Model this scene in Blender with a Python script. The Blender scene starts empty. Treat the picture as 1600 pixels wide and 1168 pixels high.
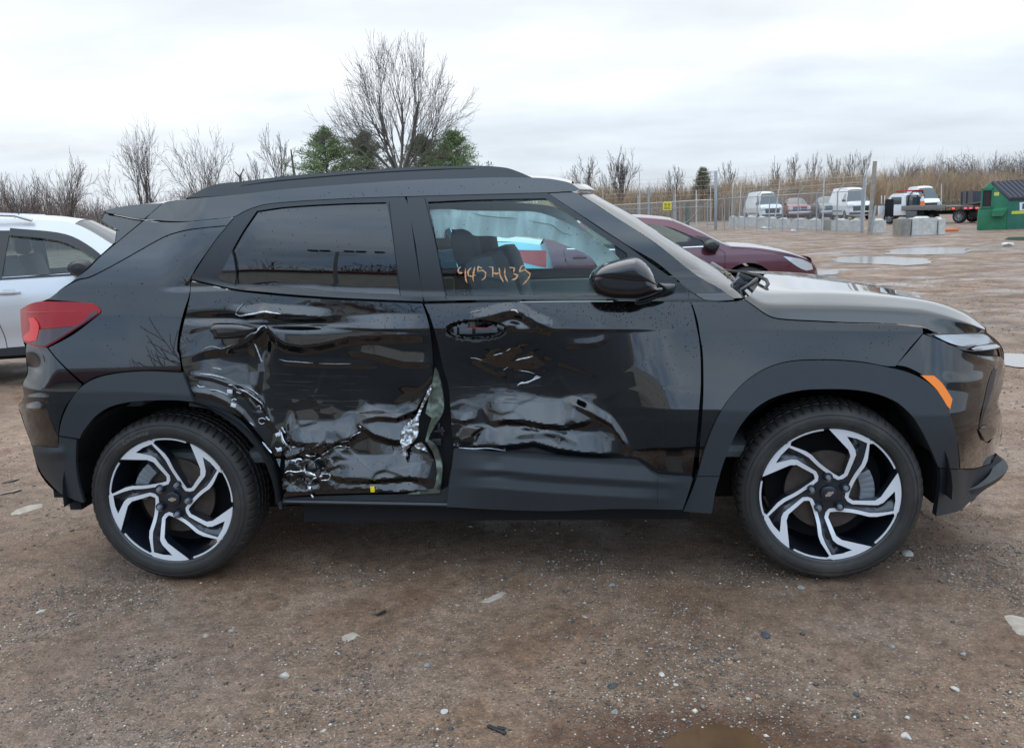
import bpy, bmesh, math, random
import numpy as np
from mathutils import Vector, Matrix, noise as mnoise
from mathutils.geometry import delaunay_2d_cdt
random.seed(7); RNG = np.random.default_rng(11)
rad = math.radians
scene = bpy.context.scene
COL = scene.collection

# ------------------------------------------------------------------ camera
CAM = np.array([1.72090, -3.33390, 1.46259])
YAW, PITCH, ROLL, FPX = -0.0864002, 0.178271549, -0.0357421160, 1390.32673
def _basis():
    f = np.array([math.sin(YAW)*math.cos(PITCH), math.cos(YAW)*math.cos(PITCH), -math.sin(PITCH)])
    r = np.cross(f, [0, 0, 1]); r /= np.linalg.norm(r); u = np.cross(r, f)
    c, s = math.cos(ROLL), math.sin(ROLL)
    return c*r + s*u, -s*r + c*u, f
RT, UP, FW = _basis()
cam_data = bpy.data.cameras.new('camera'); cam = bpy.data.objects.new('camera', cam_data); COL.objects.link(cam)
M = Matrix(((RT[0], UP[0], -FW[0], CAM[0]), (RT[1], UP[1], -FW[1], CAM[1]), (RT[2], UP[2], -FW[2], CAM[2]), (0, 0, 0, 1)))
cam.matrix_world = M
cam_data.sensor_width = 36.0; cam_data.lens = FPX/1600*36.0
cam_data.clip_start = 0.05; cam_data.clip_end = 2000
scene.camera = cam

# ------------------------------------------------------------------ world and sun
SUN_EL, SUN_AZ = rad(58), rad(-25)
world = bpy.data.worlds.new('World'); scene.world = world; world.use_nodes = True
wn, wl = world.node_tree.nodes, world.node_tree.links
wn.clear()
def wnode(t, **k):
    n = wn.new(t)
    for a, b in k.items(): setattr(n, a, b)
    return n
wo = wnode('ShaderNodeOutputWorld')
bg = wnode('ShaderNodeBackground'); bg.inputs['Strength'].default_value = 0.116
sky = wnode('ShaderNodeTexSky', sky_type='NISHITA', sun_disc=False, sun_elevation=SUN_EL, sun_rotation=SUN_AZ)
tc = wnode('ShaderNodeTexCoord')
sep = wnode('ShaderNodeSeparateXYZ'); wl.new(tc.outputs['Generated'], sep.inputs[0])
def wmath(op, a, b=None):
    n = wnode('ShaderNodeMath', operation=op)
    for i, v in enumerate((a, b)):
        if v is None: continue
        if isinstance(v, (int, float)): n.inputs[i].default_value = v
        else: wl.new(v, n.inputs[i])
    return n.outputs[0]
zpos = wmath('MAXIMUM', sep.outputs['Z'], 0.0)
den = wmath('ADD', zpos, 0.16)
cx_ = wmath('DIVIDE', sep.outputs['X'], den); cy_ = wmath('DIVIDE', sep.outputs['Y'], den)
comb = wnode('ShaderNodeCombineXYZ'); wl.new(cx_, comb.inputs[0]); wl.new(cy_, comb.inputs[1])
n1 = wnode('ShaderNodeTexNoise'); n1.inputs['Scale'].default_value = 0.55; n1.inputs['Detail'].default_value = 7; n1.inputs['Roughness'].default_value = .52
wl.new(comb.outputs[0], n1.inputs['Vector'])
n2 = wnode('ShaderNodeTexNoise'); n2.inputs['Scale'].default_value = 1.9; n2.inputs['Detail'].default_value = 6
mp = wnode('ShaderNodeMapping'); mp.inputs['Scale'].default_value = (.75, 1, 1); mp.inputs['Location'].default_value = (3.1, 7.7, 0)
wl.new(comb.outputs[0], mp.inputs[0]); wl.new(mp.outputs[0], n2.inputs['Vector'])
pert = wmath('MULTIPLY', wmath('SUBTRACT', n1.outputs['Fac'], 0.5), 0.22)
xt = wmath('MULTIPLY', sep.outputs['X'], -0.045)
el = wmath('ADD', wmath('ADD', zpos, pert), xt)
ramp = wnode('ShaderNodeValToRGB'); cr = ramp.color_ramp
cr.elements[0].position = 0.0; cr.elements[0].color = (.55, .605, .68, 1)
cr.elements[1].position = 1.0; cr.elements[1].color = (1.30, 1.42, 1.53, 1)
for p_, c_ in ((.055, (.58, .64, .72, 1)), (.10, (.65, .70, .765, 1)), (.135, (.80, .825, .855, 1)), (.18, (.755, .785, .815, 1)), (.26, (.71, .745, .78, 1)), (.36, (.74, .80, .86, 1)), (.6, (1.12, 1.21, 1.29, 1))):
    e = cr.elements.new(p_); e.color = c_
wl.new(el, ramp.inputs[0])
r2 = wnode('ShaderNodeMapRange'); r2.inputs['From Min'].default_value = .3; r2.inputs['From Max'].default_value = .72; r2.inputs['To Min'].default_value = .87; r2.inputs['To Max'].default_value = 1.11
wl.new(n2.outputs['Fac'], r2.inputs['Value'])
vm = wnode('ShaderNodeVectorMath', operation='SCALE'); wl.new(ramp.outputs['Color'], vm.inputs[0])
cs = wmath('MULTIPLY', r2.outputs[0], 9.6)
wl.new(cs, vm.inputs['Scale'])
# broken cloud with blue between on the side behind the photographer, as the paint mirrors it
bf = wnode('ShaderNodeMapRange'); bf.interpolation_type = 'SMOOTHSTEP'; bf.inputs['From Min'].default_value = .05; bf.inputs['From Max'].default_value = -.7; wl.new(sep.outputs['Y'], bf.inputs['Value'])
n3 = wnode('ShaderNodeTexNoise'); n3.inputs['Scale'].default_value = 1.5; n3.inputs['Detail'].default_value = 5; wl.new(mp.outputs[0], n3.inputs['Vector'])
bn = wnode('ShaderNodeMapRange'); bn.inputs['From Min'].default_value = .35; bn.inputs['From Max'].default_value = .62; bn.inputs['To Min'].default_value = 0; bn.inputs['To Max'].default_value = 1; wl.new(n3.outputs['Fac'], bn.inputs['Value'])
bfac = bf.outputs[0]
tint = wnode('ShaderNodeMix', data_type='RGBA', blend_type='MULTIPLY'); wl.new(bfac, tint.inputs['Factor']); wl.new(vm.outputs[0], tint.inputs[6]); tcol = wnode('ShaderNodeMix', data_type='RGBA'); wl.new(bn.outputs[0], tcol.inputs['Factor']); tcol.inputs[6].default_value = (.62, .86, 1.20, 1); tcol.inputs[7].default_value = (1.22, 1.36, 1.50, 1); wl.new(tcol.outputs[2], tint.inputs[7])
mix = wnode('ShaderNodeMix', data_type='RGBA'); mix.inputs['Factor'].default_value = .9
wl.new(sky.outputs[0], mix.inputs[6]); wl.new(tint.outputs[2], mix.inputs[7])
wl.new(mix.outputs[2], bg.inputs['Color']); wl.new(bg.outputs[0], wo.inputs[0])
sun_d = bpy.data.lights.new('sun', 'SUN'); sun_d.energy = 0.5; sun_d.angle = rad(55); sun_d.color = (1, .96, .9)
sun = bpy.data.objects.new('sun', sun_d); COL.objects.link(sun)
# the light comes from the direction (sin az, cos az) at the elevation above
sdir = Vector((math.sin(SUN_AZ)*math.cos(SUN_EL), math.cos(SUN_AZ)*math.cos(SUN_EL), math.sin(SUN_EL)))
sun.rotation_euler = sdir.to_track_quat('Z', 'Y').to_euler()
vs = scene.view_settings
vs.view_transform = 'Standard'; vs.look = 'None'; vs.exposure = 0.28; vs.gamma = 1.0; vs.use_curve_mapping = False
scene.cycles.max_bounces = 8; scene.cycles.transparent_max_bounces = 16; scene.cycles.glossy_bounces = 4

# ------------------------------------------------------------------ helpers
def rays(px, py):
    px = np.asarray(px, float); py = np.asarray(py, float)
    return FW + RT*((px-800)/FPX)[..., None] + UP*((584-py)/FPX)[..., None]
def at(px, py, y):
    """World point where the sight line of a photo point meets the vertical plane at distance y."""
    d = rays(px, py); t = (y-CAM[1])/d[..., 1]
    return CAM + d*np.asarray(t)[..., None]
def ground_at(px, py, z=0.0):
    d = rays(px, py); t = (z-CAM[2])/d[..., 2]
    return CAM + d*np.asarray(t)[..., None]
REG = {1: (0, 280, 3.2), 2: (0, 560, 3.2), 3: (280, 240, 3.636), 4: (280, 460, 3.2455), 5: (620, 280, 3.2), 6: (620, 460, 3.2),
       7: (1060, 360, 2.963), 8: (1060, 560, 2.963), 9: (1400, 480, 3.435), 10: (900, 380, 4.706), 11: (0, 460, 3.435),
       12: (130, 300, 5.31), 13: (660, 290, 4.706), 14: (560, 570, 5.31), 15: (420, 640, 7.785), 16: (280, 560, 7.273),
       17: (290, 470, 5.926), 18: (680, 470, 8.344)}
def Z(k, *pts):
    ox, oy, s = REG[k]
    return [(ox+x/s, oy+y/s) for x, y in pts]

def smooth01(t):
    t = np.clip(t, 0, 1); return t*t*(3-2*t)

def tag(o, label=None, cat=None, group=None, kind=None):
    if label: o['label'] = label
    if cat: o['category'] = cat
    if group: o['group'] = group
    if kind: o['kind'] = kind
    return o
def empty(name, loc=(0, 0, 0), rz=0, parent=None):
    o = bpy.data.objects.new(name, None); COL.objects.link(o); o.location = loc; o.rotation_euler = (0, 0, rz); o.parent = parent
    o.empty_display_size = .2
    return o
def mesh(name, V, F, mat, parent=None, smooth=True, kind=None, label=None):
    me = bpy.data.meshes.new(name)
    me.from_pydata([tuple(map(float, v)) for v in V], [], [tuple(map(int, f)) for f in F])
    if smooth: me.polygons.foreach_set('use_smooth', [True]*len(me.polygons))
    me.materials.append(mat); me.update()
    o = bpy.data.objects.new(name, me); COL.objects.link(o); o.parent = parent
    if kind: o['kind'] = kind
    if label: o['label'] = label
    return o
def tri_mesh(name, V, T, mat, parent=None, kind=None, cols=None, smooth=False, nper=3):
    """fast numpy mesh; T is (n, nper)"""
    me = bpy.data.meshes.new(name)
    me.vertices.add(len(V)); me.vertices.foreach_set('co', np.asarray(V, np.float32).ravel())
    T = np.asarray(T, np.int32)
    me.loops.add(T.size); me.loops.foreach_set('vertex_index', T.ravel())
    me.polygons.add(len(T)); me.polygons.foreach_set('loop_start', np.arange(0, T.size, nper, dtype=np.int32))
    me.polygons.foreach_set('loop_total', np.full(len(T), nper, np.int32))
    if smooth: me.polygons.foreach_set('use_smooth', np.ones(len(T), bool))
    me.update(calc_edges=True); me.validate()
    if cols is not None:
        a = me.color_attributes.new('tone', 'FLOAT_COLOR', 'POINT')
        a.data.foreach_set('color', np.asarray(cols, np.float32).ravel())
    me.materials.append(mat)
    o = bpy.data.objects.new(name, me); COL.objects.link(o); o.parent = parent
    if kind: o['kind'] = kind
    return o
class MB:
    """collects boxes, tubes and polygons into one mesh"""
    def __init__(s): s.V = []; s.F = []
    def add(s, V, F):
        n = len(s.V); s.V += [tuple(v) for v in V]; s.F += [tuple(i+n for i in f) for f in F]; return s
    def box(s, c, d, R=None):
        c = Vector(c); d = [x/2 for x in d]
        vs_ = [Vector((sx*d[0], sy*d[1], sz*d[2])) for sx in (-1, 1) for sy in (-1, 1) for sz in (-1, 1)]
        if R is not None: vs_ = [R @ v for v in vs_]
        return s.add([c+v for v in vs_], [(0, 1, 3, 2), (4, 6, 7, 5), (0, 4, 5, 1), (2, 3, 7, 6), (0, 2, 6, 4), (1, 5, 7, 3)])
    def tube(s, pts, r, n=6, caps=True):
        pts = [Vector(p) for p in pts]; rs = r if isinstance(r, (list, tuple)) else [r]*len(pts)
        V = []; F = []
        for i, p in enumerate(pts):
            d = (pts[min(i+1, len(pts)-1)]-pts[max(i-1, 0)]).normalized()
            a = d.cross(Vector((0, 0, 1)) if abs(d.z) < .9 else Vector((1, 0, 0))).normalized(); b = d.cross(a)
            for k in range(n):
                t = 2*math.pi*k/n; V.append(p+(a*math.cos(t)+b*math.sin(t))*rs[i])
        for i in range(len(pts)-1):
            for k in range(n):
                F.append((i*n+k, i*n+(k+1) % n, (i+1)*n+(k+1) % n, (i+1)*n+k))
        if caps: F.append(tuple(range(n))[::-1]); F.append(tuple(range((len(pts)-1)*n, len(pts)*n)))
        return s.add(V, F)
    def lathe(s, prof, n=32, c=(0, 0, 0), axis='y', a0=0):
        """prof: (radius, along-axis)"""
        V = []; F = []; m = len(prof)
        for k in range(n):
            t = 2*math.pi*k/n+a0; ct, st = math.cos(t), math.sin(t)
            for r, h in prof:
                V.append((c[0]+r*ct, c[1]+h, c[2]+r*st) if axis == 'y' else (c[0]+r*ct, c[1]+r*st, c[2]+h))
        for k in range(n):
            k2 = (k+1) % n
            for j in range(m-1):
                F.append((k*m+j, k2*m+j, k2*m+j+1, k*m+j+1) if axis == 'z' else (k*m+j, k*m+j+1, k2*m+j+1, k2*m+j))
        return s.add(V, F)
    def prism(s, poly, y0, y1):
        """polygon in (x, z) extruded along y"""
        n = len(poly)
        V = [(x, y0, z) for x, z in poly]+[(x, y1, z) for x, z in poly]
        F = [tuple(range(n)), tuple(range(2*n-1, n-1, -1))]+[((i+1) % n, i, n+i, n+(i+1) % n) for i in range(n)]
        return s.add(V, F)
    def build(s, name, mat, parent=None, smooth=False, kind=None, label=None, bevel=0, wn=False):
        o = mesh(name, s.V, s.F, mat, parent, smooth, kind, label)
        bm = bmesh.new(); bm.from_mesh(o.data); bmesh.ops.recalc_face_normals(bm, faces=bm.faces)
        if bevel: bmesh.ops.bevel(bm, geom=[e for e in bm.edges if len(e.link_faces) == 2 and e.calc_face_angle(0) > .5], offset=bevel, segments=2, affect='EDGES', profile=.6)
        bm.to_mesh(o.data); bm.free()
        if smooth or bevel:
            o.data.polygons.foreach_set('use_smooth', [True]*len(o.data.polygons))
            try: o.data.set_sharp_from_angle(angle=rad(38))
            except Exception: pass
        return o

def spline(pts, step, closed=True, corner=38):
    """dense outline: smooth through gentle turns, straight into sharp corners"""
    P = [np.array(p, float) for p in pts]; n = len(P)
    def ang(i):
        a = P[i]-P[i-1]; b = P[(i+1) % n]-P[i]
        c = np.dot(a, b)/(np.linalg.norm(a)*np.linalg.norm(b)+1e-9)
        return math.degrees(math.acos(max(-1, min(1, c))))
    cor = [ang(i) > corner for i in range(n)]
    if not closed: cor[0] = cor[-1] = True
    tan = []
    for i in range(n):
        tan.append(None if cor[i] else (P[(i+1) % n]-P[i-1]))
    out = []
    for i in range(n if closed else n-1):
        a, b = P[i], P[(i+1) % n]; L = np.linalg.norm(b-a)
        la = np.linalg.norm(a-P[i-1])+L; lb = np.linalg.norm(P[(i+2) % n]-b)+L
        ta = (b-a) if tan[i] is None else tan[i]*L/la
        tb = (b-a) if tan[(i+1) % n] is None else tan[(i+1) % n]*L/lb
        m = max(1, int(round(L/step)))
        for k in range(m):
            t = k/m; t2 = t*t; t3 = t2*t
            out.append((2*t3-3*t2+1)*a+(t3-2*t2+t)*ta+(-2*t3+3*t2)*b+(t3-t2)*tb)
    if not closed: out.append(P[-1])
    return np.array(out)
def inside(pts, loops):
    x, y = pts[:, 0], pts[:, 1]; r = np.zeros(len(pts), bool)
    for L in loops:
        a = L; b = np.roll(L, -1, 0)
        for (x1, y1), (x2, y2) in zip(a, b):
            if y1 == y2: continue
            c = ((y1 > y) != (y2 > y)) & (x < (x2-x1)*(y-y1)/(y2-y1)+x1)
            r ^= c
    return r
def edge_dist(pts, loops):
    d = np.full(len(pts), 1e9)
    for L in loops:
        a = L; b = np.roll(L, -1, 0); e = b-a; l2 = (e**2).sum(1)+1e-12
        for i in range(0, len(a)):
            t = np.clip(((pts-a[i])@e[i])/l2[i], 0, 1)
            dd = np.hypot(pts[:, 0]-a[i, 0]-t*e[i, 0], pts[:, 1]-a[i, 1]-t*e[i, 1]); d = np.minimum(d, dd)
    return d
def flat_tris(outline, holes=(), step=3.0, raw=False, corner=38, estep=None):
    loops = [spline(outline, estep or step, corner=corner)]+[spline(h, estep or step, corner=corner) for h in holes]
    if raw: loops = [np.array(outline, float)]+[np.array(h, float) for h in holes]
    A = loops[0]; lo = A.min(0); hi = A.max(0)
    gx = np.arange(lo[0]+step*.5, hi[0], step); gy = np.arange(lo[1]+step*.43, hi[1], step*.87)
    g = np.array([(x+(j % 2)*step*.5, y) for j, y in enumerate(gy) for x in gx]) if len(gx) and len(gy) else np.zeros((0, 2))
    if len(g):
        g = g[inside(g, loops)]
        if len(g): g = g[edge_dist(g, loops) > step*.45]
    V = []; E = []
    for L in loops:
        n = len(V); V += [tuple(p) for p in L]; E += [(n+i, n+(i+1) % len(L)) for i in range(len(L))]
    V += [tuple(p) for p in g]
    r = delaunay_2d_cdt([Vector(v) for v in V], E, [], 0, 1e-5)
    P = np.array([tuple(v) for v in r[0]]); T = np.array([f for f in r[2]])
    c = P[T].mean(1); T = T[inside(c, loops)]
    return P, T, loops
def boundary(T):
    cnt = {}
    for a, b, c in T:
        for e in ((a, b), (b, c), (c, a)):
            cnt[e] = 1
    return [e for e in cnt if (e[1], e[0]) not in cnt]
def sheet(name, outline, mapf, mat, parent=None, holes=(), step=3.0, thick=.016, lip=.0015, inward=(0, 1, 0), corner=38, raw=False, kind=None, label=None, flip=False, smooth=True, estep=None, sharp=48):
    """a formed panel: the outline (any 2D space) is meshed, laid on the surface by mapf, and its edge turned inwards"""
    P, T, loops = flat_tris(outline, holes, step, raw, corner, estep)
    V = mapf(P[:, 0], P[:, 1])
    inw = np.array(inward, float)
    t0 = T[:min(len(T), 200)]
    nrm = np.cross(V[t0[:, 1]]-V[t0[:, 0]], V[t0[:, 2]]-V[t0[:, 0]]).sum(0)
    if (nrm@inw > 0) != flip: T = T[:, ::-1]
    if thick:
        B = boundary([tuple(t) for t in T]); idx = {}
        base = len(V); add = []
        for a, b in B:
            for q in (a, b):
                if q not in idx:
                    idx[q] = base+len(add); add.append(V[q]+inw*lip); add.append(V[q]+inw*thick)
        F = [tuple(t) for t in T]
        for a, b in B:
            F.append((b, a, idx[a], idx[b])); F.append((idx[b], idx[a], idx[a]+1, idx[b]+1))
        V = np.vstack([V, np.array(add)])
    else: F = [tuple(t) for t in T]
    o = mesh(name, V, F, mat, parent, smooth, kind, label); o.data.set_sharp_from_angle(angle=rad(sharp)); return o
def ribbon(strokes, width, mapf, off=(0, -.003, 0), step=1.5, taper=True, jitter=0):
    """raised strips that follow a surface; strokes are 2D polylines; returns MB"""
    mb = MB(); off = np.array(off, float)
    for st in strokes:
        w = width
        if isinstance(st, tuple) and len(st) == 2 and isinstance(st[1], (int, float)): st, w = st
        S = spline(st, step, closed=False, corner=60)
        if len(S) < 2: continue
        d = np.gradient(S, axis=0); d /= (np.linalg.norm(d, axis=1)[:, None]+1e-9); nn = np.stack([-d[:, 1], d[:, 0]], 1)
        t = np.linspace(0, 1, len(S)); ww = w*(np.minimum(1, .35+4*np.minimum(t, 1-t)) if taper else np.ones(len(S)))
        if jitter: ww = ww*(1+jitter*RNG.uniform(-1, 1, len(S)))
        L = S+nn*ww[:, None]/2; R_ = S-nn*ww[:, None]/2
        a = mapf(L[:, 0], L[:, 1])+off*.3; c = mapf(S[:, 0], S[:, 1])+off; b = mapf(R_[:, 0], R_[:, 1])+off*.3
        V = np.vstack([a, c, b]); n = len(S)
        F = []
        for i in range(n-1):
            F += [(i, i+1, n+i+1, n+i), (n+i, n+i+1, 2*n+i+1, 2*n+i)]
        mb.add(V, F)
    return mb

# ------------------------------------------------------------------ materials
MATS = {}
def mat(name, color, rough=.5, metal=0, coat=0, coat_rough=.03, spec=.5, emit=None, var=0, vscale=8, bump=0, bscale=60, rvar=0, attr=False, dirt=None, trans=0, coat_ior=1.5):
    if name in MATS: return MATS[name]
    m = bpy.data.materials.new(name); m.use_nodes = True; nt = m.node_tree; b = nt.nodes['Principled BSDF']
    b.inputs['Base Color'].default_value = (*color, 1); b.inputs['Roughness'].default_value = rough; b.inputs['Metallic'].default_value = metal
    b.inputs['Coat Weight'].default_value = coat; b.inputs['Coat Roughness'].default_value = coat_rough; b.inputs['Coat IOR'].default_value = coat_ior; b.inputs['Specular IOR Level'].default_value = spec
    if trans: b.inputs['Transmission Weight'].default_value = trans
    if emit: b.inputs['Emission Color'].default_value = (*emit[0], 1); b.inputs['Emission Strength'].default_value = emit[1]
    tcn = nt.nodes.new('ShaderNodeTexCoord')
    if var or rvar or dirt:
        nz = nt.nodes.new('ShaderNodeTexNoise'); nz.inputs['Scale'].default_value = vscale; nz.inputs['Detail'].default_value = 6; nz.inputs['Roughness'].default_value = .6
        nt.links.new(tcn.outputs['Object'], nz.inputs['Vector'])
    if var:
        mr = nt.nodes.new('ShaderNodeMapRange'); mr.inputs['From Min'].default_value = .3; mr.inputs['From Max'].default_value = .7; mr.inputs['To Min'].default_value = 1-var; mr.inputs['To Max'].default_value = 1+var
        nt.links.new(nz.outputs['Fac'], mr.inputs['Value'])
        sc = nt.nodes.new('ShaderNodeVectorMath'); sc.operation = 'SCALE'; sc.inputs[0].default_value = color; nt.links.new(mr.outputs[0], sc.inputs['Scale'])
        nt.links.new(sc.outputs[0], b.inputs['Base Color'])
    if attr:
        at_ = nt.nodes.new('ShaderNodeAttribute'); at_.attribute_name = 'tone'; nt.links.new(at_.outputs['Color'], b.inputs['Base Color'])
    if dirt:
        dn = nt.nodes.new('ShaderNodeTexNoise'); dn.inputs['Scale'].default_value = dirt[1]; dn.inputs['Detail'].default_value = 8; dn.inputs['Roughness'].default_value = .7
        nt.links.new(tcn.outputs['Object'], dn.inputs['Vector'])
        dr = nt.nodes.new('ShaderNodeMapRange'); dr.inputs['From Min'].default_value = dirt[2]; dr.inputs['From Max'].default_value = dirt[2]+.2; dr.inputs['To Max'].default_value = dirt[3]
        nt.links.new(dn.outputs['Fac'], dr.inputs['Value'])
        mx = nt.nodes.new('ShaderNodeMix'); mx.data_type = 'RGBA'; mx.inputs[7].default_value = (*dirt[0], 1)
        src = b.inputs['Base Color'].links[0].from_socket if b.inputs['Base Color'].links else None
        if src: nt.links.new(src, mx.inputs[6])
        else: mx.inputs[6].default_value = (*color, 1)
        nt.links.new(dr.outputs[0], mx.inputs[0]); nt.links.new(mx.outputs[2], b.inputs['Base Color'])
    if rvar:
        mr = nt.nodes.new('ShaderNodeMapRange'); mr.inputs['From Min'].default_value = .3; mr.inputs['From Max'].default_value = .7; mr.inputs['To Min'].default_value = max(.02, rough-rvar); mr.inputs['To Max'].default_value = min(1, rough+rvar)
        nt.links.new(nz.outputs['Fac'], mr.inputs['Value']); nt.links.new(mr.outputs[0], b.inputs['Roughness'])
    if bump:
        bz = nt.nodes.new('ShaderNodeTexNoise'); bz.inputs['Scale'].default_value = bscale; bz.inputs['Detail'].default_value = 5
        nt.links.new(tcn.outputs['Object'], bz.inputs['Vector'])
        bp = nt.nodes.new('ShaderNodeBump'); bp.inputs['Strength'].default_value = 1; bp.inputs['Distance'].default_value = bump
        nt.links.new(bz.outputs['Fac'], bp.inputs['Height']); nt.links.new(bp.outputs[0], b.inputs['Normal'])
    MATS[name] = m; return m
def glass(name, tint, ior=1.5, rough=0.0, boost=1.0):
    if name in MATS: return MATS[name]
    m = bpy.data.materials.new(name); m.use_nodes = True; nt = m.node_tree; nt.nodes.clear()
    o = nt.nodes.new('ShaderNodeOutputMaterial'); mx = nt.nodes.new('ShaderNodeMixShader'); tr = nt.nodes.new('ShaderNodeBsdfTransparent'); gl = nt.nodes.new('ShaderNodeBsdfGlossy'); fr = nt.nodes.new('ShaderNodeFresnel')
    tr.inputs[0].default_value = (*tint, 1); gl.inputs['Roughness'].default_value = rough; fr.inputs['IOR'].default_value = ior
    mm = nt.nodes.new('ShaderNodeMath'); mm.operation = 'MULTIPLY'; mm.use_clamp = True; mm.inputs[1].default_value = boost
    nt.links.new(fr.outputs[0], mm.inputs[0]); nt.links.new(mm.outputs[0], mx.inputs[0]); nt.links.new(tr.outputs[0], mx.inputs[1]); nt.links.new(gl.outputs[0], mx.inputs[2]); nt.links.new(mx.outputs[0], o.inputs[0])
    MATS[name] = m; return m
# ------------------------------------------------------------------ ground
PUD = []   # (polygon xy, name, label)
def ground_poly(pts): return np.array([ground_at(x, y)[:2] for x, y in pts])
def blob(pts, wob=.12, n=40, seed=0):
    S = spline(pts, 0.08 if np.ptp(np.array(pts)[:, 0]) < 2 else .3, corner=170); r = np.random.default_rng(seed)
    c = S.mean(0); a = np.arctan2(S[:, 1]-c[1], S[:, 0]-c[0])
    w = 1+wob*sum(r.uniform(-1, 1)/k*np.sin(a*k*2+r.uniform(0, 6)) for k in range(1, 12))
    return c+(S-c)*w[:, None]
puddles_px = [
    ([(1008, 1175), (1040, 1143), (1075, 1128), (1120, 1119), (1165, 1132), (1195, 1152), (1215, 1175), (1215, 1300), (1000, 1300)], 'muddy brown puddle at the bottom edge of the gravel', 'mud'),
    ([(1306, 405), (1340, 400), (1385, 398), (1440, 402), (1440, 409), (1400, 414), (1350, 413), (1312, 410)], 'pale puddle in front of the maroon sedan, nearer of the two long ones', 'far'),
    ([(1382, 391), (1430, 387), (1508, 386), (1505, 394), (1440, 396), (1395, 397)], 'pale straight-edged puddle just behind the nearer long one', 'far'),
    ([(1262, 424), (1280, 420), (1308, 422), (1306, 427), (1270, 429)], 'small bright puddle beside the front bumper of the maroon sedan', 'far'),
    ([(1555, 556), (1585, 550), (1640, 555), (1660, 566), (1600, 571), (1562, 565)], 'small puddle right of the black car bonnet', 'far'),
    ([(1570, 371), (1600, 369), (1640, 371), (1620, 376), (1580, 376)], 'narrow brown puddle in front of the green dumpster', 'mud'),
]
for k, (pp, lab, kd) in enumerate(puddles_px): PUD.append((blob(ground_poly(pp), .08 if k == 0 else .22, seed=k+3), lab, kd))
def seg_axis(vals):
    out = []
    for a, b, s in vals: out += list(np.arange(a, b, s))
    return np.array(out+[vals[-1][1]])
gx = seg_axis([(-600, -60, 60), (-60, -14, 6), (-14, -5, .5), (-5, -2.2, .12), (-2.2, 5.4, .035), (5.4, 9, .12), (9, 22, .4), (22, 60, 3), (60, 900, 80)])
gy = seg_axis([(-80, -8, 8), (-8, -2, .5), (-2, .9, .035), (.9, 6, .1), (6, 24, .3), (24, 60, 1.5), (60, 900, 80)])
GX, GY = np.meshgrid(gx, gy, indexing='ij')
def gheight(X, Y):
    w = np.exp(-((X-1.3)**2+(Y-1)**2)/64.)
    h = w*.010*np.sin(X*1.3+.7*np.sin(Y*.9))*np.sin(Y*1.1+1.2)+w*.005*np.sin(X*4.1+1.5*np.sin(Y*3.3))*np.sin(Y*5.3+.6*X)
    return h
H = gheight(GX, GY)
near = (GX > -6) & (GX < 10) & (GY > -3) & (GY < 24)
idx = np.argwhere(near)
for i, j in idx:
    v = Vector((gx[i], gy[j], 0))
    k_ = 1.0 if gy[j] < 4 else max(.22, 1-(gy[j]-4)*.16)
    H[i, j] += k_*(.012*mnoise.fractal(v*1.7, 1.0, 2.0, 4)+.006*mnoise.fractal(v*7.0, .8, 2.1, 3))
H -= .012
carz = np.exp(-((GX-0)**2+(GY-.15)**2)/.12)+np.exp(-((GX-2.64)**2+(GY-.15)**2)/.12)
H = H*(1-np.clip(carz, 0, 1))
pts2 = np.stack([GX.ravel(), GY.ravel()], 1)
for poly, lab, kd in PUD:
    lo, hi = poly.min(0)-1, poly.max(0)+1
    s = (pts2[:, 0] > lo[0]) & (pts2[:, 0] < hi[0]) & (pts2[:, 1] > lo[1]) & (pts2[:, 1] < hi[1])
    if not s.any(): continue
    q = pts2[s]; ins = inside(q, [poly]); d = edge_dist(q, [poly]); sg = np.where(ins, 1, -1)*d
    w = smooth01((sg+.12)/.2) if kd == 'far' else smooth01((sg+.16)/.26); hh = H.ravel()[s]
    H.ravel()[s] = hh*(1-w)+(-.034)*w if kd == 'far' else hh*(1-.55*w)+(-.026)*w
ni, nj = len(gx), len(gy)
V = np.stack([GX.ravel(), GY.ravel(), H.ravel()], 1)
I = np.arange(ni*nj).reshape(ni, nj)
Q = np.stack([I[:-1, :-1].ravel(), I[1:, :-1].ravel(), I[1:, 1:].ravel(), I[:-1, 1:].ravel()], 1)

gm = bpy.data.materials.new('wet_gravel'); gm.use_nodes = True; nt = gm.node_tree; B = nt.nodes['Principled BSDF']
def gn(t, **k):
    n = nt.nodes.new(t)
    for a, b in k.items(): setattr(n, a, b)
    return n
def gl_(a, b): nt.links.new(a, b)
geo = gn('ShaderNodeNewGeometry')
def gnoise(scale, detail=6, rough=.6, vec=None, stretch=None):
    n = gn('ShaderNodeTexNoise'); n.inputs['Scale'].default_value = scale; n.inputs['Detail'].default_value = detail; n.inputs['Roughness'].default_value = rough
    src = geo.outputs['Position']
    if stretch:
        mpn = gn('ShaderNodeMapping'); mpn.inputs['Scale'].default_value = stretch; gl_(src, mpn.inputs[0]); src = mpn.outputs[0]
    gl_(src, n.inputs['Vector']); return n.outputs['Fac']
def gramp(fac, stops):
    r = gn('ShaderNodeValToRGB'); c = r.color_ramp
    c.elements[0].position, c.elements[0].color = stops[0][0], (*stops[0][1], 1)
    c.elements[1].position, c.elements[1].color = stops[-1][0], (*stops[-1][1], 1)
    for p, q in stops[1:-1]:
        e = c.elements.new(p); e.color = (*q, 1)
    gl_(fac, r.inputs[0]); return r.outputs[0]
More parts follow.
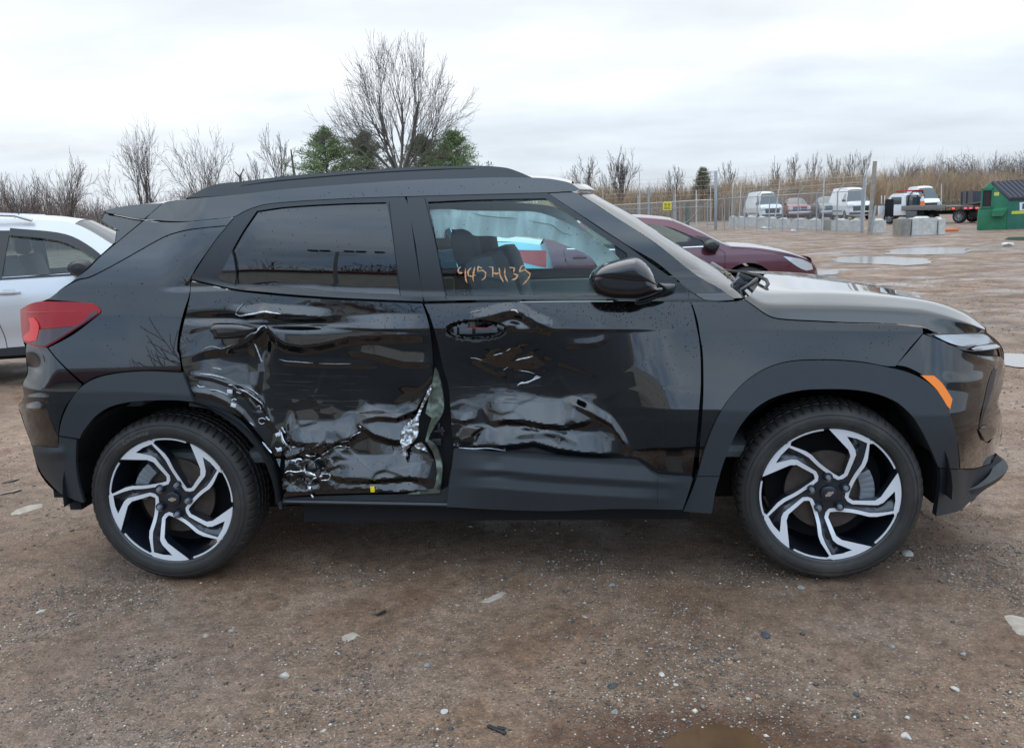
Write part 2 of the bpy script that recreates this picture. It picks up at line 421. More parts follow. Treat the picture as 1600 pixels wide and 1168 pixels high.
def gmix(f, a, b, mode='MIX'):
    n = gn('ShaderNodeMix', data_type='RGBA', blend_type=mode)
    for i, v in ((0, f), (6, a), (7, b)):
        if isinstance(v, (int, float)): n.inputs[i].default_value = v
        elif isinstance(v, tuple): n.inputs[i].default_value = (*v, 1)
        else: gl_(v, n.inputs[i])
    return n.outputs[2]
def gmr(v, a, b, c=0, d=1):
    n = gn('ShaderNodeMapRange'); n.inputs['From Min'].default_value = a; n.inputs['From Max'].default_value = b; n.inputs['To Min'].default_value = c; n.inputs['To Max'].default_value = d
    gl_(v, n.inputs['Value']); return n.outputs[0]
big = gnoise(.55, 5, .55); mid = gnoise(2.3, 7, .62); fine = gnoise(17, 8, .7); grit = gnoise(95, 6, .75)
patch = gnoise(.33, 6, .6, stretch=(.8, 1.3, 1))
base = gramp(mid, [(.25, (.120, .062, .034)), (.42, (.190, .110, .065)), (.55, (.240, .152, .096)), (.72, (.305, .212, .150))])
base = gmix(gmr(big, .42, .62), base, gmix(.5, base, (.115, .075, .048)))
base = gmix(gmr(patch, .54, .70, 0, .5), base, (.24, .195, .165))
fr_ = gramp(fine, [(.3, (.50, .47, .45)), (.5, (1, 1, 1)), (.7, (1.42, 1.42, 1.45))])
base = gmix(1.0, base, fr_, 'MULTIPLY')
gr_ = gramp(grit, [(.30, (.45, .43, .42)), (.5, (1, 1, 1)), (.63, (1.5, 1.5, 1.5)), (.75, (2.3, 2.3, 2.35))])
base = gmix(.9, base, gr_, 'MULTIPLY')
vor = gn('ShaderNodeTexVoronoi'); vor.inputs['Scale'].default_value = 130; gl_(geo.outputs['Position'], vor.inputs['Vector'])
sepc = gn('ShaderNodeSeparateColor'); gl_(vor.outputs['Color'], sepc.inputs[0])
chip = gmr(sepc.outputs[0], .90, .97)
near_ = gmr(vor.outputs['Distance'], .55, .35)
cm = gn('ShaderNodeMath', operation='MULTIPLY'); gl_(chip, cm.inputs[0]); gl_(near_, cm.inputs[1])
cm2 = gn('ShaderNodeMath', operation='MULTIPLY'); gl_(cm.outputs[0], cm2.inputs[0]); gl_(gmr(mid, .38, .55), cm2.inputs[1])
base = gmix(cm2.outputs[0], base, (.40, .36, .32))
sepp = gn('ShaderNodeSeparateXYZ'); gl_(geo.outputs['Position'], sepp.inputs[0])
farm = gmr(sepp.outputs['Y'], 5, 10)
wet = gmr(gnoise(.55, 9, .68, stretch=(.7, 1, 1)), .555, .60)
wm = gn('ShaderNodeMath', operation='MULTIPLY'); gl_(farm, wm.inputs[0]); gl_(wet, wm.inputs[1])
rgh = gn('ShaderNodeMix', data_type='FLOAT'); gl_(wm.outputs[0], rgh.inputs[0]); gl_(gmr(gnoise(1.1, 6, .6), .38, .60, .42, .84), rgh.inputs[2]); rgh.inputs[3].default_value = .17; gl_(rgh.outputs[0], B.inputs['Roughness'])
clump = gmr(gnoise(3.1, 8, .7), .40, .62, .62, 1.25)
cmul = gn('ShaderNodeVectorMath', operation='SCALE'); gl_(base, cmul.inputs[0]); gl_(clump, cmul.inputs['Scale'])
base = gmix(gmr(sepp.outputs['Y'], 3, 8), base, cmul.outputs[0])
pc_ = ground_at(1112, 1165)
vs_ = gn('ShaderNodeVectorMath', operation='SUBTRACT'); gl_(geo.outputs['Position'], vs_.inputs[0]); vs_.inputs[1].default_value = (float(pc_[0]), float(pc_[1]), 0)
vm_ = gn('ShaderNodeVectorMath', operation='MULTIPLY'); gl_(vs_.outputs[0], vm_.inputs[0]); vm_.inputs[1].default_value = (2.3, 4.6, 0)
vl_ = gn('ShaderNodeVectorMath', operation='LENGTH'); gl_(vm_.outputs[0], vl_.inputs[0])
va_ = gn('ShaderNodeMath', operation='ADD'); gl_(vl_.outputs['Value'], va_.inputs[0]); gl_(gmr(gnoise(9, 6, .65), .3, .7, -.35, .35), va_.inputs[1])
damp = gmr(va_.outputs[0], 1.35, .75)
base = gmix(damp, base, gmix(1.0, base, (.55, .42, .33), 'MULTIPLY')); base = gmix(wm.outputs[0], base, (.20, .16, .15)); gl_(base, B.inputs['Base Color'])
bsum = gn('ShaderNodeMath', operation='ADD'); gl_(gmr(fine, 0, 1, 0, .006), bsum.inputs[0]); gl_(gmr(grit, 0, 1, 0, .0055), bsum.inputs[1])
bs2 = gn('ShaderNodeMath', operation='ADD'); gl_(bsum.outputs[0], bs2.inputs[0]); gl_(gmr(vor.outputs['Distance'], 0, .6, .003, 0), bs2.inputs[1])
bp = gn('ShaderNodeBump'); bp.inputs['Distance'].default_value = 1.0; bp.inputs['Strength'].default_value = .9; gl_(gmr(wm.outputs[0], 0, 1, .9, .15), bp.inputs['Strength']); gl_(bs2.outputs[0], bp.inputs['Height']); gl_(bp.outputs[0], B.inputs['Normal'])
g = tri_mesh('ground', V, Q, gm, kind='structure', smooth=True, nper=4)
tag(g, 'wet brown gravel and mud yard surface')

apm = mat('dark_sheet', (.030, .029, .029), rough=.5, var=.3, vscale=2, bump=.003, bscale=80)  # unseen sheet, added behind the camera so the doors mirror darker ground
o = mesh('dark_reflection_sheet', [(-60, -27, .004), (60, -27, .004), (60, -1.45, .004), (-60, -1.45, .004)], [(0, 1, 2, 3)], apm, kind='structure'); o['label'] = 'unseen dark sheet added behind the photographer to darken the door reflections'
mudw = mat('muddy_water', (.105, .062, .033), rough=.03, spec=.5, var=.25, vscale=5)
farw = mat('puddle_water', (.24, .225, .21), rough=.14, spec=.8)
for poly, lab, kd in PUD:
    if kd == 'mud': poly = poly.mean(0)+(poly-poly.mean(0))*1.35
    P, T, L = flat_tris([tuple(p) for p in poly], step=.5 if kd == 'far' else .12, raw=True)
    Vp = np.column_stack([P, np.full(len(P), -.0155 if kd == 'far' else -.0235)])
    n0 = np.cross(Vp[T[:, 1]]-Vp[T[:, 0]], Vp[T[:, 2]]-Vp[T[:, 0]]).sum(0)
    if n0[2] < 0: T = T[:, ::-1]
    o = mesh('puddle', Vp, T, mudw if kd == 'mud' else farw, kind='structure'); o['label'] = lab

# loose gravel: joined pebbles, denser in drifts
octa = np.array([(1, 0, 0), (0, 1, 0), (-1, 0, 0), (0, -1, 0), (0, 0, 1), (0, 0, -.4)], float)
octf = np.array([(0, 1, 4), (1, 2, 4), (2, 3, 4), (3, 0, 4), (1, 0, 5), (2, 1, 5), (3, 2, 5), (0, 3, 5)])
def hgt_at(x, y):
    i = np.clip(np.searchsorted(gx, x)-1, 0, ni-2); j = np.clip(np.searchsorted(gy, y)-1, 0, nj-2)
    u = (x-gx[i])/(gx[i+1]-gx[i]); v = (y-gy[j])/(gy[j+1]-gy[j])
    return (H[i, j]*(1-u)*(1-v)+H[i+1, j]*u*(1-v)+H[i, j+1]*(1-u)*v+H[i+1, j+1]*u*v)
def pebbles(n, x0, x1, y0, y1, smin, smax, thr, seed):
    r = np.random.default_rng(seed)
    x = r.uniform(x0, x1, int(n*2.6)); y = r.uniform(y0, y1, int(n*2.6))
    dens = np.array([mnoise.fractal(Vector((a*1.3, b*1.6, seed)), 1, 2, 3) for a, b in zip(x[::1], y[::1])])
    keep = dens+r.normal(0, .16, len(x)) > thr
    x, y = x[keep][:n], y[keep][:n]
    for poly, lab, kd in PUD:
        if kd != 'mud': 
            k = ~inside(np.stack([x, y], 1), [poly]); x, y = x[k], y[k]
        else:
            k = ~inside(np.stack([x, y], 1), [poly]) | (r.uniform(size=len(x)) < .25); x, y = x[k], y[k]
    n = len(x)
    s = smin+(smax-smin)*r.uniform(size=n)**3.2
    z = hgt_at(x, y)+s*.12
    Vv = octa[None]*r.uniform(.55, 1.25, (n, 6, 3)); Vv[:, :, 2] *= .6
    a = r.uniform(0, 6.28, n); c, q = np.cos(a), np.sin(a)
    X = Vv[:, :, 0]*c[:, None]-Vv[:, :, 1]*q[:, None]; Y = Vv[:, :, 0]*q[:, None]+Vv[:, :, 1]*c[:, None]
    Vv = np.stack([X*s[:, None]+x[:, None], Y*s[:, None]+y[:, None], Vv[:, :, 2]*s[:, None]+z[:, None]], 2)
    T = (octf[None]+(np.arange(n)*6)[:, None, None]).reshape(-1, 3)
    pal = np.array([(.11, .085, .068), (.15, .12, .098), (.09, .08, .075), (.20, .175, .15), (.14, .09, .065), (.36, .31, .26), (.56, .50, .42), (.07, .065, .07)])
    ci = r.choice(len(pal), n, p=[.15, .18, .14, .17, .11, .14, .08, .03]); colr = pal[ci]*r.uniform(.8, 1.2, (n, 1))
    colr = np.repeat(np.column_stack([colr, np.ones(n)])[:, None], 6, 1).reshape(-1, 4)
    return Vv.reshape(-1, 3), T, colr
pm = mat('pebble', (.2, .17, .15), rough=.55, attr=True)
pv, pt, pc = [], [], []; base_ = 0
for args in ((60000, -1.9, 5.2, -1.45, .5, .0020, .0075, .10, 1), (60000, -1.9, 5.2, -1.45, .35, .0016, .0042, .22, 7), (12000, -2.5, 6.5, .5, 4.5, .003, .009, -.2, 2), (1500, -2.5, 5.4, -1.45, 2.5, .006, .014, -.1, 3), (6000, 3, 9, 3, 14, .006, .016, -.2, 4)):
    a, b, c = pebbles(*args); pv.append(a); pt.append(b+base_); pc.append(c); base_ += len(a)
o = tri_mesh('loose_gravel', np.vstack(pv), np.vstack(pt), pm, kind='stuff', cols=np.vstack(pc))
tag(o, 'fine loose gravel scattered over the muddy yard', 'gravel')
# single stones and chips that can be pointed at
def rock(size, seed, flat=.5):
    bm = bmesh.new(); bmesh.ops.create_icosphere(bm, subdivisions=2, radius=1); r = random.Random(seed)
    off = Vector((r.uniform(0, 50), r.uniform(0, 50), 0))
    cuts = [(Vector((r.uniform(-1, 1), r.uniform(-1, 1), r.uniform(-.4, 1))).normalized(), r.uniform(.45, .8)) for _ in range(6)]
    for v in bm.verts:
        for n_, d_ in cuts:
            e = v.co.dot(n_)-d_
            if e > 0: v.co -= n_*e
        v.co *= 1+.12*mnoise.noise(v.co*1.5+off); v.co.z *= flat; v.co *= size
    me = bpy.data.meshes.new('stone'); bm.to_mesh(me); bm.free(); return me
stone_m = {'pale': mat('stone_pale', (.48, .45, .40), .6, var=.25, vscale=40), 'grey': mat('stone_grey', (.23, .23, .22), .5, var=.3, vscale=40), 'dark': mat('stone_dark', (.045, .055, .06), .35, var=.3, vscale=40), 'tan': mat('stone_tan', (.32, .20, .11), .6, var=.2, vscale=40)}
stones = [(1035, 1047, 5.5, 'pale', 'upright pale stone left of the next pale stone'), (1056, 1063, 4.5, 'pale', 'rounded pale stone just right of an upright one'), (1169, 1088, 3.5, 'pale', 'tiny white stone above the brown puddle'),
  (1417, 1144, 8, 'pale', 'cream triangular stone near the bottom right edge'), (1493, 1072, 7, 'pale', 'whitish split stone on the right'), (957, 1067, 9, 'dark', 'dark glassy chip in the lower middle'), (1196, 990, 8, 'dark', 'dark flat chip in front of the front wheel'),
  (1337, 1110, 7, 'dark', 'dark rock above the cream triangular stone'), (1339, 1078, 6, 'dark', 'dark flake above the dark rock'), (444, 1053, 9, 'pale', 'flat pale chip right of the lower left middle'), (424, 1107, 6, 'tan', 'tan stone at the lower left middle'),
  (695, 1105, 7, 'pale', 'angular pale stone near the bottom middle'), (667, 1038, 6, 'grey', 'grey oval stone right of centre left'), (957, 915, 7, 'grey', 'grey stone between the wheels'), (1419, 862, 9, 'pale', 'flat pale stone right of the front wheel'),
  (1252, 916, 6, 'grey', 'blue grey chip right under the front tyre'), (1184, 1084, 5, 'tan', 'orange brown stone above the puddle'), (504, 1133, 4, 'pale', 'small white stone bottom left of middle'), (63, 950, 6, 'pale', 'pale sliver at the left edge'),
  (110, 952, 5, 'grey', 'grey chip left of the rear wheel'), (361, 980, 5, 'grey', 'grey stone below the rear wheel'), (960, 1105, 6, 'grey', 'faint grey pebble left of the puddle'), (704, 1132, 5, 'dark', 'dark pebble at the bottom middle'), (1140, 1030, 5, 'tan', 'tan pebble in the right middle'),
  (1505, 1015, 5, 'grey', 'grey pebble below the pale mud patch'), (1393, 1003, 6, 'grey', 'grey stone right of the dark flat chip'), (1081, 1047, 4, 'tan', 'brown pebble right of the pale pair')]
for k, (x, y, s, c, lab) in enumerate(stones):
    p = ground_at(x, y); sc = s/(FPX/np.linalg.norm(p-CAM))
    o = bpy.data.objects.new('stone', rock(sc, k, .55)); o.data.materials.append(stone_m[c]); COL.objects.link(o)
    o.location = (p[0], p[1], float(hgt_at(p[0], p[1]))+sc*.15); o.rotation_euler = (0, 0, k*1.3); tag(o, lab, 'stone', 'single stones lying on the gravel')
# dried pale mud scabs and flat debris
scab = mat('dry_mud', (.38, .325, .265), .75, var=.25, vscale=25, bump=.002, bscale=120)
for k, (pp, lab) in enumerate([([(526, 990), (540, 982), (553, 978), (562, 983), (556, 992), (540, 996)], 'pale dried mud patch left of centre foreground'), ([(748, 938), (765, 930), (783, 920), (792, 926), (784, 934), (766, 940)], 'larger pale dried mud patch under the front door'),
      ([(1562, 948), (1585, 950), (1612, 958), (1630, 985), (1600, 988), (1580, 975)], 'pale dried mud patch at the right edge'), ([(22, 790), (45, 783), (68, 780), (66, 786), (40, 794), (12, 799)], 'pale dried mud streak left of the rear bumper'),
      ([(700, 945), (712, 940), (722, 943), (715, 950)], 'small pale mud scab left of the larger one'), ([(722, 985), (731, 984), (737, 989), (727, 992)], 'tiny pale mud scab below the front door'), ([(308, 985), (322, 981), (330, 988), (316, 993)], 'pale mud scab below the rear wheel'), ([(900, 962), (915, 958), (926, 964), (912, 969)], 'faint pale scab between the wheels, right of the larger one'), ([(742, 952), (752, 948), (760, 953), (750, 957)], 'tiny pale scab touching the larger mud patch'), ([(775, 1058), (788, 1054), (797, 1060), (785, 1064)], 'faint pale scab low in the middle foreground')]):
    poly = blob(ground_poly(pp), .16, seed=30+k); P, T, L = flat_tris([tuple(p) for p in poly], step=.02, raw=True)
    d = edge_dist(P, [poly]); Vp = np.column_stack([P, hgt_at(P[:, 0], P[:, 1])-.0015+.006*smooth01(d/.03)])
    n0 = np.cross(Vp[T[:, 1]]-Vp[T[:, 0]], Vp[T[:, 2]]-Vp[T[:, 0]]).sum(0)
    if n0[2] < 0: T = T[:, ::-1]
    tag(mesh('mud_patch', Vp, T, scab), lab, 'mud patch', 'pale dried mud patches')
deb = mat('plastic_debris', (.03, .03, .032), .4); wood = mat('wood_debris', (.26, .22, .18), .7, var=.3, vscale=30)
for (x0, y0, x1, y1, w, m_, lab, nm) in [(0, 770, 34, 762, .018, wood, 'flat grey wood splinter left of the rear bumper', 'wood_splinter'), (2, 752, 30, 746, .012, deb, 'dark twig above the wood splinter', 'twig'), (762, 1128, 790, 1140, .012, deb, 'curved dark plastic shard at the bottom middle', 'plastic_shard'), (1540, 872, 1575, 885, .005, wood, 'thin pale straw on the right', 'straw'), (588, 957, 602, 950, .01, deb, 'small dark shard below the rear door', 'plastic_shard')]:
    a = ground_at(x0, y0); b = ground_at(x1, y1); mb = MB(); c = (a+b)/2; c[2] = float(hgt_at(c[0], c[1]))+.006
    L = np.linalg.norm(b-a); R_ = Matrix.Rotation(math.atan2(b[1]-a[1], b[0]-a[0]), 3, 'Z')
    mb.box(c-np.array([0, 0, 0]), (L, w, .005), R_); mb.box(c+np.array([L*.2, w*.3, .002]), (L*.4, w*.8, .005), R_ @ Matrix.Rotation(.25, 3, 'Z'))
    tag(mb.build(nm, m_, bevel=.0015), lab, nm.replace('_', ' '))
# ------------------------------------------------------------------ black car: body surface
HW = .904
def zc_(x): return np.interp(x, [-.9, -.1, .9, 1.7, 2.2, 3.4], [1.13, 1.12, 1.04, 1.018, 1.005, .95])
def zb_(x): return np.interp(x, [-.9, .4, 1.07, 2.04, 3.4], [1.2, 1.2, 1.157, 1.122, 1.06])
def Yb(x, z):
    x = np.asarray(x, float); z = np.asarray(z, float)
    cf = 1.55*np.clip(x-2.95, 0, None)**2.0; cr = 1.75*np.clip(-.40-x, 0, None)**2.0
    plan = .010*((x-1.25)/1.5)**2+cf+cr
    w = 1-smooth01((x-.12)/.35)+smooth01((x-1.74)/.34)
    zc, zb = zc_(x), zb_(x); dn = np.clip(zc-z, 0, None)
    yc = .045+.02*w
    door = .004+.02*dn                       # door skin: upright, slightly tucked in below
    d0 = .30
    haunch = -.062*np.clip(dn/d0, 0, 1)+.05*np.clip(dn-d0-.05, 0, None)
    low = yc+np.where(dn > 0, door*(1-w)*smooth01(dn/.01)+haunch*w, 0)
    up = yc+.24*(z-zc)
    yb = yc+.24*(zb-zc)
    gh = yb+.012*smooth01((z-zb)/.02)*smooth01((x-.0)/.2)+(.060+.16*(1-smooth01((x-.0)/.22))+.16*smooth01((x-2.15)/.15))*(z-zb)+.50*(z-zb)**2
    y = np.where(z < zc, low, np.where(z < zb, up, gh))
    # lower edge of bumpers tucks in
    tuck = smooth01((.62-z)/.35)
    y = y+tuck*.10*(smooth01((x-2.9)/.4)+smooth01((-.35-x)/.3))
    return y+plan
def body_t(px, py, off=0.0):
    """distance along the sight line to the body surface"""
    d = rays(px, py); dy = d[..., 1]
    ys = np.linspace(-.35, 1.0, 55); best = np.full(d.shape[:-1], np.nan); gp = None; yp = None
    g_best = np.full(d.shape[:-1], -1e9); y_best = np.zeros(d.shape[:-1])
    for y in ys:
        P = CAM+d*((y-CAM[1])/dy)[..., None]; g = y-(Yb(P[..., 0], P[..., 2])+off)
        if gp is not None:
            c = np.isnan(best) & (gp < 0) & (g >= 0)
            best = np.where(c, yp+(y-yp)*gp/(gp-g+1e-12), best)
        m = g > g_best; g_best = np.where(m, g, g_best); y_best = np.where(m, y, y_best)
        gp, yp = g, y
    y = np.where(np.isnan(best), y_best, best); ok = ~np.isnan(best)
    for _ in range(12):
        t = (y-CAM[1])/dy; P = CAM+d*t[..., None]; g = y-(Yb(P[..., 0], P[..., 2])+off)
        e = 1e-4; P2 = CAM+d*((y+e-CAM[1])/dy)[..., None]; g2 = (y+e)-(Yb(P2[..., 0], P2[..., 2])+off)
        s = (g2-g)/e; s = np.where(s < .25, .25, s); y = np.where(ok, y-np.clip(g/s, -.02, .02), y)
    return d, y
def body(off=0.0, disp=None):
    def f(px, py):
        px = np.asarray(px, float); py = np.asarray(py, float)
        d, y = body_t(px, py, off)
        if disp is not None: y = y+disp(px, py)
        return CAM+d*((y-CAM[1])/d[..., 1])[..., None]
    return f
def plane(y0, disp=None):
    def f(px, py):
        px = np.asarray(px, float); py = np.asarray(py, float); y = y0+(disp(px, py) if disp is not None else 0)
        d = rays(px, py); return CAM+d*((y-CAM[1])/d[..., 1])[..., None]
    return f
def fold(pts, A, up=20, dn=8, ex=1.05):
    P = np.array(pts, float); X, Yv = P[:, 0], P[:, 1]
    def f(px, py):
        yr = np.interp(px, X, Yv); L = X[-1]-X[0]
        tp = smooth01((px-X[0]+6)/(L*.22+6))*smooth01((X[-1]+6-px)/(L*.22+6))
        d = py-yr
        s = np.where(d < 0, np.clip(1+d/up, 0, 1), np.clip(1-d/dn, 0, 1))**ex
        return -A*tp*s
    return f
def vfold(pts, A, lf=12, rt=12, ex=1.25):
    g = fold([(y, x) for x, y in pts], A, lf, rt, ex)
    return lambda px, py: g(py, px)
def bump(cx, cy, rx, ry, A, ang=0):
    c, s = math.cos(rad(ang)), math.sin(rad(ang))
    def f(px, py):
        u = ((px-cx)*c+(py-cy)*s)/rx; v = (-(px-cx)*s+(py-cy)*c)/ry
        return A*np.exp(-(u*u+v*v))
    return f
def addf(*fs): return lambda px, py: sum(f(px, py) for f in fs)
def nz2(px, py, s, oct_=4, seed=0, rough=.55):
    out = np.zeros(np.shape(px))
    flat = out.ravel(); X = np.ravel(px); Yv = np.ravel(py)
    for i in range(len(flat)): flat[i] = mnoise.fractal(Vector((X[i]*s[0], Yv[i]*s[1], seed)), 1-rough+.3, 2.0, oct_)
    return out

paint = mat('black_paint', (.0012, .0014, .0020), rough=.08, coat=1.0, coat_rough=.01, spec=.35, coat_ior=1.62)
clad = mat('black_cladding', (.023, .028, .033), rough=.50, spec=.5, bump=.0003, bscale=900, rvar=.06, dirt=((.10, .085, .07), 6, .62, .35))
satin = mat('satin_trim', (.014, .016, .019), rough=.30, spec=.55)
gloss = mat('gloss_trim', (.006, .006, .008), rough=.10, coat=1)
rubber = mat('rubber', (.010, .010, .011), rough=.6)
void = mat('dark_liner', (.006, .006, .007), rough=.85)
liner = mat('wheel_liner', (.011, .012, .013), rough=.8, bump=.004, bscale=25, dirt=((.07, .055, .04), 9, .58, .5))
bare = mat('torn_bare_metal', (.62, .64, .66), rough=.28, metal=1, bump=.002, bscale=200)
primer = mat('white_primer', (.62, .64, .66), rough=.45)
olive = mat('olive_door_inner', (.115, .135, .105), rough=.38, metal=.25, var=.35, vscale=30)
g_dark = glass('privacy_glass', (.05, .055, .06), 1.55, boost=2.0)
g_tint = glass('tinted_glass', (.86, 1.0, .98), 1.5, boost=1.0)
g_clear = glass('windscreen_glass', (.82, .92, .90), 1.5, boost=1.2)

car = empty('black_suv', (1.3, .9, 0)); tag(car, 'black compact SUV with a crushed rear door, seen from its side', 'car')
OFF = Vector((1.3, .9, 0))
CARP = []   # everything hung on the car, re-based at the end
def cs(name, outline, mapf, m, parent=None, **k):
    o = sheet(name, outline, mapf, m, parent or car, **k); CARP.append(o); return o
def cm_(o): CARP.append(o); return o

# -- roof side and spoiler
top_edge = [(254.3, 317.9), (285.5, 312), (376, 303.5), (437, 296.5), (500, 291), (570, 286), (637.5, 281.5), (720, 278.8), (790, 277), (850, 278.5), (880, 283), (893, 287)]
cs('roof_side', top_edge+[(906, 296), (898, 299.2), (891, 298.8), (854, 300.5), (750, 303.4), (640, 306.5), (560, 309), (472.5, 313.5), (420, 318), (402, 322), (381, 330), (366, 338), (340, 341), (312.5, 344), (290, 345.5), (272, 345.6), (248, 344), (228, 341.6)], body(), paint)
sp = cs('roof_spoiler', Z(12, (186, 150), (330, 120), (500, 100), (655, 93), (505, 222), (420, 215), (300, 190), (186, 170)), body(-.002), paint)
cs('spoiler_end_plate', Z(12, (148, 235), (165, 190), (185, 178), (300, 198), (420, 222), (500, 231), (268, 424), (262, 418), (276, 315), (330, 334), (220, 280)), body(.012), paint, sp)
# -- quarter, d-pillar
cs('d_pillar_panel', Z(12, (510, 234), (590, 246), (700, 252), (800, 252), (900, 244), (1060, 228), (1245, 216), (1192, 276), (1050, 288), (900, 305), (800, 325), (700, 356), (600, 405), (450, 490), (300, 575), (150, 655), (40, 705), (-40, 720), (-120, 760), (-180, 800), (-215, 830), (-130, 770), (-60, 715), (40, 640), (140, 540), (268, 432)), body(), paint)
cs('rear_quarter', Z(12, (1190, 284), (1050, 297), (900, 314), (800, 335), (700, 366), (600, 415), (450, 500), (300, 585), (150, 665), (50, 713), (-30, 730))+[(112, 443), (96, 452), (80, 464), (74, 468)]+Z(11, (300, 30), (490, 48), (530, 66), (545, 85), (543, 100))+[(120, 519), (100, 531), (76, 543)]+Z(11, (300, 335), (380, 415), (452, 476))+Z(2, (470, 95), (560, 72), (660, 61), (740, 57), (905, 64))+[(282.5, 572), (279, 552), (276.5, 548), (279, 520), (286, 490), (296, 458), (297.5, 438.5), (298, 436)]+Z(12, (885, 718), (940, 620), (1030, 490), (1120, 365)), body(), paint)
# -- tail lamp
red = mat('tail_lamp_red', (.34, .003, .006), rough=.15, coat=.35, spec=.3, coat_rough=.02)
redb = mat('tail_lamp_bright', (.65, .010, .010), rough=.18, coat=.4, emit=((1, .03, .02), .03))
redd = mat('tail_lamp_smoke', (.035, .004, .006), rough=.1, coat=1)
tl = cs('tail_lamp', Z(11, (108, 80), (150, 56), (205, 39), (300, 38), (490, 47), (530, 70), (540, 88), (535, 100), (400, 190), (252, 279), (215, 284), (160, 270), (125, 252), (113, 180)), body(-.004), red)
cs('smoked_lens', Z(11, (206, 190), (300, 182), (420, 160), (500, 90), (520, 90), (525, 100), (400, 183), (252, 270), (215, 275), (165, 262), (195, 240)), body(-.0075), redd, tl, thick=.004, lip=.001)
cs('bright_lens', Z(11, (150, 125), (180, 124), (200, 150), (208, 180), (195, 245), (160, 252), (128, 244), (122, 225), (158, 195), (160, 160)), body(-.009), redb, tl, thick=.005, lip=.001)
for k, pts in enumerate(([(115, 92), (205, 96), (300, 92), (440, 94)], [(205, 182), (300, 176), (400, 170)])):
    cm_(ribbon([Z(11, *pts)], .8, body(-.006), (0, -.0025, 0)).build('lens_rib', redb if k == 0 else redd, tl, smooth=True))
# -- rear bumper and its plastic
rb_disp = addf(fold(Z(11, (90, 606), (160, 612), (228, 612)), .022, 14, 3), bump(50, 575, 12, 16, .02), fold(Z(11, (120, 560), (200, 555), (260, 560)), .008, 8, 6))
cs('rear_bumper', Z(11, (142, 264), (200, 280), (252, 286), (300, 345), (376, 424), (440, 482), (395, 540), (352, 600), (330, 650), (318, 700), (313, 760), (310, 818), (240, 818), (172, 808), (140, 720), (108, 622), (97, 600), (126, 560), (124, 480), (150, 420), (140, 330)), body(.0, rb_disp), paint)
cs('rear_bumper_skirt', Z(11, (172, 811), (240, 821), (312, 822), (318, 762), (412, 776), (408, 820), (406, 900), (418, 1000), (450, 1115), (430, 1112), (330, 1070), (270, 1015), (225, 960), (195, 900), (178, 850)), body(-.006, addf(fold(Z(11, (165, 850), (260, 852), (350, 850)), .012, 12, 12))), clad)
# -- wheel-arch cladding
def arch(name, outer, inner, depth=.19, parent=None):
    o = cs(name, outer+inner[::-1], body(-.014, None), clad, thick=.03, lip=.006)
    f = body(-.010); S = spline(inner, 4, closed=False)[4:-6]; a = f(S[:, 0], S[:, 1]); n = len(a)
    V = np.vstack([a+np.array([0, k, 0]) for k in (0.004, .03, depth)])
    F = [(j*n+i, j*n+i+1, (j+1)*n+i+1, (j+1)*n+i) for j in range(2) for i in range(n-1)]
    cm_(mesh('arch_liner_edge', V, F, liner, o))
    return o
rear_outer = Z(2, (295, 384), (303, 330), (318, 280), (350, 215), (400, 148), (470, 103), (560, 80), (650, 70), (740, 66), (912, 74))
rear_inner = Z(2, (398, 400), (405, 380), (440, 330), (480, 285), (540, 245), (640, 218), (760, 209), (880, 208), (966, 216))
arch('rear_arch_cladding', rear_outer, rear_inner)
front_outer = Z(8, (90, 543), (108, 470), (130, 400), (160, 325), (190, 262), (228, 200), (270, 150), (318, 105), (370, 69), (425, 42), (480, 25), (540, 15), (600, 11), (720, 11), (850, 21), (960, 40), (1060, 64), (1130, 95), (1180, 132), (1218, 175), (1250, 234), (1278, 322), (1294, 412), (1302, 510))
front_inner = Z(8, (190, 543), (208, 485), (230, 430), (262, 355), (300, 292), (348, 238), (400, 200), (450, 176), (500, 160), (560, 148), (620, 142), (780, 142), (900, 158), (1000, 195), (1050, 232), (1090, 275), (1130, 340), (1165, 410), (1205, 503))
arch('front_arch_cladding', front_outer, front_inner)
cs('front_arch_foot', Z(8, (88, 547), (190, 547), (170, 620), (155, 716), (90, 712), (22, 706), (55, 630)), body(-.014), clad, thick=.05)
cs('rear_door_arch_trim', Z(16, (110, 490), (210, 486), (300, 496), (400, 530), (520, 580), (620, 640), (740, 740), (840, 860), (930, 980), (1010, 1080), (1060, 1164))+[(432, 742), (438, 775), (441, 795), (436, 795), (430, 770), (424, 740)]+Z(16, (960, 1110), (880, 1000), (780, 860), (690, 770), (560, 680), (420, 610), (280, 560), (110, 540)), body(.035), clad, thick=.05)

# -- rear door, crushed
rough_zone = lambda px, py: np.exp(-(((px-476)/56)**4+((py-728)/40)**4)*1.0)
def facets(seed, n, x0, x1, y0, y1, sharp, slope, px2m=1/385.):
    """sheet metal broken into flat facets that meet in creases"""
    r = np.random.default_rng(seed); cx = r.uniform(x0, x1, n); cy = r.uniform(y0, y1, n); gx_ = r.normal(0, slope*.7, n); gy_ = r.normal(0, slope, n); h0 = r.normal(0, .004, n)
    def f(px, py):
        px = np.asarray(px, float); py = np.asarray(py, float); num = np.zeros(px.shape); den = np.zeros(px.shape)
        D = np.stack([np.hypot(px-a_, (py-b_)*1.35) for a_, b_ in zip(cx, cy)]); m = D.min(0)
        for i in range(n):
            w = np.exp(-(D[i]-m)/sharp); num += w*(h0[i]+(gx_[i]*(px-cx[i])+gy_[i]*(py-cy[i]))*px2m); den += w
        return num/den
    return f
_fc = facets(5, 42, 425, 550, 690, 780, .8, .42); _fc2 = facets(8, 26, 400, 690, 600, 780, 1.6, .16)
def crumple(px, py):
    return rough_zone(px, py)*_fc(px, py)*.95+np.exp(-(((px-560)/150)**2+((py-690)/80)**2))*_fc2(px, py)*.4
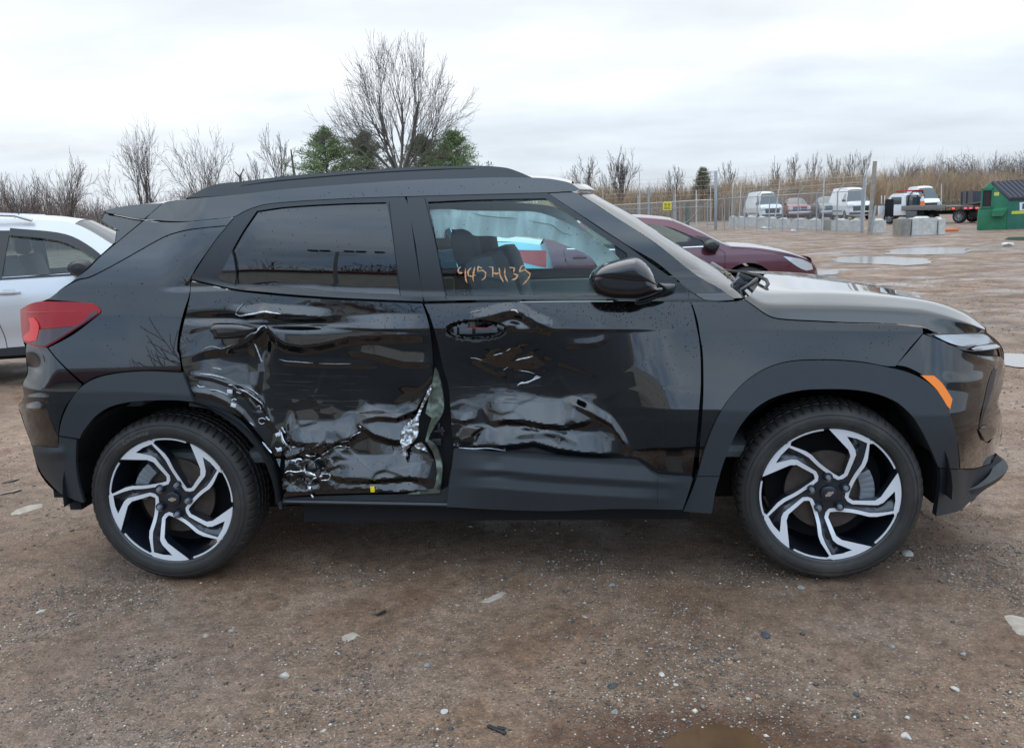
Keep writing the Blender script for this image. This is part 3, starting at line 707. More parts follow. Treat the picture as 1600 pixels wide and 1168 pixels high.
def ripple(px, py):
    w = np.exp(-(((px-520)/170)**2+((py-600)/90)**2)); return w*.0015*nz2(px, py, (.012, .022), 3, 5.0)
rd = addf(
    bump(520, 610, 140, 95, .045), bump(385, 560, 46, 40, .030), bump(640, 670, 40, 55, .03),
    fold([(356, 487), (385, 492), (410, 488), (436, 490), (470, 492), (520, 497)], .020, 14, 9),
    fold([(283, 560), (300, 556), (320, 549), (345, 545), (365, 542), (385, 534), (400, 520), (412, 508), (420, 512), (430, 527), (445, 537), (470, 541), (500, 538), (545, 527), (600, 524), (680, 524)], .024, 34, 12),
    bump(350, 497, 50, 7, .022), bump(470, 506, 60, 8, .026), vfold([(398, 530), (400, 552), (404, 580), (398, 620)], .014, 14, 10), bump(416, 540, 9, 18, .02),
    fold([(545, 548), (590, 556), (630, 566), (676, 568)], .012, 18, 8), fold([(430, 566), (480, 568), (540, 570), (600, 572)], .004, 10, 5),
    fold([(452, 690), (480, 692), (520, 692), (545, 684), (566, 670)], .026, 36, 8),
    fold([(560, 662), (585, 678), (610, 686), (632, 688), (650, 676)], .045, 42, 9), fold([(565, 655), (590, 650), (620, 652), (650, 640), (668, 610)], .020, 20, 8),
    fold([(510, 742), (540, 747), (590, 748), (640, 744), (676, 750)], .034, 38, 8), fold([(500, 766), (560, 762), (620, 768), (680, 764)], .014, 15, 4),
    fold([(440, 768), (470, 768), (500, 764)], .012, 14, 4), vfold([(455, 645), (452, 680), (446, 720), (444, 760)], .018, 8, 10),
    fold([(300, 586), (330, 590), (360, 600), (385, 618), (400, 640)], .007, 7, 5), fold([(300, 612), (330, 616), (355, 628), (380, 648), (400, 672)], .010, 9, 6), fold([(365, 610), (390, 612), (410, 632), (424, 660)], .014, 10, 8),
    crumple, ripple)
rear_door_out = [(298.3, 439.5), (330, 447), (368, 454.5), (410, 459.5), (459, 464), (527.5, 468.5), (600, 472), (660, 474.5), (668.3, 500), (673.5, 528), (676, 561.7), (674.4, 598.6), (668, 612), (659.6, 636), (651, 652), (640, 668), (634, 688), (641, 697), (655, 693), (668, 703), (680.5, 725), (684.5, 755.8), (676, 763.5),
    (634, 768), (557, 770), (495.7, 772), (443, 776), (441, 756), (439, 737), (428, 709.6), (412.5, 688), (397, 669.5), (384.8, 657), (363, 645), (335.5, 634), (304.6, 628), (298.5, 605), (287, 578), (283.5, 560), (281, 540), (285, 515), (291, 490), (297, 462)]
rdoor = cs('rear_door', rear_door_out, body(0, rd), paint, step=1.9, corner=28)
rdm = body(-.004, rd)
# door handle
def inflate(name, outline, y0, front, back, m, parent, R=16, step=3, base=None, label=None):
    P, T, loops = flat_tris(outline, (), step, corner=50)
    d = np.clip(edge_dist(P, loops)/R, 0, 1); h = np.sqrt(1-(1-d)**2)
    f = (lambda o_: plane(y0+o_)) if base is None else (lambda o_: body(base+o_))
    A = f(0)(P[:, 0], P[:, 1]); dv = A-CAM; dv = dv/dv[:, 1:2]
    if base is None: dv = dv*np.array([1, 1, 1])
    Fv = A+dv*(-front*h)[:, None]; Bv = A+np.array([0, 1, 0])*(back*h)[:, None]
    n = len(P); 
    nr = np.cross(Fv[T[:, 1]]-Fv[T[:, 0]], Fv[T[:, 2]]-Fv[T[:, 0]]).sum(0)
    if nr[1] > 0: T = T[:, ::-1]
    F = [tuple(t) for t in T]+[tuple(t[::-1]+n) for t in T]
    for a, b in boundary([tuple(t) for t in T]): F.append((b, a, a+n, b+n))
    return cm_(mesh(name, np.vstack([Fv, Bv]), F, m, parent, True, None, label))
inflate('door_handle', Z(17, (222, 235), (260, 208), (380, 203), (520, 212), (640, 236), (668, 250), (600, 305), (540, 335), (400, 350), (262, 352), (245, 300), (222, 285)), 0, .030, .03, gloss, rdoor, R=9, base=.0, step=2.2)
# flakes of bare metal and primer
fl = ribbon([(Z(17, (462, 120), (500, 138), (560, 130), (640, 118), (730, 98), (800, 108), (880, 122)), 2.6), (Z(17, (462, 118), (490, 70), (540, 18)), .9), (Z(17, (548, 345), (600, 305), (650, 290), (690, 245), (730, 228), (755, 250)), 2.0),
    (Z(17, (640, 395), (660, 440), (690, 520), (705, 560), (722, 556)), 2.0), (Z(17, (870, 540), (930, 556), (1010, 562), (1180, 574)), .9), (Z(17, (1235, 578), (1400, 582), (1530, 580)), .6), (Z(17, (150, 460), (190, 435), (250, 420), (330, 440), (400, 420), (430, 405)), .8),
    (Z(17, (160, 675), (250, 682), (320, 700), (380, 720)), 1.0), (Z(17, (250, 615), (330, 632)), .8), (Z(17, (340, 328), (420, 308), (540, 292)), 1.2)], 1, rdm, jitter=.35)
fl2 = ribbon([(Z(16, (350, 350), (440, 365), (560, 412)), 1.4), (Z(16, (560, 297), (605, 302)), 1.5), (Z(16, (675, 340), (760, 375), (850, 440), (950, 515)), 1.8), (Z(16, (760, 320), (850, 370), (900, 412)), 1.0), (Z(16, (860, 380), (900, 410)), 2.0), (Z(16, (650, 378), (705, 396)), 1.6),
    (Z(16, (205, 300), (240, 320), (300, 318)), 1.5), (Z(16, (590, 480), (620, 455), (655, 470)), 1.6), (Z(16, (885, 545), (915, 535), (930, 575)), 1.4), (Z(16, (985, 660), (1028, 702)), 2.2), (Z(16, (900, 715), (910, 682), (950, 675), (985, 690)), 1.2), (Z(16, (905, 720), (935, 742), (972, 730)), 1.2),
    (Z(16, (945, 945), (990, 1000), (1050, 1075)), 2.6), (Z(16, (1140, 810), (1165, 880), (1190, 950), (1260, 1010)), 3.4), (Z(16, (1165, 775), (1205, 845)), 2.0), (Z(16, (800, 720), (850, 760)), 1.6), (Z(16, (240, 175), (400, 195), (540, 230)), 1.2), (Z(16, (430, 110), (480, 122)), 1.2)], 1, rdm, jitter=.3)
fl3 = ribbon([(Z(15, (235, 615), (310, 615), (370, 600), (410, 610)), 2.8), (Z(15, (310, 600), (330, 640)), 2), (Z(15, (450, 550), (500, 565), (560, 560)), 2.5), (Z(15, (180, 780), (240, 745), (330, 755), (420, 740), (450, 745)), 2.0), (Z(15, (440, 740), (430, 700), (450, 665)), 2.2), (Z(15, (440, 760), (520, 780), (570, 800)), 4.0),
    (Z(15, (445, 830), (500, 860), (500, 900)), 7.0), (Z(15, (500, 880), (540, 840), (590, 820)), 3), (Z(15, (610, 820), (650, 800), (640, 770)), 4), (Z(15, (640, 775), (740, 780), (745, 820), (720, 850), (640, 855)), 1.8), (Z(15, (590, 720), (635, 745)), 1.6), (Z(15, (340, 450), (280, 455)), 1.4),
    (Z(15, (140, 250), (160, 330), (200, 410), (260, 450)), 3.0), (Z(15, (230, 430), (270, 500)), 1.8), (Z(15, (100, 290), (125, 320)), 4.4), (Z(15, (80, 455), (110, 500), (160, 485)), 2.2), (Z(15, (110, 475), (155, 470)), 3.8), (Z(15, (0, 490), (35, 525)), 3.0), (Z(15, (515, 1030), (540, 1070)), 2.6),
    (Z(15, (780, 470), (850, 440), (980, 455), (1000, 450)), 1.4), (Z(15, (650, 550), (700, 520), (780, 460)), 2.2), (Z(15, (860, 500), (900, 490), (960, 465)), 2.0), (Z(15, (990, 350), (1030, 310), (1125, 265)), 1.4), (Z(15, (475, 690), (600, 590), (690, 590)), 1.2), (Z(15, (1100, 195), (1125, 215)), 2), (Z(15, (470, 920), (510, 960)), 4)], 1, body(-.008, rd), jitter=.4)
cm_(fl.build('metal_scrape', primer, rdoor, True, kind='stuff')); cm_(fl2.build('scratch', primer, rdoor, True, kind='stuff')); cm_(fl3.build('torn_flake', bare, rdoor, True, kind='stuff'))
for x, y, w, h, a in ((578-1, 0, 0, 0, 0),)[1:]: pass
for (zx, zy, a) in ((578, 372, 8), (620, 528, 20), (1125, 860, -20), (1140, 1030, -8)):
    (cx0, cy0), = Z(16, (zx, zy)); q = rdm(np.array([cx0]), np.array([cy0]))[0]
    cm_(MB().box(q+np.array([0, -.002, 0]), (.021, .008, .015), Matrix.Rotation(rad(a), 3, 'Y')).build('trim_clip', primer, rdoor, bevel=.002))
(cx0, cy0), = Z(15, (1265, 960)); q = rdm(np.array([cx0]), np.array([cy0]))[0]
cm_(MB().box(q+np.array([0, -.003, 0]), (.017, .010, .024)).build('yellow_tag', mat('yellow_plastic', (.85, .62, .01), .4), rdoor, bevel=.002, label='small yellow plastic tag on the lower door edge'))
# faint long scratches
sc_ = []
rr = random.Random(4)
for _ in range(32):
    x0 = rr.uniform(420, 640); y0 = rr.uniform(580, 650); L = rr.uniform(10, 55); sl = rr.uniform(-.02, .05)
    sc_.append(([(x0, y0), (x0+L/2, y0+L*sl*.6), (x0+L, y0+L*sl)], rr.uniform(.15, .4)))
for _ in range(40):
    x0 = rr.uniform(700, 800); y0 = rr.uniform(600, 630); L = rr.uniform(10, 60); sc_.append(([(x0, y0), (x0+L/2, y0+rr.uniform(-1, 1)), (x0+L, y0+rr.uniform(-2, 2))], rr.uniform(.15, .35)))
scm = mat('scratch_grey', (.09, .095, .10), .5)
cm_(ribbon([s for s in sc_ if s[0][0][0] < 680], 1, body(-.001, rd), (0, -.001, 0)).build('fine_scratches', scm, rdoor, kind='stuff'))

# -- front door
hx, hy = 743.5, 516
def recess(px, py):
    u = (px-hx)/46; v = (py-hy)/15.5; r = np.sqrt(u*u+v*v); return .035*smooth01((1.08-r)/.22)
def fdw(px, py):
    w = np.exp(-(((px-800)/80)**2+((py-580)/55)**2)); k = w > .05; o_ = np.zeros(np.shape(px)); o_[k] = w[k]*.0025*nz2(px[k], py[k], (.02, .032), 3, 3.0); return o_
_fc3 = facets(12, 16, 700, 800, 640, 715, .9, .34); _fc4 = facets(15, 22, 690, 1000, 560, 720, 1.8, .12)
def lower_rough(px, py):
    return np.exp(-(((px-728)/34)**4+((py-676)/30)**4))*_fc3(px, py)+np.exp(-(((px-850)/130)**2+((py-650)/70)**2))*_fc4(px, py)*.25
fd = addf(bump(800, 600, 95, 60, .04), recess, fdw, lower_rough,
    fold([(735, 498), (760, 494), (785, 487), (803, 484), (818, 490), (840, 503), (868, 513)], .018, 14, 16), bump(812, 500, 18, 9, .016), bump(800, 507, 8, 5, -.012), bump(822, 498, 5, 6, -.012),
    fold([(762, 660), (790, 655), (820, 656), (850, 662), (880, 664), (905, 660), (935, 654)], .040, 42, 9), fold([(893, 630), (925, 645), (955, 662), (975, 690), (985, 706)], .016, 14, 7), vfold([(892, 622), (895, 640), (893, 662)], .012, 18, 14),
    fold([(738, 694), (770, 696), (800, 694), (835, 690), (870, 700), (910, 706), (945, 708), (975, 706)], .030, 32, 8), fold([(800, 680), (830, 677), (870, 676), (900, 690)], .006, 10, 8),
    fold([(703, 655), (725, 657), (742, 654)], .012, 14, 4), fold([(880, 540), (930, 537), (950, 530)], .004, 12, 6))
front_door_out = [(663.3, 475), (720, 473.5), (776, 472.5), (850, 471.5), (932.5, 471), (1010, 471), (1078, 471), (1083.5, 488), (1088.2, 511), (1092, 530), (1094.3, 555), (1095, 592.5), (1094, 616), (1091, 650), (1087.5, 690), (1081, 744.5), (1032.5, 742), (1023, 737.5), (1010, 728), (995, 718.5), (932.5, 714), (870, 710), (807.5, 706.5), (750, 702), (709, 698), (706, 672), (704.5, 647), (700.5, 600.6), (694, 580), (688, 555), (683, 532), (674, 500)]
fdoor = cs('front_door', front_door_out, body(0, fd), paint, step=2.1, corner=28)
fdm = body(-.003, fd)
# exposed handle mechanism
hb = MB()
q = body(.004)(np.array([728., 760, 712, 782]), np.array([517., 516, 516, 512]))
hb.box(q[0]+np.array([0, .004, 0]), (.05, .02, .022)); hb.box(q[1]+np.array([0, .006, 0]), (.085, .012, .02)); hb.box(q[2], (.012, .02, .03)); hb.box(q[3]+np.array([0, .004, .003]), (.03, .014, .012), Matrix.Rotation(.4, 3, 'Y'))
hm = cm_(hb.build('handle_mechanism', mat('grey_plastic', (.07, .08, .09), .4), fdoor, bevel=.002))
cm_(ribbon([Z(18, (440, 368), (560, 350), (640, 352), (740, 345), (700, 395), (720, 370))], .8, body(.0), (0, -.002, 0), taper=False).build('red_wire', mat('red_wire', (.45, .03, .06), .4), hm, True))
cm_(ribbon([[(hx-47*math.cos(t), hy+16*math.sin(t)+.5) for t in np.linspace(-.25, 3.3, 16)]], 2.0, body(-.001), (0, -.004, 0), taper=False).build('recess_rim', satin, fdoor, True))
cm_(ribbon([(Z(18, (1070, 1100), (1120, 1070), (1180, 1065), (1240, 1045), (1290, 1020), (1375, 990)), 2.6), (Z(18, (1290, 1000), (1310, 985), (1350, 980)), 1.6), (Z(18, (760, 712), (830, 690), (880, 682)), 1.2), (Z(18, (930, 655), (985, 615)), 1.0), (Z(18, (985, 122), (1040, 122), (1085, 155)), 2.2),
    (Z(18, (1050, 775), (1120, 755), (1200, 740), (1270, 720)), 1.8), (Z(18, (1090, 905), (1200, 920), (1300, 950)), .8), (Z(18, (460, 740), (530, 748), (610, 770)), .7), (Z(18, (440, 152), (520, 140), (600, 118)), .6), (Z(18, (890, 900), (950, 860)), .6),
    (Z(6, (310, 765), (380, 770), (460, 768), (545, 780)), 1.6)], 1, fdm, jitter=.35).build('paint_scrape', primer, fdoor, True, kind='stuff'))
cm_(ribbon([s for s in sc_ if s[0][0][0] >= 680], 1, body(-.001, fd), (0, -.001, 0)).build('fine_scratches', scm, fdoor, kind='stuff'))
cl_disp = addf(fold(Z(6, (255, 868), (500, 880), (800, 905), (1100, 925), (1475, 948)), .020, 24, 26, 1.0), fold(Z(6, (255, 955), (500, 968), (800, 992), (1100, 1010), (1440, 1028)), .022, 16, 40, 1.0), bump(780, 742, 25, 4, .006), bump(770, 722, 14, 10, .006))
cladp = cs('door_cladding', Z(6, (285, 773), (600, 799), (1000, 825), (1195, 836), (1240, 862), (1288, 899), (1320, 912), (1480, 919), (1455, 1000), (1428, 1075), (1100, 1071), (800, 1081), (500, 1074), (250, 1060), (262, 950), (275, 860)), body(-.030, cl_disp), clad, fdoor, thick=.04, step=2.6)
cm_(ribbon([Z(6, (1303, 915), (1303, 1045))], .8, body(-.045, cl_disp), (0, -.0006, 0), taper=False).build('cladding_seam', void, cladp))
# -- sills and the torn gap between the doors
cs('sill', [(442, 778), (495, 775), (557, 773), (640, 771), (686, 766), (700, 760), (704, 735), (760, 740), (1075, 750), (1070, 792), (700, 792), (600, 786), (441, 787)], body(.02), clad, thick=.05)
cm_(MB().tube([tuple(p) for p in body(.015)(np.linspace(443, 700, 14), np.linspace(783, 788, 14))], .009, 6).build('sill_flange', satin, car, True)) 
cs('inner_pillar', [(655, 474), (672, 474), (700, 560), (708, 600), (712, 700), (712, 775), (640, 775), (630, 690), (655, 620), (668, 560)], body(.055), void, thick=0)
tn = lambda px, py: .018*nz2(px, py, (.06, .03), 3, 4.0)
cs('torn_door_edge', Z(4, (1296, 372), (1312, 400), (1328, 455), (1342, 565), (1332, 610), (1300, 660), (1275, 705), (1262, 735), (1300, 772), (1322, 820), (1334, 870), (1328, 960), (1322, 1004), (1240, 1010), (1150, 1014), (1170, 1004), (1290, 985), (1302, 940), (1305, 880), (1290, 810), (1262, 760), (1248, 742), (1262, 680), (1280, 625), (1262, 612), (1248, 600), (1262, 540), (1278, 470)), body(.004, tn), olive, rdoor, thick=.02)
tm = lambda px, py: -.030*np.abs(nz2(px, py, (.05, .05), 4, 6.0))-.012
cs('torn_skin', Z(4, (1283, 452), (1272, 500), (1240, 560), (1222, 610), (1215, 650), (1212, 700), (1200, 730), (1165, 765), (1150, 782), (1152, 815), (1140, 832), (1130, 812), (1132, 785), (1120, 740), (1122, 705), (1150, 660), (1180, 635), (1200, 618), (1218, 580), (1245, 520), (1268, 470)), body(-.004, tm), bare, rdoor, thick=.012, step=2.0)
cs('torn_skin', Z(4, (1190, 762), (1225, 748), (1245, 768), (1262, 800), (1240, 790), (1205, 778)), body(-.004, tm), bare, rdoor, thick=.01, step=2.0)
hs = MB()
for (zx, zy, w_, h_) in ((1318, 690, .05, .012), (1318, 672, .012, .05), (1335, 690, .012, .045), (1300, 610, .03, .03), (1305, 745, .04, .035)):
    (a0, b0), = Z(4, (zx, zy)); q = body(.03)(np.array([a0]), np.array([b0]))[0]; hs.box(q, (w_, .02, h_*.8))
cm_(hs.build('door_hinge', satin, car, bevel=.003))
# -- fender
cs('front_fender', [(1080.5, 471), (1110, 471.2), (1146, 471.5), (1163, 468.2), (1178, 479), (1195, 491), (1208.5, 497.3), (1235.5, 500.7), (1280, 502.8), (1323, 505.3), (1397.5, 507.3), (1441.5, 512.5), (1442, 520), (1420, 545), (1399, 572)]+[(x, y-1.5) for x, y in Z(8, (960, 38), (850, 18), (720, 8), (600, 8), (540, 12), (480, 22), (425, 39), (370, 66), (318, 102), (270, 147), (228, 197), (190, 259), (160, 322), (130, 397), (108, 467), (93, 538))]+[(1093, 700), (1096.5, 660), (1099, 620), (1099.3, 590), (1098, 550), (1094, 525), (1091, 505), (1087, 490)], body(), paint)
cs('a_pillar', [(857.5, 302.5), (893, 301), (905, 304), (960, 338.5), (1025, 380.5), (1087, 429), (1125, 451), (1144, 465), (1147, 468.5), (1104, 468.5), (1070, 446), (1027.5, 411), (979, 382)], body(.004), paint)
cs('sail_panel', [(1072, 450), (1102, 469), (1080, 469)], body(.008), satin, thick=.01)
# -- door frames and glass
rf_out = Z(3, (66, 712), (160, 560), (265, 410), (312, 360), (370, 322), (455, 291), (700, 264), (1000, 253), (1280, 245), (1303, 300), (1342, 560), (1381, 800), (1384, 838), (900, 817), (650, 800), (480, 785), (320, 768))
rf_in = Z(3, (440, 326), (600, 303), (900, 284), (1175, 276), (1192, 350), (1218, 520), (1250, 800), (900, 783), (600, 756), (332, 738), (325, 700), (302, 545), (362, 440))
rf = cs('rear_door_frame', rf_out, body(.003, addf(fold(Z(3, (60, 712), (320, 772), (650, 805), (900, 822), (1384, 843)), .008, 6, 3))), satin, holes=[rf_in], corner=30)
cs('rear_door_glass', Z(3, (430, 318), (600, 296), (900, 277), (1180, 268), (1198, 350), (1225, 520), (1258, 808), (900, 790), (600, 764), (325, 745), (318, 700), (295, 545), (355, 435)), body(.012), g_dark, rf, thick=0, step=6)
for st_ in (Z(3, (300, 545), (322, 640), (320, 768)), Z(3, (1192, 275), (1220, 520), (1256, 805))): cm_(ribbon([st_], 1.0, body(.002), (0, -.001, 0), taper=False).build('frame_seam', void, rf))
cs('corner_pane', Z(3, (298, 560), (228, 695), (232, 715), (316, 738), (322, 700), (310, 600)), body(.0), gloss, rf, thick=.004)
ff_out = Z(5, (50, 89), (300, 77), (600, 70), (750, 67), (1000, 236), (1150, 333), (1300, 442), (1443, 538), (1460, 603), (1000, 598), (500, 602), (137, 608), (125, 560), (98, 350), (68, 190))
ff_in = Z(5, (155, 113), (400, 102), (740, 95), (950, 234), (1152, 372), (1180, 582), (700, 583), (248, 582), (215, 430), (180, 262))
ff = cs('front_door_frame', ff_out, body(.003, fold(Z(5, (130, 612), (500, 608), (1000, 603), (1462, 606)), .008, 6, 3)), satin, holes=[ff_in], corner=30)
fg = cs('front_door_glass', Z(5, (147, 107), (400, 95), (744, 88), (955, 228), (1160, 368), (1186, 586), (700, 586), (243, 586), (208, 430), (173, 262)), body(.012), g_tint, ff, thick=0, step=6)
cm_(ribbon([Z(5, (140, 92), (190, 300), (248, 605))], 1.0, body(.002), (0, -.001, 0), taper=False).build('frame_seam', void, ff))
for i_ in range(1):
    REG[19] = (690, 400, 10)
    num = [[(300, 165), (262, 210), (268, 265), (330, 262)], [(372, 190), (372, 270), (378, 360), (398, 420)], [(470, 175), (415, 240), (420, 310), (480, 315), (540, 290)], [(522, 160), (500, 260), (490, 340), (500, 400)], [(630, 190), (575, 165), (560, 230)], [(560, 240), (640, 225), (690, 260), (680, 330), (625, 380)],
           [(740, 170), (800, 175), (800, 330)], [(800, 250), (850, 275), (900, 265)], [(900, 180), (915, 300), (965, 405)], [(990, 180), (990, 300), (1035, 405)], [(1060, 180), (1140, 185), (1125, 255)], [(1110, 270), (1190, 300), (1160, 350), (1085, 375)], [(1310, 150), (1250, 160), (1215, 250)], [(1215, 250), (1300, 210), (1385, 280), (1350, 360), (1265, 450)]]
    cm_(ribbon([Z(19, *s) for s in num], 2.1, body(.0105), (0, -.001, 0), jitter=.5).build('painted_number', mat('orange_marker', (.60, .33, .15), .6), fg, label='orange handwritten number on the front door glass'))
    cm_(ribbon([(Z(19, (240, 525), (390, 528)), 1.6), (Z(19, (250, 545), (385, 548)), 1.0), (Z(19, (320, 550), (320, 615)), 1.8), (Z(19, (350, 560), (352, 600)), 1.2), (Z(19, (385, 560), (385, 605)), 1.4), (Z(19, (205, 570), (215, 572)), 1.2)], 1, body(.0105), (0, -.0006, 0), taper=False).build('glass_mark', mat('black_print', (.01, .03, .025), .5), fg))
# -- front bumper
ab = body(0, addf(fold(Z(9, (250, 395), (380, 400), (500, 385)), .006, 14, 14), fold(Z(9, (345, 228), (440, 262), (540, 300), (600, 330)), .010, 7, 12)))
fbp = cs('front_bumper', Z(9, (146, 144), (210, 167), (325, 216), (345, 230), (440, 258), (552, 266), (550, 290), (520, 332), (497, 385), (468, 520), (442, 640), (445, 660), (480, 725), (500, 727), (553, 662), (562, 700), (543, 770), (513, 835), (440, 858), (346, 866), (336, 760), (312, 650), (298, 600), (274, 530), (224, 440), (154, 370), (66, 322), (3, 309), (70, 235)), ab, paint)
def cornermap(off=0.0):
    def f(px, py):
        d_, yb = body_t(np.asarray(px, float), np.asarray(py, float), off); w_ = smooth01((np.asarray(px, float)-1495)/45)
        y = yb*(1-w_)+w_*(np.interp(px, [1440, 1465, 1500, 1540, 1575], [.145, .20, .31, .45, .60])+off); return plane(0, lambda a, b: y)(px, py)
    return f
cs('bumper_skirt', Z(9, (236, 861), (346, 870), (440, 863), (515, 838), (542, 785), (570, 820), (580, 860), (560, 905), (500, 958), (400, 1040), (350, 1085), (290, 1105), (215, 1120), (232, 1000), (240, 930)), cornermap(-.008), clad, thick=.04)
cs('bumper_corner', Z(9, (540, 262), (566, 268), (580, 285), (583, 340), (572, 420), (549, 500), (560, 560), (570, 600), (563, 690), (545, 765), (512, 838), (480, 830), (505, 727), (480, 722), (452, 660), (452, 640), (476, 520), (505, 390), (526, 335)), body(.02), gloss, fbp, thick=.02)
cs('front_splitter_core', Z(9, (1, 1), (2, 1), (2, 2)), body(), void, fbp) if False else None
def splitmap(px, py):
    yb_ = np.interp(px, [1496, 1516, 1540, 1563, 1574], [767, 764, 757, 745, 736]); y = np.interp(px, [1440, 1465, 1500, 1540, 1575], [.12, .17, .26, .36, .48])+np.clip(yb_-py, -2, 60)*.0042; return plane(0, lambda a, b: y)(px, py)
cs('front_splitter', Z(9, (330, 983), (400, 970), (455, 940), (505, 890), (541, 790), (578, 812), (603, 850), (598, 872), (560, 907), (480, 952), (400, 978)), splitmap, clad, fbp, thick=.03, inward=(-.35, .2, -.9))
cs('side_marker', Z(9, (137, 366), (205, 367), (250, 410), (303, 492), (291, 548), (265, 515), (222, 445), (180, 402)), body(-.006), mat('amber_lens', (.90, .20, .004), .25, coat=.25, emit=((1, .35, .02), .08), bump=.0008, bscale=300), fbp, thick=.015)
lens = mat('headlamp_lens', (.42, .45, .48), rough=.08, coat=1, metal=.35)
hl = cs('headlamp', Z(9, (160, 142), (200, 142), (340, 139), (470, 139), (500, 155), (527, 190), (560, 205), (548, 222), (430, 236), (345, 226), (322, 212), (240, 178)), body(.006), gloss)
cs('upper_lens', Z(9, (205, 150), (300, 146), (465, 144), (498, 160), (520, 186), (470, 200), (400, 208), (340, 206), (268, 182)), body(-.004, fold(Z(9, (260, 185), (340, 208), (470, 202), (525, 190)), .012, 14, 3)), lens, hl, thick=.01)
cs('lower_lens', Z(9, (405, 222), (440, 208), (540, 199), (562, 214), (500, 225), (430, 231)), body(-.006, fold(Z(9, (400, 226), (480, 228), (570, 218)), .01, 8, 2)), lens, hl, thick=.01)
cs('corner_slot', Z(9, (518, 338), (542, 328), (520, 430), (492, 520), (466, 600), (458, 645), (444, 645), (470, 520), (498, 395)), body(-.002, fold(Z(9, (440, 600), (500, 500), (545, 330)), .003, 10, 10)), satin, fbp, thick=.02)
cs('fog_surround', Z(9, (444, 655), (490, 640), (552, 648), (545, 682), (485, 724)), body(-.006, fold(Z(9, (440, 722), (500, 726), (560, 680)), .03, 20, 2)), gloss, fbp, thick=.02)

# -- lofts across the car
def resample(P, n):
    P = np.asarray(P, float); s = np.r_[0, np.cumsum(np.linalg.norm(np.diff(P, axis=0), axis=1))]; t = np.linspace(0, s[-1], n)
    return np.stack([np.interp(t, s, P[:, k]) for k in range(P.shape[1])], 1)
def crs(name, edge, centre, m, parent=None, n=40, nu=14, p=2.0, mids=None, flip=False, thick=0):
    """edge and centre: 3D curves on the near side and on the centre line; mirrored to the far side"""
    E = resample(edge, n); Cc = resample(centre, n); rows = []
    us = np.linspace(0, 1, nu)
    if mids is None:
        for u in us:
            w = 1-(1-u)**p; q = E+(Cc-E)*w; q[:, 1] = E[:, 1]+(Cc[:, 1]-E[:, 1])*u; rows.append(q)
    else:
        K = [E]+[resample(q, n) for q in mids]+[Cc]
        for i in range(len(K)-1):
            for k in range(6 if i else 4):
                rows.append(None if False else K[i]+(K[i+1]-K[i])*(k/(6 if i else 4)))
        rows.append(K[-1])
        # soften across
        R_ = np.array(rows)
        for _ in range(2): R_[1:-1] = (R_[:-2]+5*R_[1:-1]+R_[2:])/7
        rows = list(R_)
    far = []
    for q in rows[-2::-1]:
        f2 = q.copy(); f2[:, 1] = 2*HW-q[:, 1]; far.append(f2)
    G_ = np.array(rows+far); a, b = G_.shape[:2]; V = G_.reshape(-1, 3)
    F = [(i*b+j, i*b+j+1, (i+1)*b+j+1, (i+1)*b+j) for i in range(a-1) for j in range(b-1)]
    f0 = F[len(F)//2]; nn_ = np.cross(V[f0[1]]-V[f0[0]], V[f0[2]]-V[f0[0]]); cc_ = np.array([1.3, HW, .75])
    if nn_@(V[f0[0]]-cc_) < 0: F = [f[::-1] for f in F]
    return cm_(mesh(name, V, F, m, parent or car))
def pl(pts, y):
    P = np.array(spline(pts, 6, closed=False, corner=60)); return plane(y)(P[:, 0], P[:, 1])
def bo(pts, off=0):
    P = np.array(spline(pts, 6, closed=False, corner=60)); return body(off)(P[:, 0], P[:, 1])
E_ = bo(top_edge); C_ = E_.copy(); C_[:, 1] = HW; C_[:, 2] += .028
crs('roof_panel', E_, C_, paint, p=2.4)
E_ = bo([(186/5.31+130, 328.5), (210, 321), (254, 317.5)]); C_ = E_.copy(); C_[:, 1] = HW; C_[:, 2] += .03; C_[:, 0] -= .02
crs('spoiler_top', E_, C_, paint, sp, n=8)
E_ = bo([(893, 300), (905, 303), (960, 338), (1025, 380), (1087, 429), (1125, 451), (1146, 466)], .004); C_ = pl([(915, 296), (926, 303), (989, 338), (1050, 377), (1121, 420), (1150, 437), (1168, 448)], HW)
crs('windscreen', E_, C_, g_clear, p=2.6)
E_ = bo([(893, 287), (906, 296), (900, 301)]); C_ = E_.copy(); C_[:, 1] = HW; C_[:, 0] += .07; C_[:, 2] += .005
crs('windscreen_header', E_, C_, paint, n=6, p=2.6)
seam = [(1163, 466.5), (1178, 477), (1195, 489), (1208, 495.3), (1235, 498.5), (1280, 500.8), (1323, 503), (1397, 505.3), (1441, 510), (1461.6, 519), (1498.7, 520.3), (1539, 518.6)]
R1 = [(1172, 462), (1195, 474), (1250, 477), (1330, 479), (1431, 484), (1465, 491), (1500, 502), (1538, 515)]
R2 = [(1180, 452), (1200, 457), (1300, 457), (1400, 463), (1465, 473), (1510, 490), (1541, 511)]
S_ = [(1195, 428), (1240, 431), (1296, 437), (1340, 442), (1380, 448), (1422, 457), (1465, 468), (1512, 488), (1534, 502), (1541, 508)]
hood = crs('bonnet', bo(seam, -.001), pl(S_, HW), paint, mids=[pl(R1, .118), pl(R2, .25)], n=60)
# bonnet lip folding down in front
e0 = bo([(1461.6, 519), (1498.7, 520.3), (1539, 518.6)])
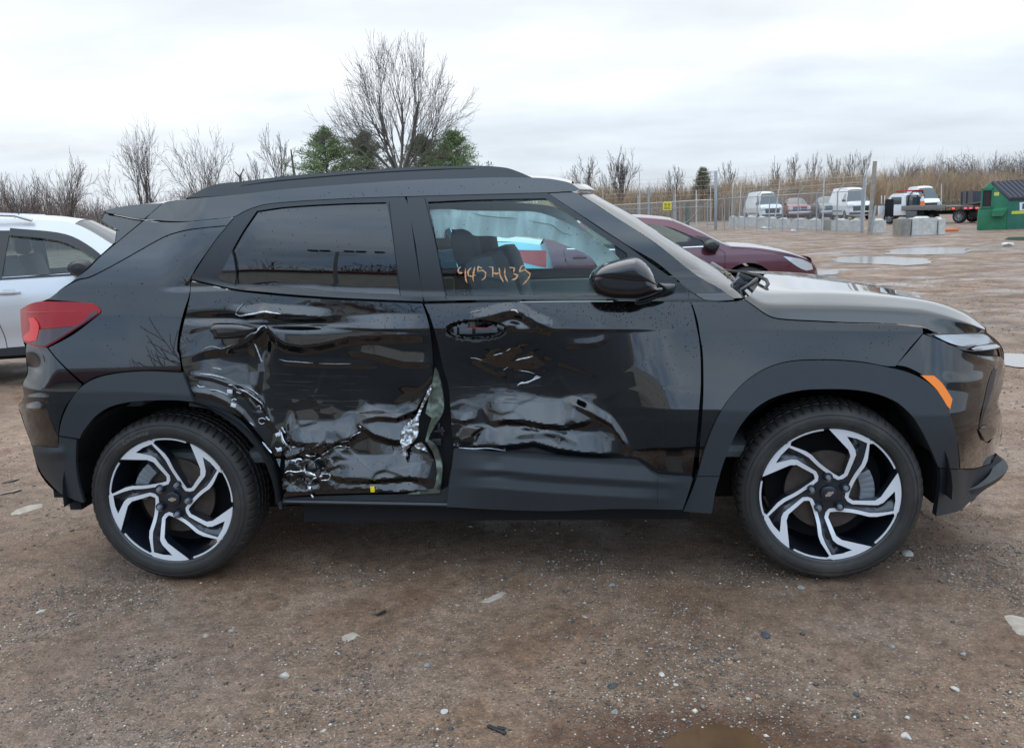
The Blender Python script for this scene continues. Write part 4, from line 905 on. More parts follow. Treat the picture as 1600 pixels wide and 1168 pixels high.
# front closure below the bonnet
fe = [(1541, 508), (1541, 519), (1556, 530), (1567, 545), (1569, 565), (1563, 600), (1559, 628), (1563, 645), (1566, 660), (1563, 690), (1554, 712), (1543, 735), (1542, 755), (1525, 778), (1500, 796), (1465, 804)]
P = np.array(spline(fe, 5, closed=False, corner=40)); E_ = plane(.60)(P[:, 0], P[:, 1]); C_ = E_.copy(); C_[:, 1] = HW; C_[:, 0] += .05
crs('front_fascia', E_, C_, gloss, fbp, p=2.2, n=60)
# rear closure
re_ = [(164.5, 329), (158, 344), (182, 360), (180, 378), (150, 405), (125, 430), (100, 450), (75, 467), (50, 475), (32, 487), (33, 510), (36, 533), (41, 545), (40, 560), (43, 582), (36, 600), (37, 622), (28, 634), (40, 670), (50, 697), (60, 735), (78, 760), (96, 772), (125, 783)]
P = np.array(spline(re_, 5, closed=False, corner=40)); E_ = body(.01)(P[:, 0], P[:, 1]); C_ = E_.copy(); C_[:, 1] = HW; C_[:, 0] -= .05
cut1 = np.argmin(np.abs(P[:, 1]-378)+np.abs(P[:, 0]-180)); cut2 = np.argmin(np.abs(P[:, 1]-467)+np.abs(P[:, 0]-75))
crs('tailgate', E_[cut2:], C_[cut2:], paint, n=50, flip=True); crs('spoiler_back', E_[:cut1+1], C_[:cut1+1], paint, sp, n=20, flip=True)
crs('rear_window', E_[cut1:cut2+1], C_[cut1:cut2+1], g_dark, n=20, flip=True)
# -- roof rails
rail_out = [(286, 311), (331, 289.5), (376, 283.5), (430, 277), (472.5, 272.8), (550, 266.5), (637.5, 261.5), (700, 259.6), (745, 258.8), (790, 262), (812, 269), (832, 277.5), (842, 279.5), (800, 279), (720, 280), (637, 283), (560, 288), (500, 293), (437, 298), (376, 305)]
P, T, loops = flat_tris(rail_out, (), 5, corner=30)
def rail(name, ya, mirror):
    a = body(.012)(P[:, 0], P[:, 1]); dd = (a-CAM); k = 1
    b = a+np.array([0, .055, 0]); Vv = np.vstack([a, b]); n = len(a); Tt = T
    nr = np.cross(a[T[:, 1]]-a[T[:, 0]], a[T[:, 2]]-a[T[:, 0]]).sum(0)
    if nr[1] > 0: Tt = T[:, ::-1]
    F = [tuple(t) for t in Tt]+[tuple(t[::-1]+n) for t in Tt]+[(q, p, p+n, q+n) for p, q in boundary([tuple(t) for t in Tt])]
    if mirror: Vv[:, 1] = 2*HW-Vv[:, 1]; F = [f[::-1] for f in F]
    o = mesh(name, Vv, F, satin, car, True)
    bm = bmesh.new(); bm.from_mesh(o.data); bmesh.ops.bevel(bm, geom=[e for e in bm.edges if e.calc_face_angle(0) > 1.0], offset=.004, segments=2, affect='EDGES'); bm.to_mesh(o.data); bm.free()
    o.data.set_sharp_from_angle(angle=rad(40)); return cm_(o)
r1 = rail('roof_rail', .215, False); rail('roof_rail', .215, True)
cm_(ribbon([[(377, 290), (430, 283), (500, 276.5), (560, 271.5), (632, 267), (700, 264), (742, 263)]], 2.0, body(.0115), (0, -.0008, 0), taper=True).build('rail_slot', void, r1))
# -- door mirror
mm_ = inflate('door_mirror', Z(10, (97, 268), (105, 235), (122, 205), (180, 160), (290, 125), (400, 103), (455, 105), (520, 150), (570, 220), (598, 290), (603, 325), (640, 328), (636, 348), (560, 385), (450, 415), (350, 415), (250, 408), (160, 380), (112, 330)), -.10, .085, .10, gloss, car, R=17, step=2.6)
inflate('mirror_cap', Z(10, (102, 266), (108, 235), (124, 205), (180, 161), (290, 126), (400, 104), (455, 106), (518, 151), (568, 220), (596, 290), (600, 322), (500, 326), (400, 320), (250, 303), (150, 285)), -.104, .094, .06, mat('mirror_cap_paint', (.012, .013, .015), rough=.2, coat=.6), mm_, R=19, step=2.6)
inflate('mirror_arm', Z(10, (596, 288), (690, 291), (736, 300), (722, 370), (660, 395), (600, 405), (520, 440), (460, 452), (428, 446), (440, 418), (560, 380), (630, 345)), -.03, .05, .09, satin, mm_, R=9, step=2.6)
cm_(ribbon([Z(10, (100, 268), (250, 300), (400, 322), (600, 332), (640, 335))], 1.2, plane(-.19), (0, -.001, 0)).build('mirror_seam', void, mm_)) if False else None

# -- inner shell that closes the gaps
cs('body_shell', [(300, 445), (460, 470), (660, 478), (1080, 476), (1160, 476), (1200, 497), (1440, 511), (1470, 521), (1540, 524), (1553, 545), (1550, 600), (1545, 700), (1520, 760), (1500, 785), (1475, 795), (1488, 745), (1492, 700), (1481, 652), (1462, 622), (1436, 598), (1398, 575), (1345, 560), (1260, 555), (1180, 572), (1140, 600), (1110, 640), (1085, 700), (1070, 780), (760, 780), (445, 775), (438, 735), (400, 668), (360, 640), (300, 622), (200, 588), (110, 640), (90, 700), (60, 690), (45, 560), (80, 520), (100, 470), (200, 400), (290, 380)], body(.05, bump(520, 640, 170, 110, .10)), void, thick=0, step=12, corner=20)
def well(cx, name):
    mb = MB(); V = []; F = []; n = 26
    for k in range(n+1):
        t = math.pi*1.04*k/n-.02*math.pi; r = .425
        for y in (.03, .10, .62): V.append((cx-r*math.cos(t)*1.06, y, .36+r*math.sin(t)*1.0))
    for k in range(n):
        for j in range(2): F.append((k*3+j, k*3+j+1, (k+1)*3+j+1, (k+1)*3+j))
    mb.add(V, F); c0 = len(mb.V)
    # back wall
    mb.add([(cx, .62, .36)], []); 
    for k in range(n): mb.F.append((k*3+2, c0, (k+1)*3+2))
    V2 = [(x, 2*HW-y, z) for x, y, z in mb.V]
    cm_(mesh(name, V2, [f[::-1] for f in mb.F], liner, car)); return cm_(mesh(name, mb.V, mb.F, liner, car))
well(0, 'wheel_well'); well(2.64, 'wheel_well')
ub = MB().box((3.14, HW, .60), (.36, 1.06, .46)).box((3.09, HW, .38), (.05, 1.5, .20)).box((-.44, HW, .40), (.05, 1.62, .20)).box((1.35, HW, .33), (3.6, .80, .26)).box((1.32, HW, .30), (1.6, 1.5, .16)).box((-.55, HW, .42), (.3, 1.1, .3)).box((3.0, HW, .42), (.5, 1.0, .35)).tube([(.2, .5, .2), (2, .55, .22), (3.0, .6, .2)], .03).box((0, HW, .32), (.12, 1.4, .12)).box((2.64, HW, .32), (.12, 1.4, .12))
cm_(ub.build('underbody', void, car))
# far side: a plain shell mirrored from this one
def far(name, outline, m, holes=(), off=0.0, step=9):
    o = cs(name, outline, body(off), m, holes=holes, step=step, thick=0)
    for v in o.data.vertices: v.co.y = 2*HW-v.co.y
    o.data.flip_normals(); return o
far_out = top_edge+[(905, 301), (960, 338), (1025, 380), (1087, 429), (1144, 466), (1163, 467), (1208, 496), (1323, 503), (1441, 511), (1470, 522), (1540, 535), (1555, 600), (1560, 690), (1545, 740), (1500, 806), (1465, 806), (1450, 735), (1420, 665), (1380, 625), (1320, 608), (1240, 610), (1190, 640), (1150, 690), (1125, 745), (1112, 800), (1070, 795), (441, 790), (436, 740), (410, 690), (370, 650), (300, 627), (210, 625), (160, 655), (125, 700), (120, 785), (60, 735), (30, 630), (42, 560), (32, 490), (75, 468), (130, 425), (182, 376), (160, 345), (165, 329)]
far('far_side_panel', far_out, paint, holes=[rf_in, ff_in]); far('far_rear_glass', rf_in, g_dark, off=.01); far('far_front_glass', ff_in, g_tint, off=.01)
# -- cowl and wiper arms
E_ = bo([(1146, 467), (1155, 468), (1166, 467)]); C_ = pl([(1164, 447), (1180, 440), (1196, 430)], HW); E_[:, 2] -= .015; C_[:, 2] -= .035
crs('cowl_panel', E_, C_, clad, n=6, p=2.4)
ww = lambda *p: [tuple(at(x, y, yy)) for (x, y), yy in p]
z10 = lambda x, y: Z(10, (x, y))[0]
cowl_rim = MB().tube(ww((z10(1050, 195), .95), (z10(1130, 204), .85), (z10(1240, 215), .72), (z10(1340, 240), .6), (z10(1400, 270), .5), (z10(1412, 300), .42), (z10(1390, 335), .36), (z10(1340, 380), .3), (z10(1250, 410), .24)), .008, 6)
cm_(cowl_rim.build('cowl_rim', rubber, car, True))
wpr = MB().tube(ww((z10(1110, 355), .34), (z10(1160, 325), .37), (z10(1230, 300), .42), (z10(1290, 285), .45)), .012, 6).tube(ww((z10(1195, 300), .40), (z10(1130, 240), .55), (z10(1065, 190), .7), (z10(1000, 150), .9)), .010, 6).box(at(*z10(1245, 262), .45), (.07, .05, .03), Matrix.Rotation(.4, 3, 'Y')).tube(ww((z10(1185, 360), .33), (z10(1270, 310), .36), (z10(1330, 262), .42)), .009, 6).box(at(*z10(1200, 305), .40), (.05, .04, .045), Matrix.Rotation(.8, 3, 'Y'))
cm_(wpr.build('wiper_arm', satin, car, bevel=.003))
leaf = MB()
for k in range(60):
    t = k/60; x = 1060+130*t+rr.uniform(-12, 12); y = 200+95*t+rr.uniform(-12, 12); q = at(*z10(x, y), .62-.2*t); leaf.box(q, (rr.uniform(.01, .03), .012, .004), Matrix.Rotation(rr.uniform(0, 3), 3, 'Z') @ Matrix.Rotation(rr.uniform(-1, 1), 3, 'X'))
cm_(leaf.build('leaf_litter', mat('leaf_litter', (.16, .13, .10), .8), car, kind='stuff'))
# -- bonnet/roof droplets and specks
def domes(pxs, pys, mapf, rmin, rmax, name, m, parent):
    q = mapf(np.array(pxs), np.array(pys)); V = []; F = []
    for c in q:
        r = rr.uniform(rmin, rmax); n = len(V); el_ = rr.uniform(.8, 1.7)
        for k in range(6): V.append((c[0]+r*math.cos(k*1.047), c[1]-.0005, c[2]+r*el_*math.sin(k*1.047)))
        V.append((c[0], c[1]-r*.55, c[2])); F += [(n+k, n+(k+1) % 6, n+6) for k in range(6)]
    return cm_(mesh(name, V, F, m, parent, kind='stuff'))
spk = mat('mud_speck', (.012, .012, .014), .35)
def scatter(n, x0, x1, y0, y1, loop):
    L = np.array(loop, float); p = np.array([(rr.uniform(x0, x1), rr.uniform(y0, y1)) for _ in range(n)]); p = p[inside(p, [L])]; return p[:, 0], p[:, 1]
for (n_, box_, loop, f, par) in ((260, (290, 670, 440, 520), rear_door_out, body(-.001, rd), rdoor), (90, (500, 680, 700, 765), rear_door_out, body(-.001, rd), rdoor), (330, (660, 1090, 470, 512), front_door_out, body(-.001, fd), fdoor), (150, (1000, 1095, 470, 745), front_door_out, body(-.001, fd), fdoor), (140, (300, 660, 300, 470), rf_in, body(.0115), rf), (90, (660, 1000, 310, 465), ff_in, body(.0115), ff)):
    x_, y_ = scatter(n_, *box_, loop); domes(x_, y_, f, .0009, .0022, 'water_drops', spk, par)
ql = [(300, 345), (100, 450), (90, 470), (150, 500), (130, 530), (170, 575), (270, 570), (280, 440), (350, 350)]
x_, y_ = scatter(120, 80, 350, 340, 580, ql); domes(x_, y_, body(-.001), .0009, .002, 'water_drops', spk, car)
x_, y_ = scatter(110, 1080, 1440, 472, 560, [(1080, 472), (1160, 472), (1210, 500), (1440, 515), (1400, 570), (1260, 555), (1180, 570), (1095, 640)]); domes(x_, y_, body(-.001), .0009, .002, 'water_drops', spk, car)
x_, y_ = scatter(70, 400, 1000, 280, 310, [(400, 305), (640, 285), (850, 282), (900, 298), (640, 305), (402, 318)]); domes(x_, y_, body(-.001), .0009, .002, 'water_drops', spk, car)

# -- interior
inter = mat('cabin_trim', (.10, .11, .11), .7, var=.2, vscale=10); seatm = mat('seat_cloth', (.055, .06, .068), .8, bump=.001, bscale=200)
bag = mat('airbag_cloth', (.88, .90, .87), .8, bump=.002, bscale=60)
cab = MB().box((1.15, HW, .50), (2.6, 1.5, .06)).box((2.1, HW, .95), (.35, 1.45, .22)).box((1.95, HW, 1.06), (.2, 1.4, .05)).box((1.5, HW, .62), (.9, .22, .3)).box((-.35, HW, .95), (.35, 1.3, .5))
cm_(cab.build('dashboard', inter, car, bevel=.03))
trimm = mat('door_trim_grey', (.30, .32, .31), .7)
cm_(MB().box((1.65, 1.70, .84), (1.15, .06, .50)).box((1.65, 1.655, .95), (.8, .08, .06)).build('inner_door_trim', trimm, car, bevel=.02)); cm_(MB().box((.55, 1.70, .86), (.85, .06, .52)).build('inner_door_trim', trimm, car, bevel=.02))
def seat(x, y, w=.5, hr=True):
    s = empty('front_seat' if hr == True else 'rear_bench', (0, 0, 0), parent=car); CARP.append(s)
    cm_(MB().box((x+.22, y, .72), (.52, w, .16)).build('seat_cushion', seatm, s, bevel=.05)); cm_(MB().box((x-.08, y, 1.0), (.15, w, .62), Matrix.Rotation(-.3, 3, 'Y')).build('backrest', seatm, s, bevel=.06))
    for k in ([0] if hr == True else (-.4, .4)): cm_(MB().box((x-.24, y+k, 1.33), (.10, .25, .16), Matrix.Rotation(-.15, 3, 'Y')).build('headrest', seatm, s, bevel=.04)); 
seat(1.45, .52); seat(1.45, 1.29); seat(.62, HW, 1.3, 2)
stw = MB(); stw.tube([(1.84+.06*math.sin(t)*-1, 1.29+.19*math.cos(t), 1.02+.18*math.sin(t)) for t in np.linspace(0, 2*math.pi, 25)], .016, 6, False).box((1.85, 1.29, 1.02), (.05, .12, .1)); cm_(stw.build('steering_wheel', inter, car, True))
wr = lambda px, py: .02*nz2(px, py*1.0, (.03, .008), 3, 1.0)+.010*np.sin((px)*.16+py*.03)+.03*np.clip((py-340)/60, 0, 1)
airbag = cs('curtain_airbag', Z(13, (50, 178), (180, 172), (300, 182), (500, 186), (700, 188), (850, 197), (1000, 248), (1180, 340), (1400, 490), (1470, 560), (1290, 600), (1255, 545), (1180, 492), (1080, 450), (950, 402), (850, 380), (750, 372), (690, 375), (620, 386), (560, 378), (500, 370), (380, 366), (340, 335), (290, 318), (230, 322), (190, 310), (165, 330), (160, 385), (100, 385), (75, 260)), plane(.215, wr), bag, thick=.03)
cm_(ribbon([(Z(13, (360, 200), (450, 222), (600, 236), (700, 242)), 1.6), (Z(13, (780, 258), (850, 272), (950, 290), (1020, 340), (1100, 365)), 1.6)], 1, plane(.20, wr), (0, -.004, 0)).build('curtain_shade_line', mat('airbag_shadow', (.35, .38, .36), .8), airbag))  # grey strips that paint shade onto the airbag cloth
fabag = cs('curtain_airbag', [(380, 330), (620, 320), (860, 322), (930, 370), (900, 372), (850, 350), (700, 352), (640, 345), (420, 352)], plane(1.5), bag, thick=.03)
# ------------------------------------------------------------------ wheels of the black car
RIMS = .2625
silver = mat('machined_alloy', (.80, .81, .83), rough=.36, metal=.3, spec=.5)
rimdark = mat('rim_dark_paint', (.010, .013, .020), rough=.28, coat=.6)
tyre_m = mat('tyre_rubber', (.025, .0225, .0205), rough=.62, bump=.0006, bscale=300, var=.15, vscale=12, dirt=((.085, .072, .058), 7, .52, .55))
iron = mat('brake_disc_rust', (.09, .07, .058), rough=.45, metal=.5, var=.3, vscale=20)
calm = mat('caliper_grey', (.22, .24, .26), rough=.45, metal=.4)
def zu(*pts):
    out = []
    for x, y in pts:
        u, v = (x-548)/386.0, (633-y)/381.0; r = math.hypot(u, v); f = 1+(float(np.interp(math.degrees(math.atan2(v, u)), [26, 66, 105], [1.055, 1.05, 1.0]))-1)*min(1, r)**2; out.append((u*f, v*f))
    return out
outer_band = zu((445, 258), (512, 346), (540, 392), (562, 460), (602, 550), (628, 586), (655, 592), (684, 584), (770, 490), (777, 462), (767, 378), (808, 412), (848, 463), (868, 474))
outer_rim = []
def pol(a, r): return (r*math.cos(rad(a)), r*math.sin(rad(a)))
a1 = math.degrees(math.atan2(633-474, 868-548)); a2 = math.degrees(math.atan2(633-303, 697-548)); a0 = math.degrees(math.atan2(633-258, 445-548))
arc1 = [pol(a, 1.0) for a in np.linspace(a1, a2, 9)]
inner_band = zu((746, 448), (742, 484), (672, 567), (642, 572), (624, 545), (583, 460), (560, 385), (540, 350), (474, 276))
band = outer_band+arc1[1:]+inner_band
opening = arc1[-1:]+inner_band+[pol(a, .985) for a in np.linspace(math.degrees(math.atan2(inner_band[-1][1], inner_band[-1][0])), a2, 8)][1:-1]
def dish(u, v):
    r = np.hypot(u, v); return .004+.020*np.clip(1-r, 0, 1)**1.2*1.0+.012*np.exp(-((r-.3)/.25)**2)
def wheel(loc, steer, spin, lettering, nam='wheel'):
    w = empty(nam, parent=car); CARP.append(w)
    Wm = Matrix.Translation(Vector(loc)) @ Matrix.Rotation(steer, 4, 'Z') @ Matrix.Rotation(-spin, 4, 'Y')
    made = []
    def add(o): o.parent = w; made.append(o); return o
    wmap = lambda off: (lambda u, v: np.stack([np.asarray(u)*RIMS, dish(np.asarray(u), np.asarray(v))+off, np.asarray(v)*RIMS], -1))
    # silver faces and the dark plate behind them
    for k in range(5):
        c, s = math.cos(rad(72*k)), math.sin(rad(72*k)); rot = lambda P: [(x*c-y*s, x*s+y*c) for x, y in P]
        add(sheet('spoke_face', rot(band), wmap(0), silver, None, step=.05, thick=.0022, lip=.0004, raw=False, corner=9))
        ga = [pol(a+72*k, 1.008) for a in np.linspace(a2+4, a0-4+0, 10)]; gb = [pol(a+72*k, .975) for a in np.linspace(a0-4, a2+4, 10)]
        add(sheet('rim_arc', ga+gb, wmap(.004), silver, None, step=.05, thick=.004, lip=.001, raw=True))
    openings = []
    for k in range(5):
        c, s = math.cos(rad(72*k)), math.sin(rad(72*k)); openings.append([(x*c*.998-y*s*.998, x*s*.998+y*c*.998) for x, y in opening])
    circ = [pol(a, 1.012) for a in np.arange(0, 360, 4)]
    P, T, loops = flat_tris(circ, openings, .045, corner=9)
    def plate(u, v):
        r = np.hypot(u, v); V = wmap(0)(u, v)
        d = edge_dist(np.stack([u, v], 1), loops[1:]); th = np.degrees(np.arctan2(v, u))
        V[:, 1] += .0015+.020*smooth01((d-.05)/.12)*smooth01((r-.25)/.2)+.004; return V
    o = sheet('wheel_centre', circ, plate, rimdark, None, holes=openings, step=.045, thick=.045, lip=.004, corner=9); add(o)
    # hub pieces
    cap = MB().lathe([(0, 0), (.024, 0), (.030, .002), (.032, .010)], 28); add(cap.build('centre_cap', rimdark, smooth=True)); made[-1].location = (0, 0, 0)
    for v in made[-1].data.vertices: v.co.y += .018
    bow = MB().prism([(-.016, -.0045), (-.0075, -.0045), (-.0060, -.0085), (.0075, -.0085), (.0065, -.0045), (.017, -.0045), (.020, .0045), (.0105, .0045), (.0090, .0085), (-.0045, .0085), (-.0055, .0045), (-.0135, .0045)], .0150, .0185)
    add(bow.build('emblem', mat('emblem_chrome', (.75, .77, .8), .2, metal=1)))
    ein = MB().prism([(-.0125, -.0025), (.0125, -.0025), (.0145, .0025), (-.0095, .0025)], .0146, .0152); 
    for k in range(5):
        a = rad(72*k+67); r = .066; x, z = r*math.cos(a), r*math.sin(a)
        nt_ = MB().lathe([(0, .004), (.006, .004), (.0095, .009), (.0105, .026)], 12, (x, 0, z)); add(nt_.build('lug_nut', calm, smooth=True))
        rg = MB().lathe([(.013, .020), (.0175, .018), (.019, .026)], 16, (x, 0, z)); add(rg.build('lug_seat', rimdark, smooth=True))
    # barrel, disc, caliper
    bar = MB().lathe([(.2705, .0015), (.2685, -.001), (.2660, .001), (.2635, .006), (.261, .012), (.252, .05), (.245, .19), (.235, .2)], 64); add(bar.build('rim_barrel', rimdark, smooth=True))
    dsc = MB().lathe([(.05, .075), (.075, .062), (.085, .075), (.158, .075), (.160, .085), (.150, .098), (.05, .098), (.01, .12)], 48); add(dsc.build('brake_disc', iron, smooth=True))
    bk = MB().lathe([(.0, .15), (.225, .16)], 32); add(bk.build('backing_plate', void))
    # the caliper stays put while the wheel turns
    q = Matrix.Rotation(spin, 4, 'Y'); cal = MB()
    sg = 1 if lettering is None else -1
    for k in range(7):
        a = rad(-22+8*k) if sg > 0 else rad(150+8*k-20); x, z = .150*math.cos(a), .150*math.sin(a); cal.box(q @ Vector((x, .075, z)), (.055, .055, .030), (q.to_3x3() @ Matrix.Rotation(-a, 3, 'Y')))
    add(cal.build('brake_caliper', calm, bevel=.006))
    # tyre with tread
    N = 300; W = .245
    prof = [(.2670, .006), (.2695, -.002), (.2755, -.009), (.2860, -.0135), (.2990, -.0155), (.3120, -.0125), (.3260, -.006), (.3360, .003), (.3430, .013), (.3480, .026), (.3505, .042)]
    grooves = [.060, .068, .1, .108, .137, .145, .177, .185]
    pr = list(prof); ys = [.055, .060, .062, .068, .070, .085, .100, .102, .108, .110, .1225]
    for y in ys: pr.append((.3515 if (y in (.055, .060, .070, .085, .100, .110, .1225)) else .3445, y))
    full = pr+[(r, W-y) for r, y in pr[-2::-1]]
    full = np.array(full); m = len(full); V = np.zeros((N, m, 3)); a = np.arange(N)*2*math.pi/N
    blk = (np.arange(N) % 5)
    for j in range(m):
        r, y = full[j]; rr_ = np.full(N, r)
        if 7 <= j <= 12 or m-13 <= j <= m-8: rr_ = rr_-np.where(blk == 0, .0075 if 8 <= j <= 12 or m-13 <= j <= m-9 else .003, 0)
        elif .09 < y < .16 and r > .35: rr_ = rr_-np.where(blk == 2, .004, 0)
        elif r > .35: rr_ = rr_-np.where(blk == 3, .004, 0)
        if j in (4,): pass
        sk = (y-.1225)*.35
        V[:, j, 0] = rr_*np.cos(a+sk); V[:, j, 1] = y; V[:, j, 2] = rr_*np.sin(a+sk)
    I_ = np.arange(N*m).reshape(N, m); F = []
    Q_ = np.stack([I_[:, :-1], I_[:, 1:], np.roll(I_, -1, 0)[:, 1:], np.roll(I_, -1, 0)[:, :-1]], -1).reshape(-1, 4)
    Vt = V.reshape(-1, 3)
    # flatten slightly where it stands (undo the spin first)
    ty = tri_mesh('tyre', Vt, Q_, tyre_m, None, smooth=True, nper=4); ty.data.set_sharp_from_angle(angle=rad(30)); add(ty)
    rings = MB().lathe([(.2735, -.0075), (.2750, -.0100), (.2765, -.0090)], 96).lathe([(.3185, -.0095), (.3200, -.0115), (.3215, -.0085)], 96).lathe([(.302, -.0150), (.3028, -.0162), (.3036, -.0148)], 96)
    o = add(rings.build('sidewall_rib', tyre_m, smooth=True)); o.parent = ty
    if lettering:
        crv = bpy.data.curves.new('txt', 'FONT'); crv.body = lettering; crv.size = .026; crv.extrude = .0010; crv.resolution_u = 3
        to = bpy.data.objects.new('txt', crv); COL.objects.link(to); bpy.context.view_layer.update()
        me = bpy.data.meshes.new_from_object(to.evaluated_get(bpy.context.evaluated_depsgraph_get())); bpy.data.objects.remove(to)
        wd = max(v.co.x for v in me.vertices)
        for v in me.vertices:
            x, y, z = v.co; aa = rad(112)+spin*0-(x-wd*.5)/.298; r = .2885+y*1.0; yy = -.0152-(.0016 if z > 0 else -.001)
            v.co = (r*math.cos(aa), yy+(.0015 if r < .289 else 0), r*math.sin(aa))
        me.materials.clear(); me.materials.append(mat('tyre_lettering', (.12, .12, .115), .5)); lo = bpy.data.objects.new('tyre_lettering', me); COL.objects.link(lo)
        lo.parent = ty; Lm = Matrix.Translation(Vector(loc)) @ Matrix.Rotation(steer, 4, 'Z'); me.transform(Lm)
    for o in made: o.data.transform(Wm)
    return w
wheel((0, .045, .352), 0, 0, 'Continental', 'rear_wheel')
wheel((2.64, .040, .352), rad(-3.5), rad(-26.5)*-1, None, 'front_wheel')
wf = MB()
for x in (0, 2.64):
    sub = MB().lathe([(.1, .0), (.25, .0), (.255, -.012), (.31, -.015), (.345, .02), (.352, .05), (.352, .2), (.32, .25), (.1, .25)], 40, (x, 2*HW-.29, .352)); cm_(sub.build('far_wheel', tyre_m, car, True))
for o in CARP:
    if o.parent == car: o.matrix_parent_inverse = Matrix.Translation(-OFF)
# ------------------------------------------------------------------ generic vehicles
tyre2 = mat('tyre_plain', (.02, .02, .02), .65); rim2 = mat('rim_plain', (.30, .31, .32), .35, metal=.6)
chrome = mat('chrome_trim', (.6, .62, .65), .2, metal=1); blackpl = mat('black_plastic', (.018, .019, .02), .5)
lampc = mat('lamp_clear', (.62, .65, .66), .12, coat=1, metal=.2); lampr = mat('lamp_red', (.35, .015, .015), .2, coat=1)
g_car = glass('car_glass', (.62, .72, .70), 1.5, boost=1.2); g_far = mat('far_glass', (.045, .065, .07), .06, coat=1)
def Yprof(belt, W, L, tumble=.30, nose=.16, tail=.14, sill=.30, quad=.25):
    def f(x, z):
        x = np.asarray(x, float); z = np.asarray(z, float)
        y = .03+.012*((x-L/2)/(L/2))**2+nose*1.6*np.clip((x-(L-.75))/.75, 0, 1)**2.4+tail*1.6*np.clip((.6-x)/.6, 0, 1)**2.4
        sh = belt-.16
        y = y-.02*smooth01((z-.45)/.2)*smooth01((sh+.12-z)/.2)
        y = y+np.where(z > sh, .22*(z-sh), 0)+np.where(z > belt, tumble*(z-belt)+quad*(z-belt)**2, 0)
        return y+.05*np.clip((sill-z)/.1, 0, 1)
    return f
def wheel_mesh(r, w, spokes, style=0):
    t = MB().lathe([(r*.60, .012), (r*.66, .0), (r*.85, -.006), (r*.95, .012), (r, .04), (r, w-.04), (r*.95, w), (r*.6, w)], 32)
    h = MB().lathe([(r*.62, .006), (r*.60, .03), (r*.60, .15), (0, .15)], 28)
    s = MB()
    for k in range(spokes):
        a = 2*math.pi*k/spokes; R_ = Matrix.Rotation(-a, 3, 'Y'); s.box(R_ @ Vector((r*.32, .022, 0)), (r*.52, .022, r*(.13 if spokes > 6 else .2)), R_)
    s.lathe([(0, .004), (r*.14, .01), (r*.15, .04)], 14).lathe([(r*.615, .002), (r*.57, .012), (r*.57, .05)], 28)
    return t, h, s
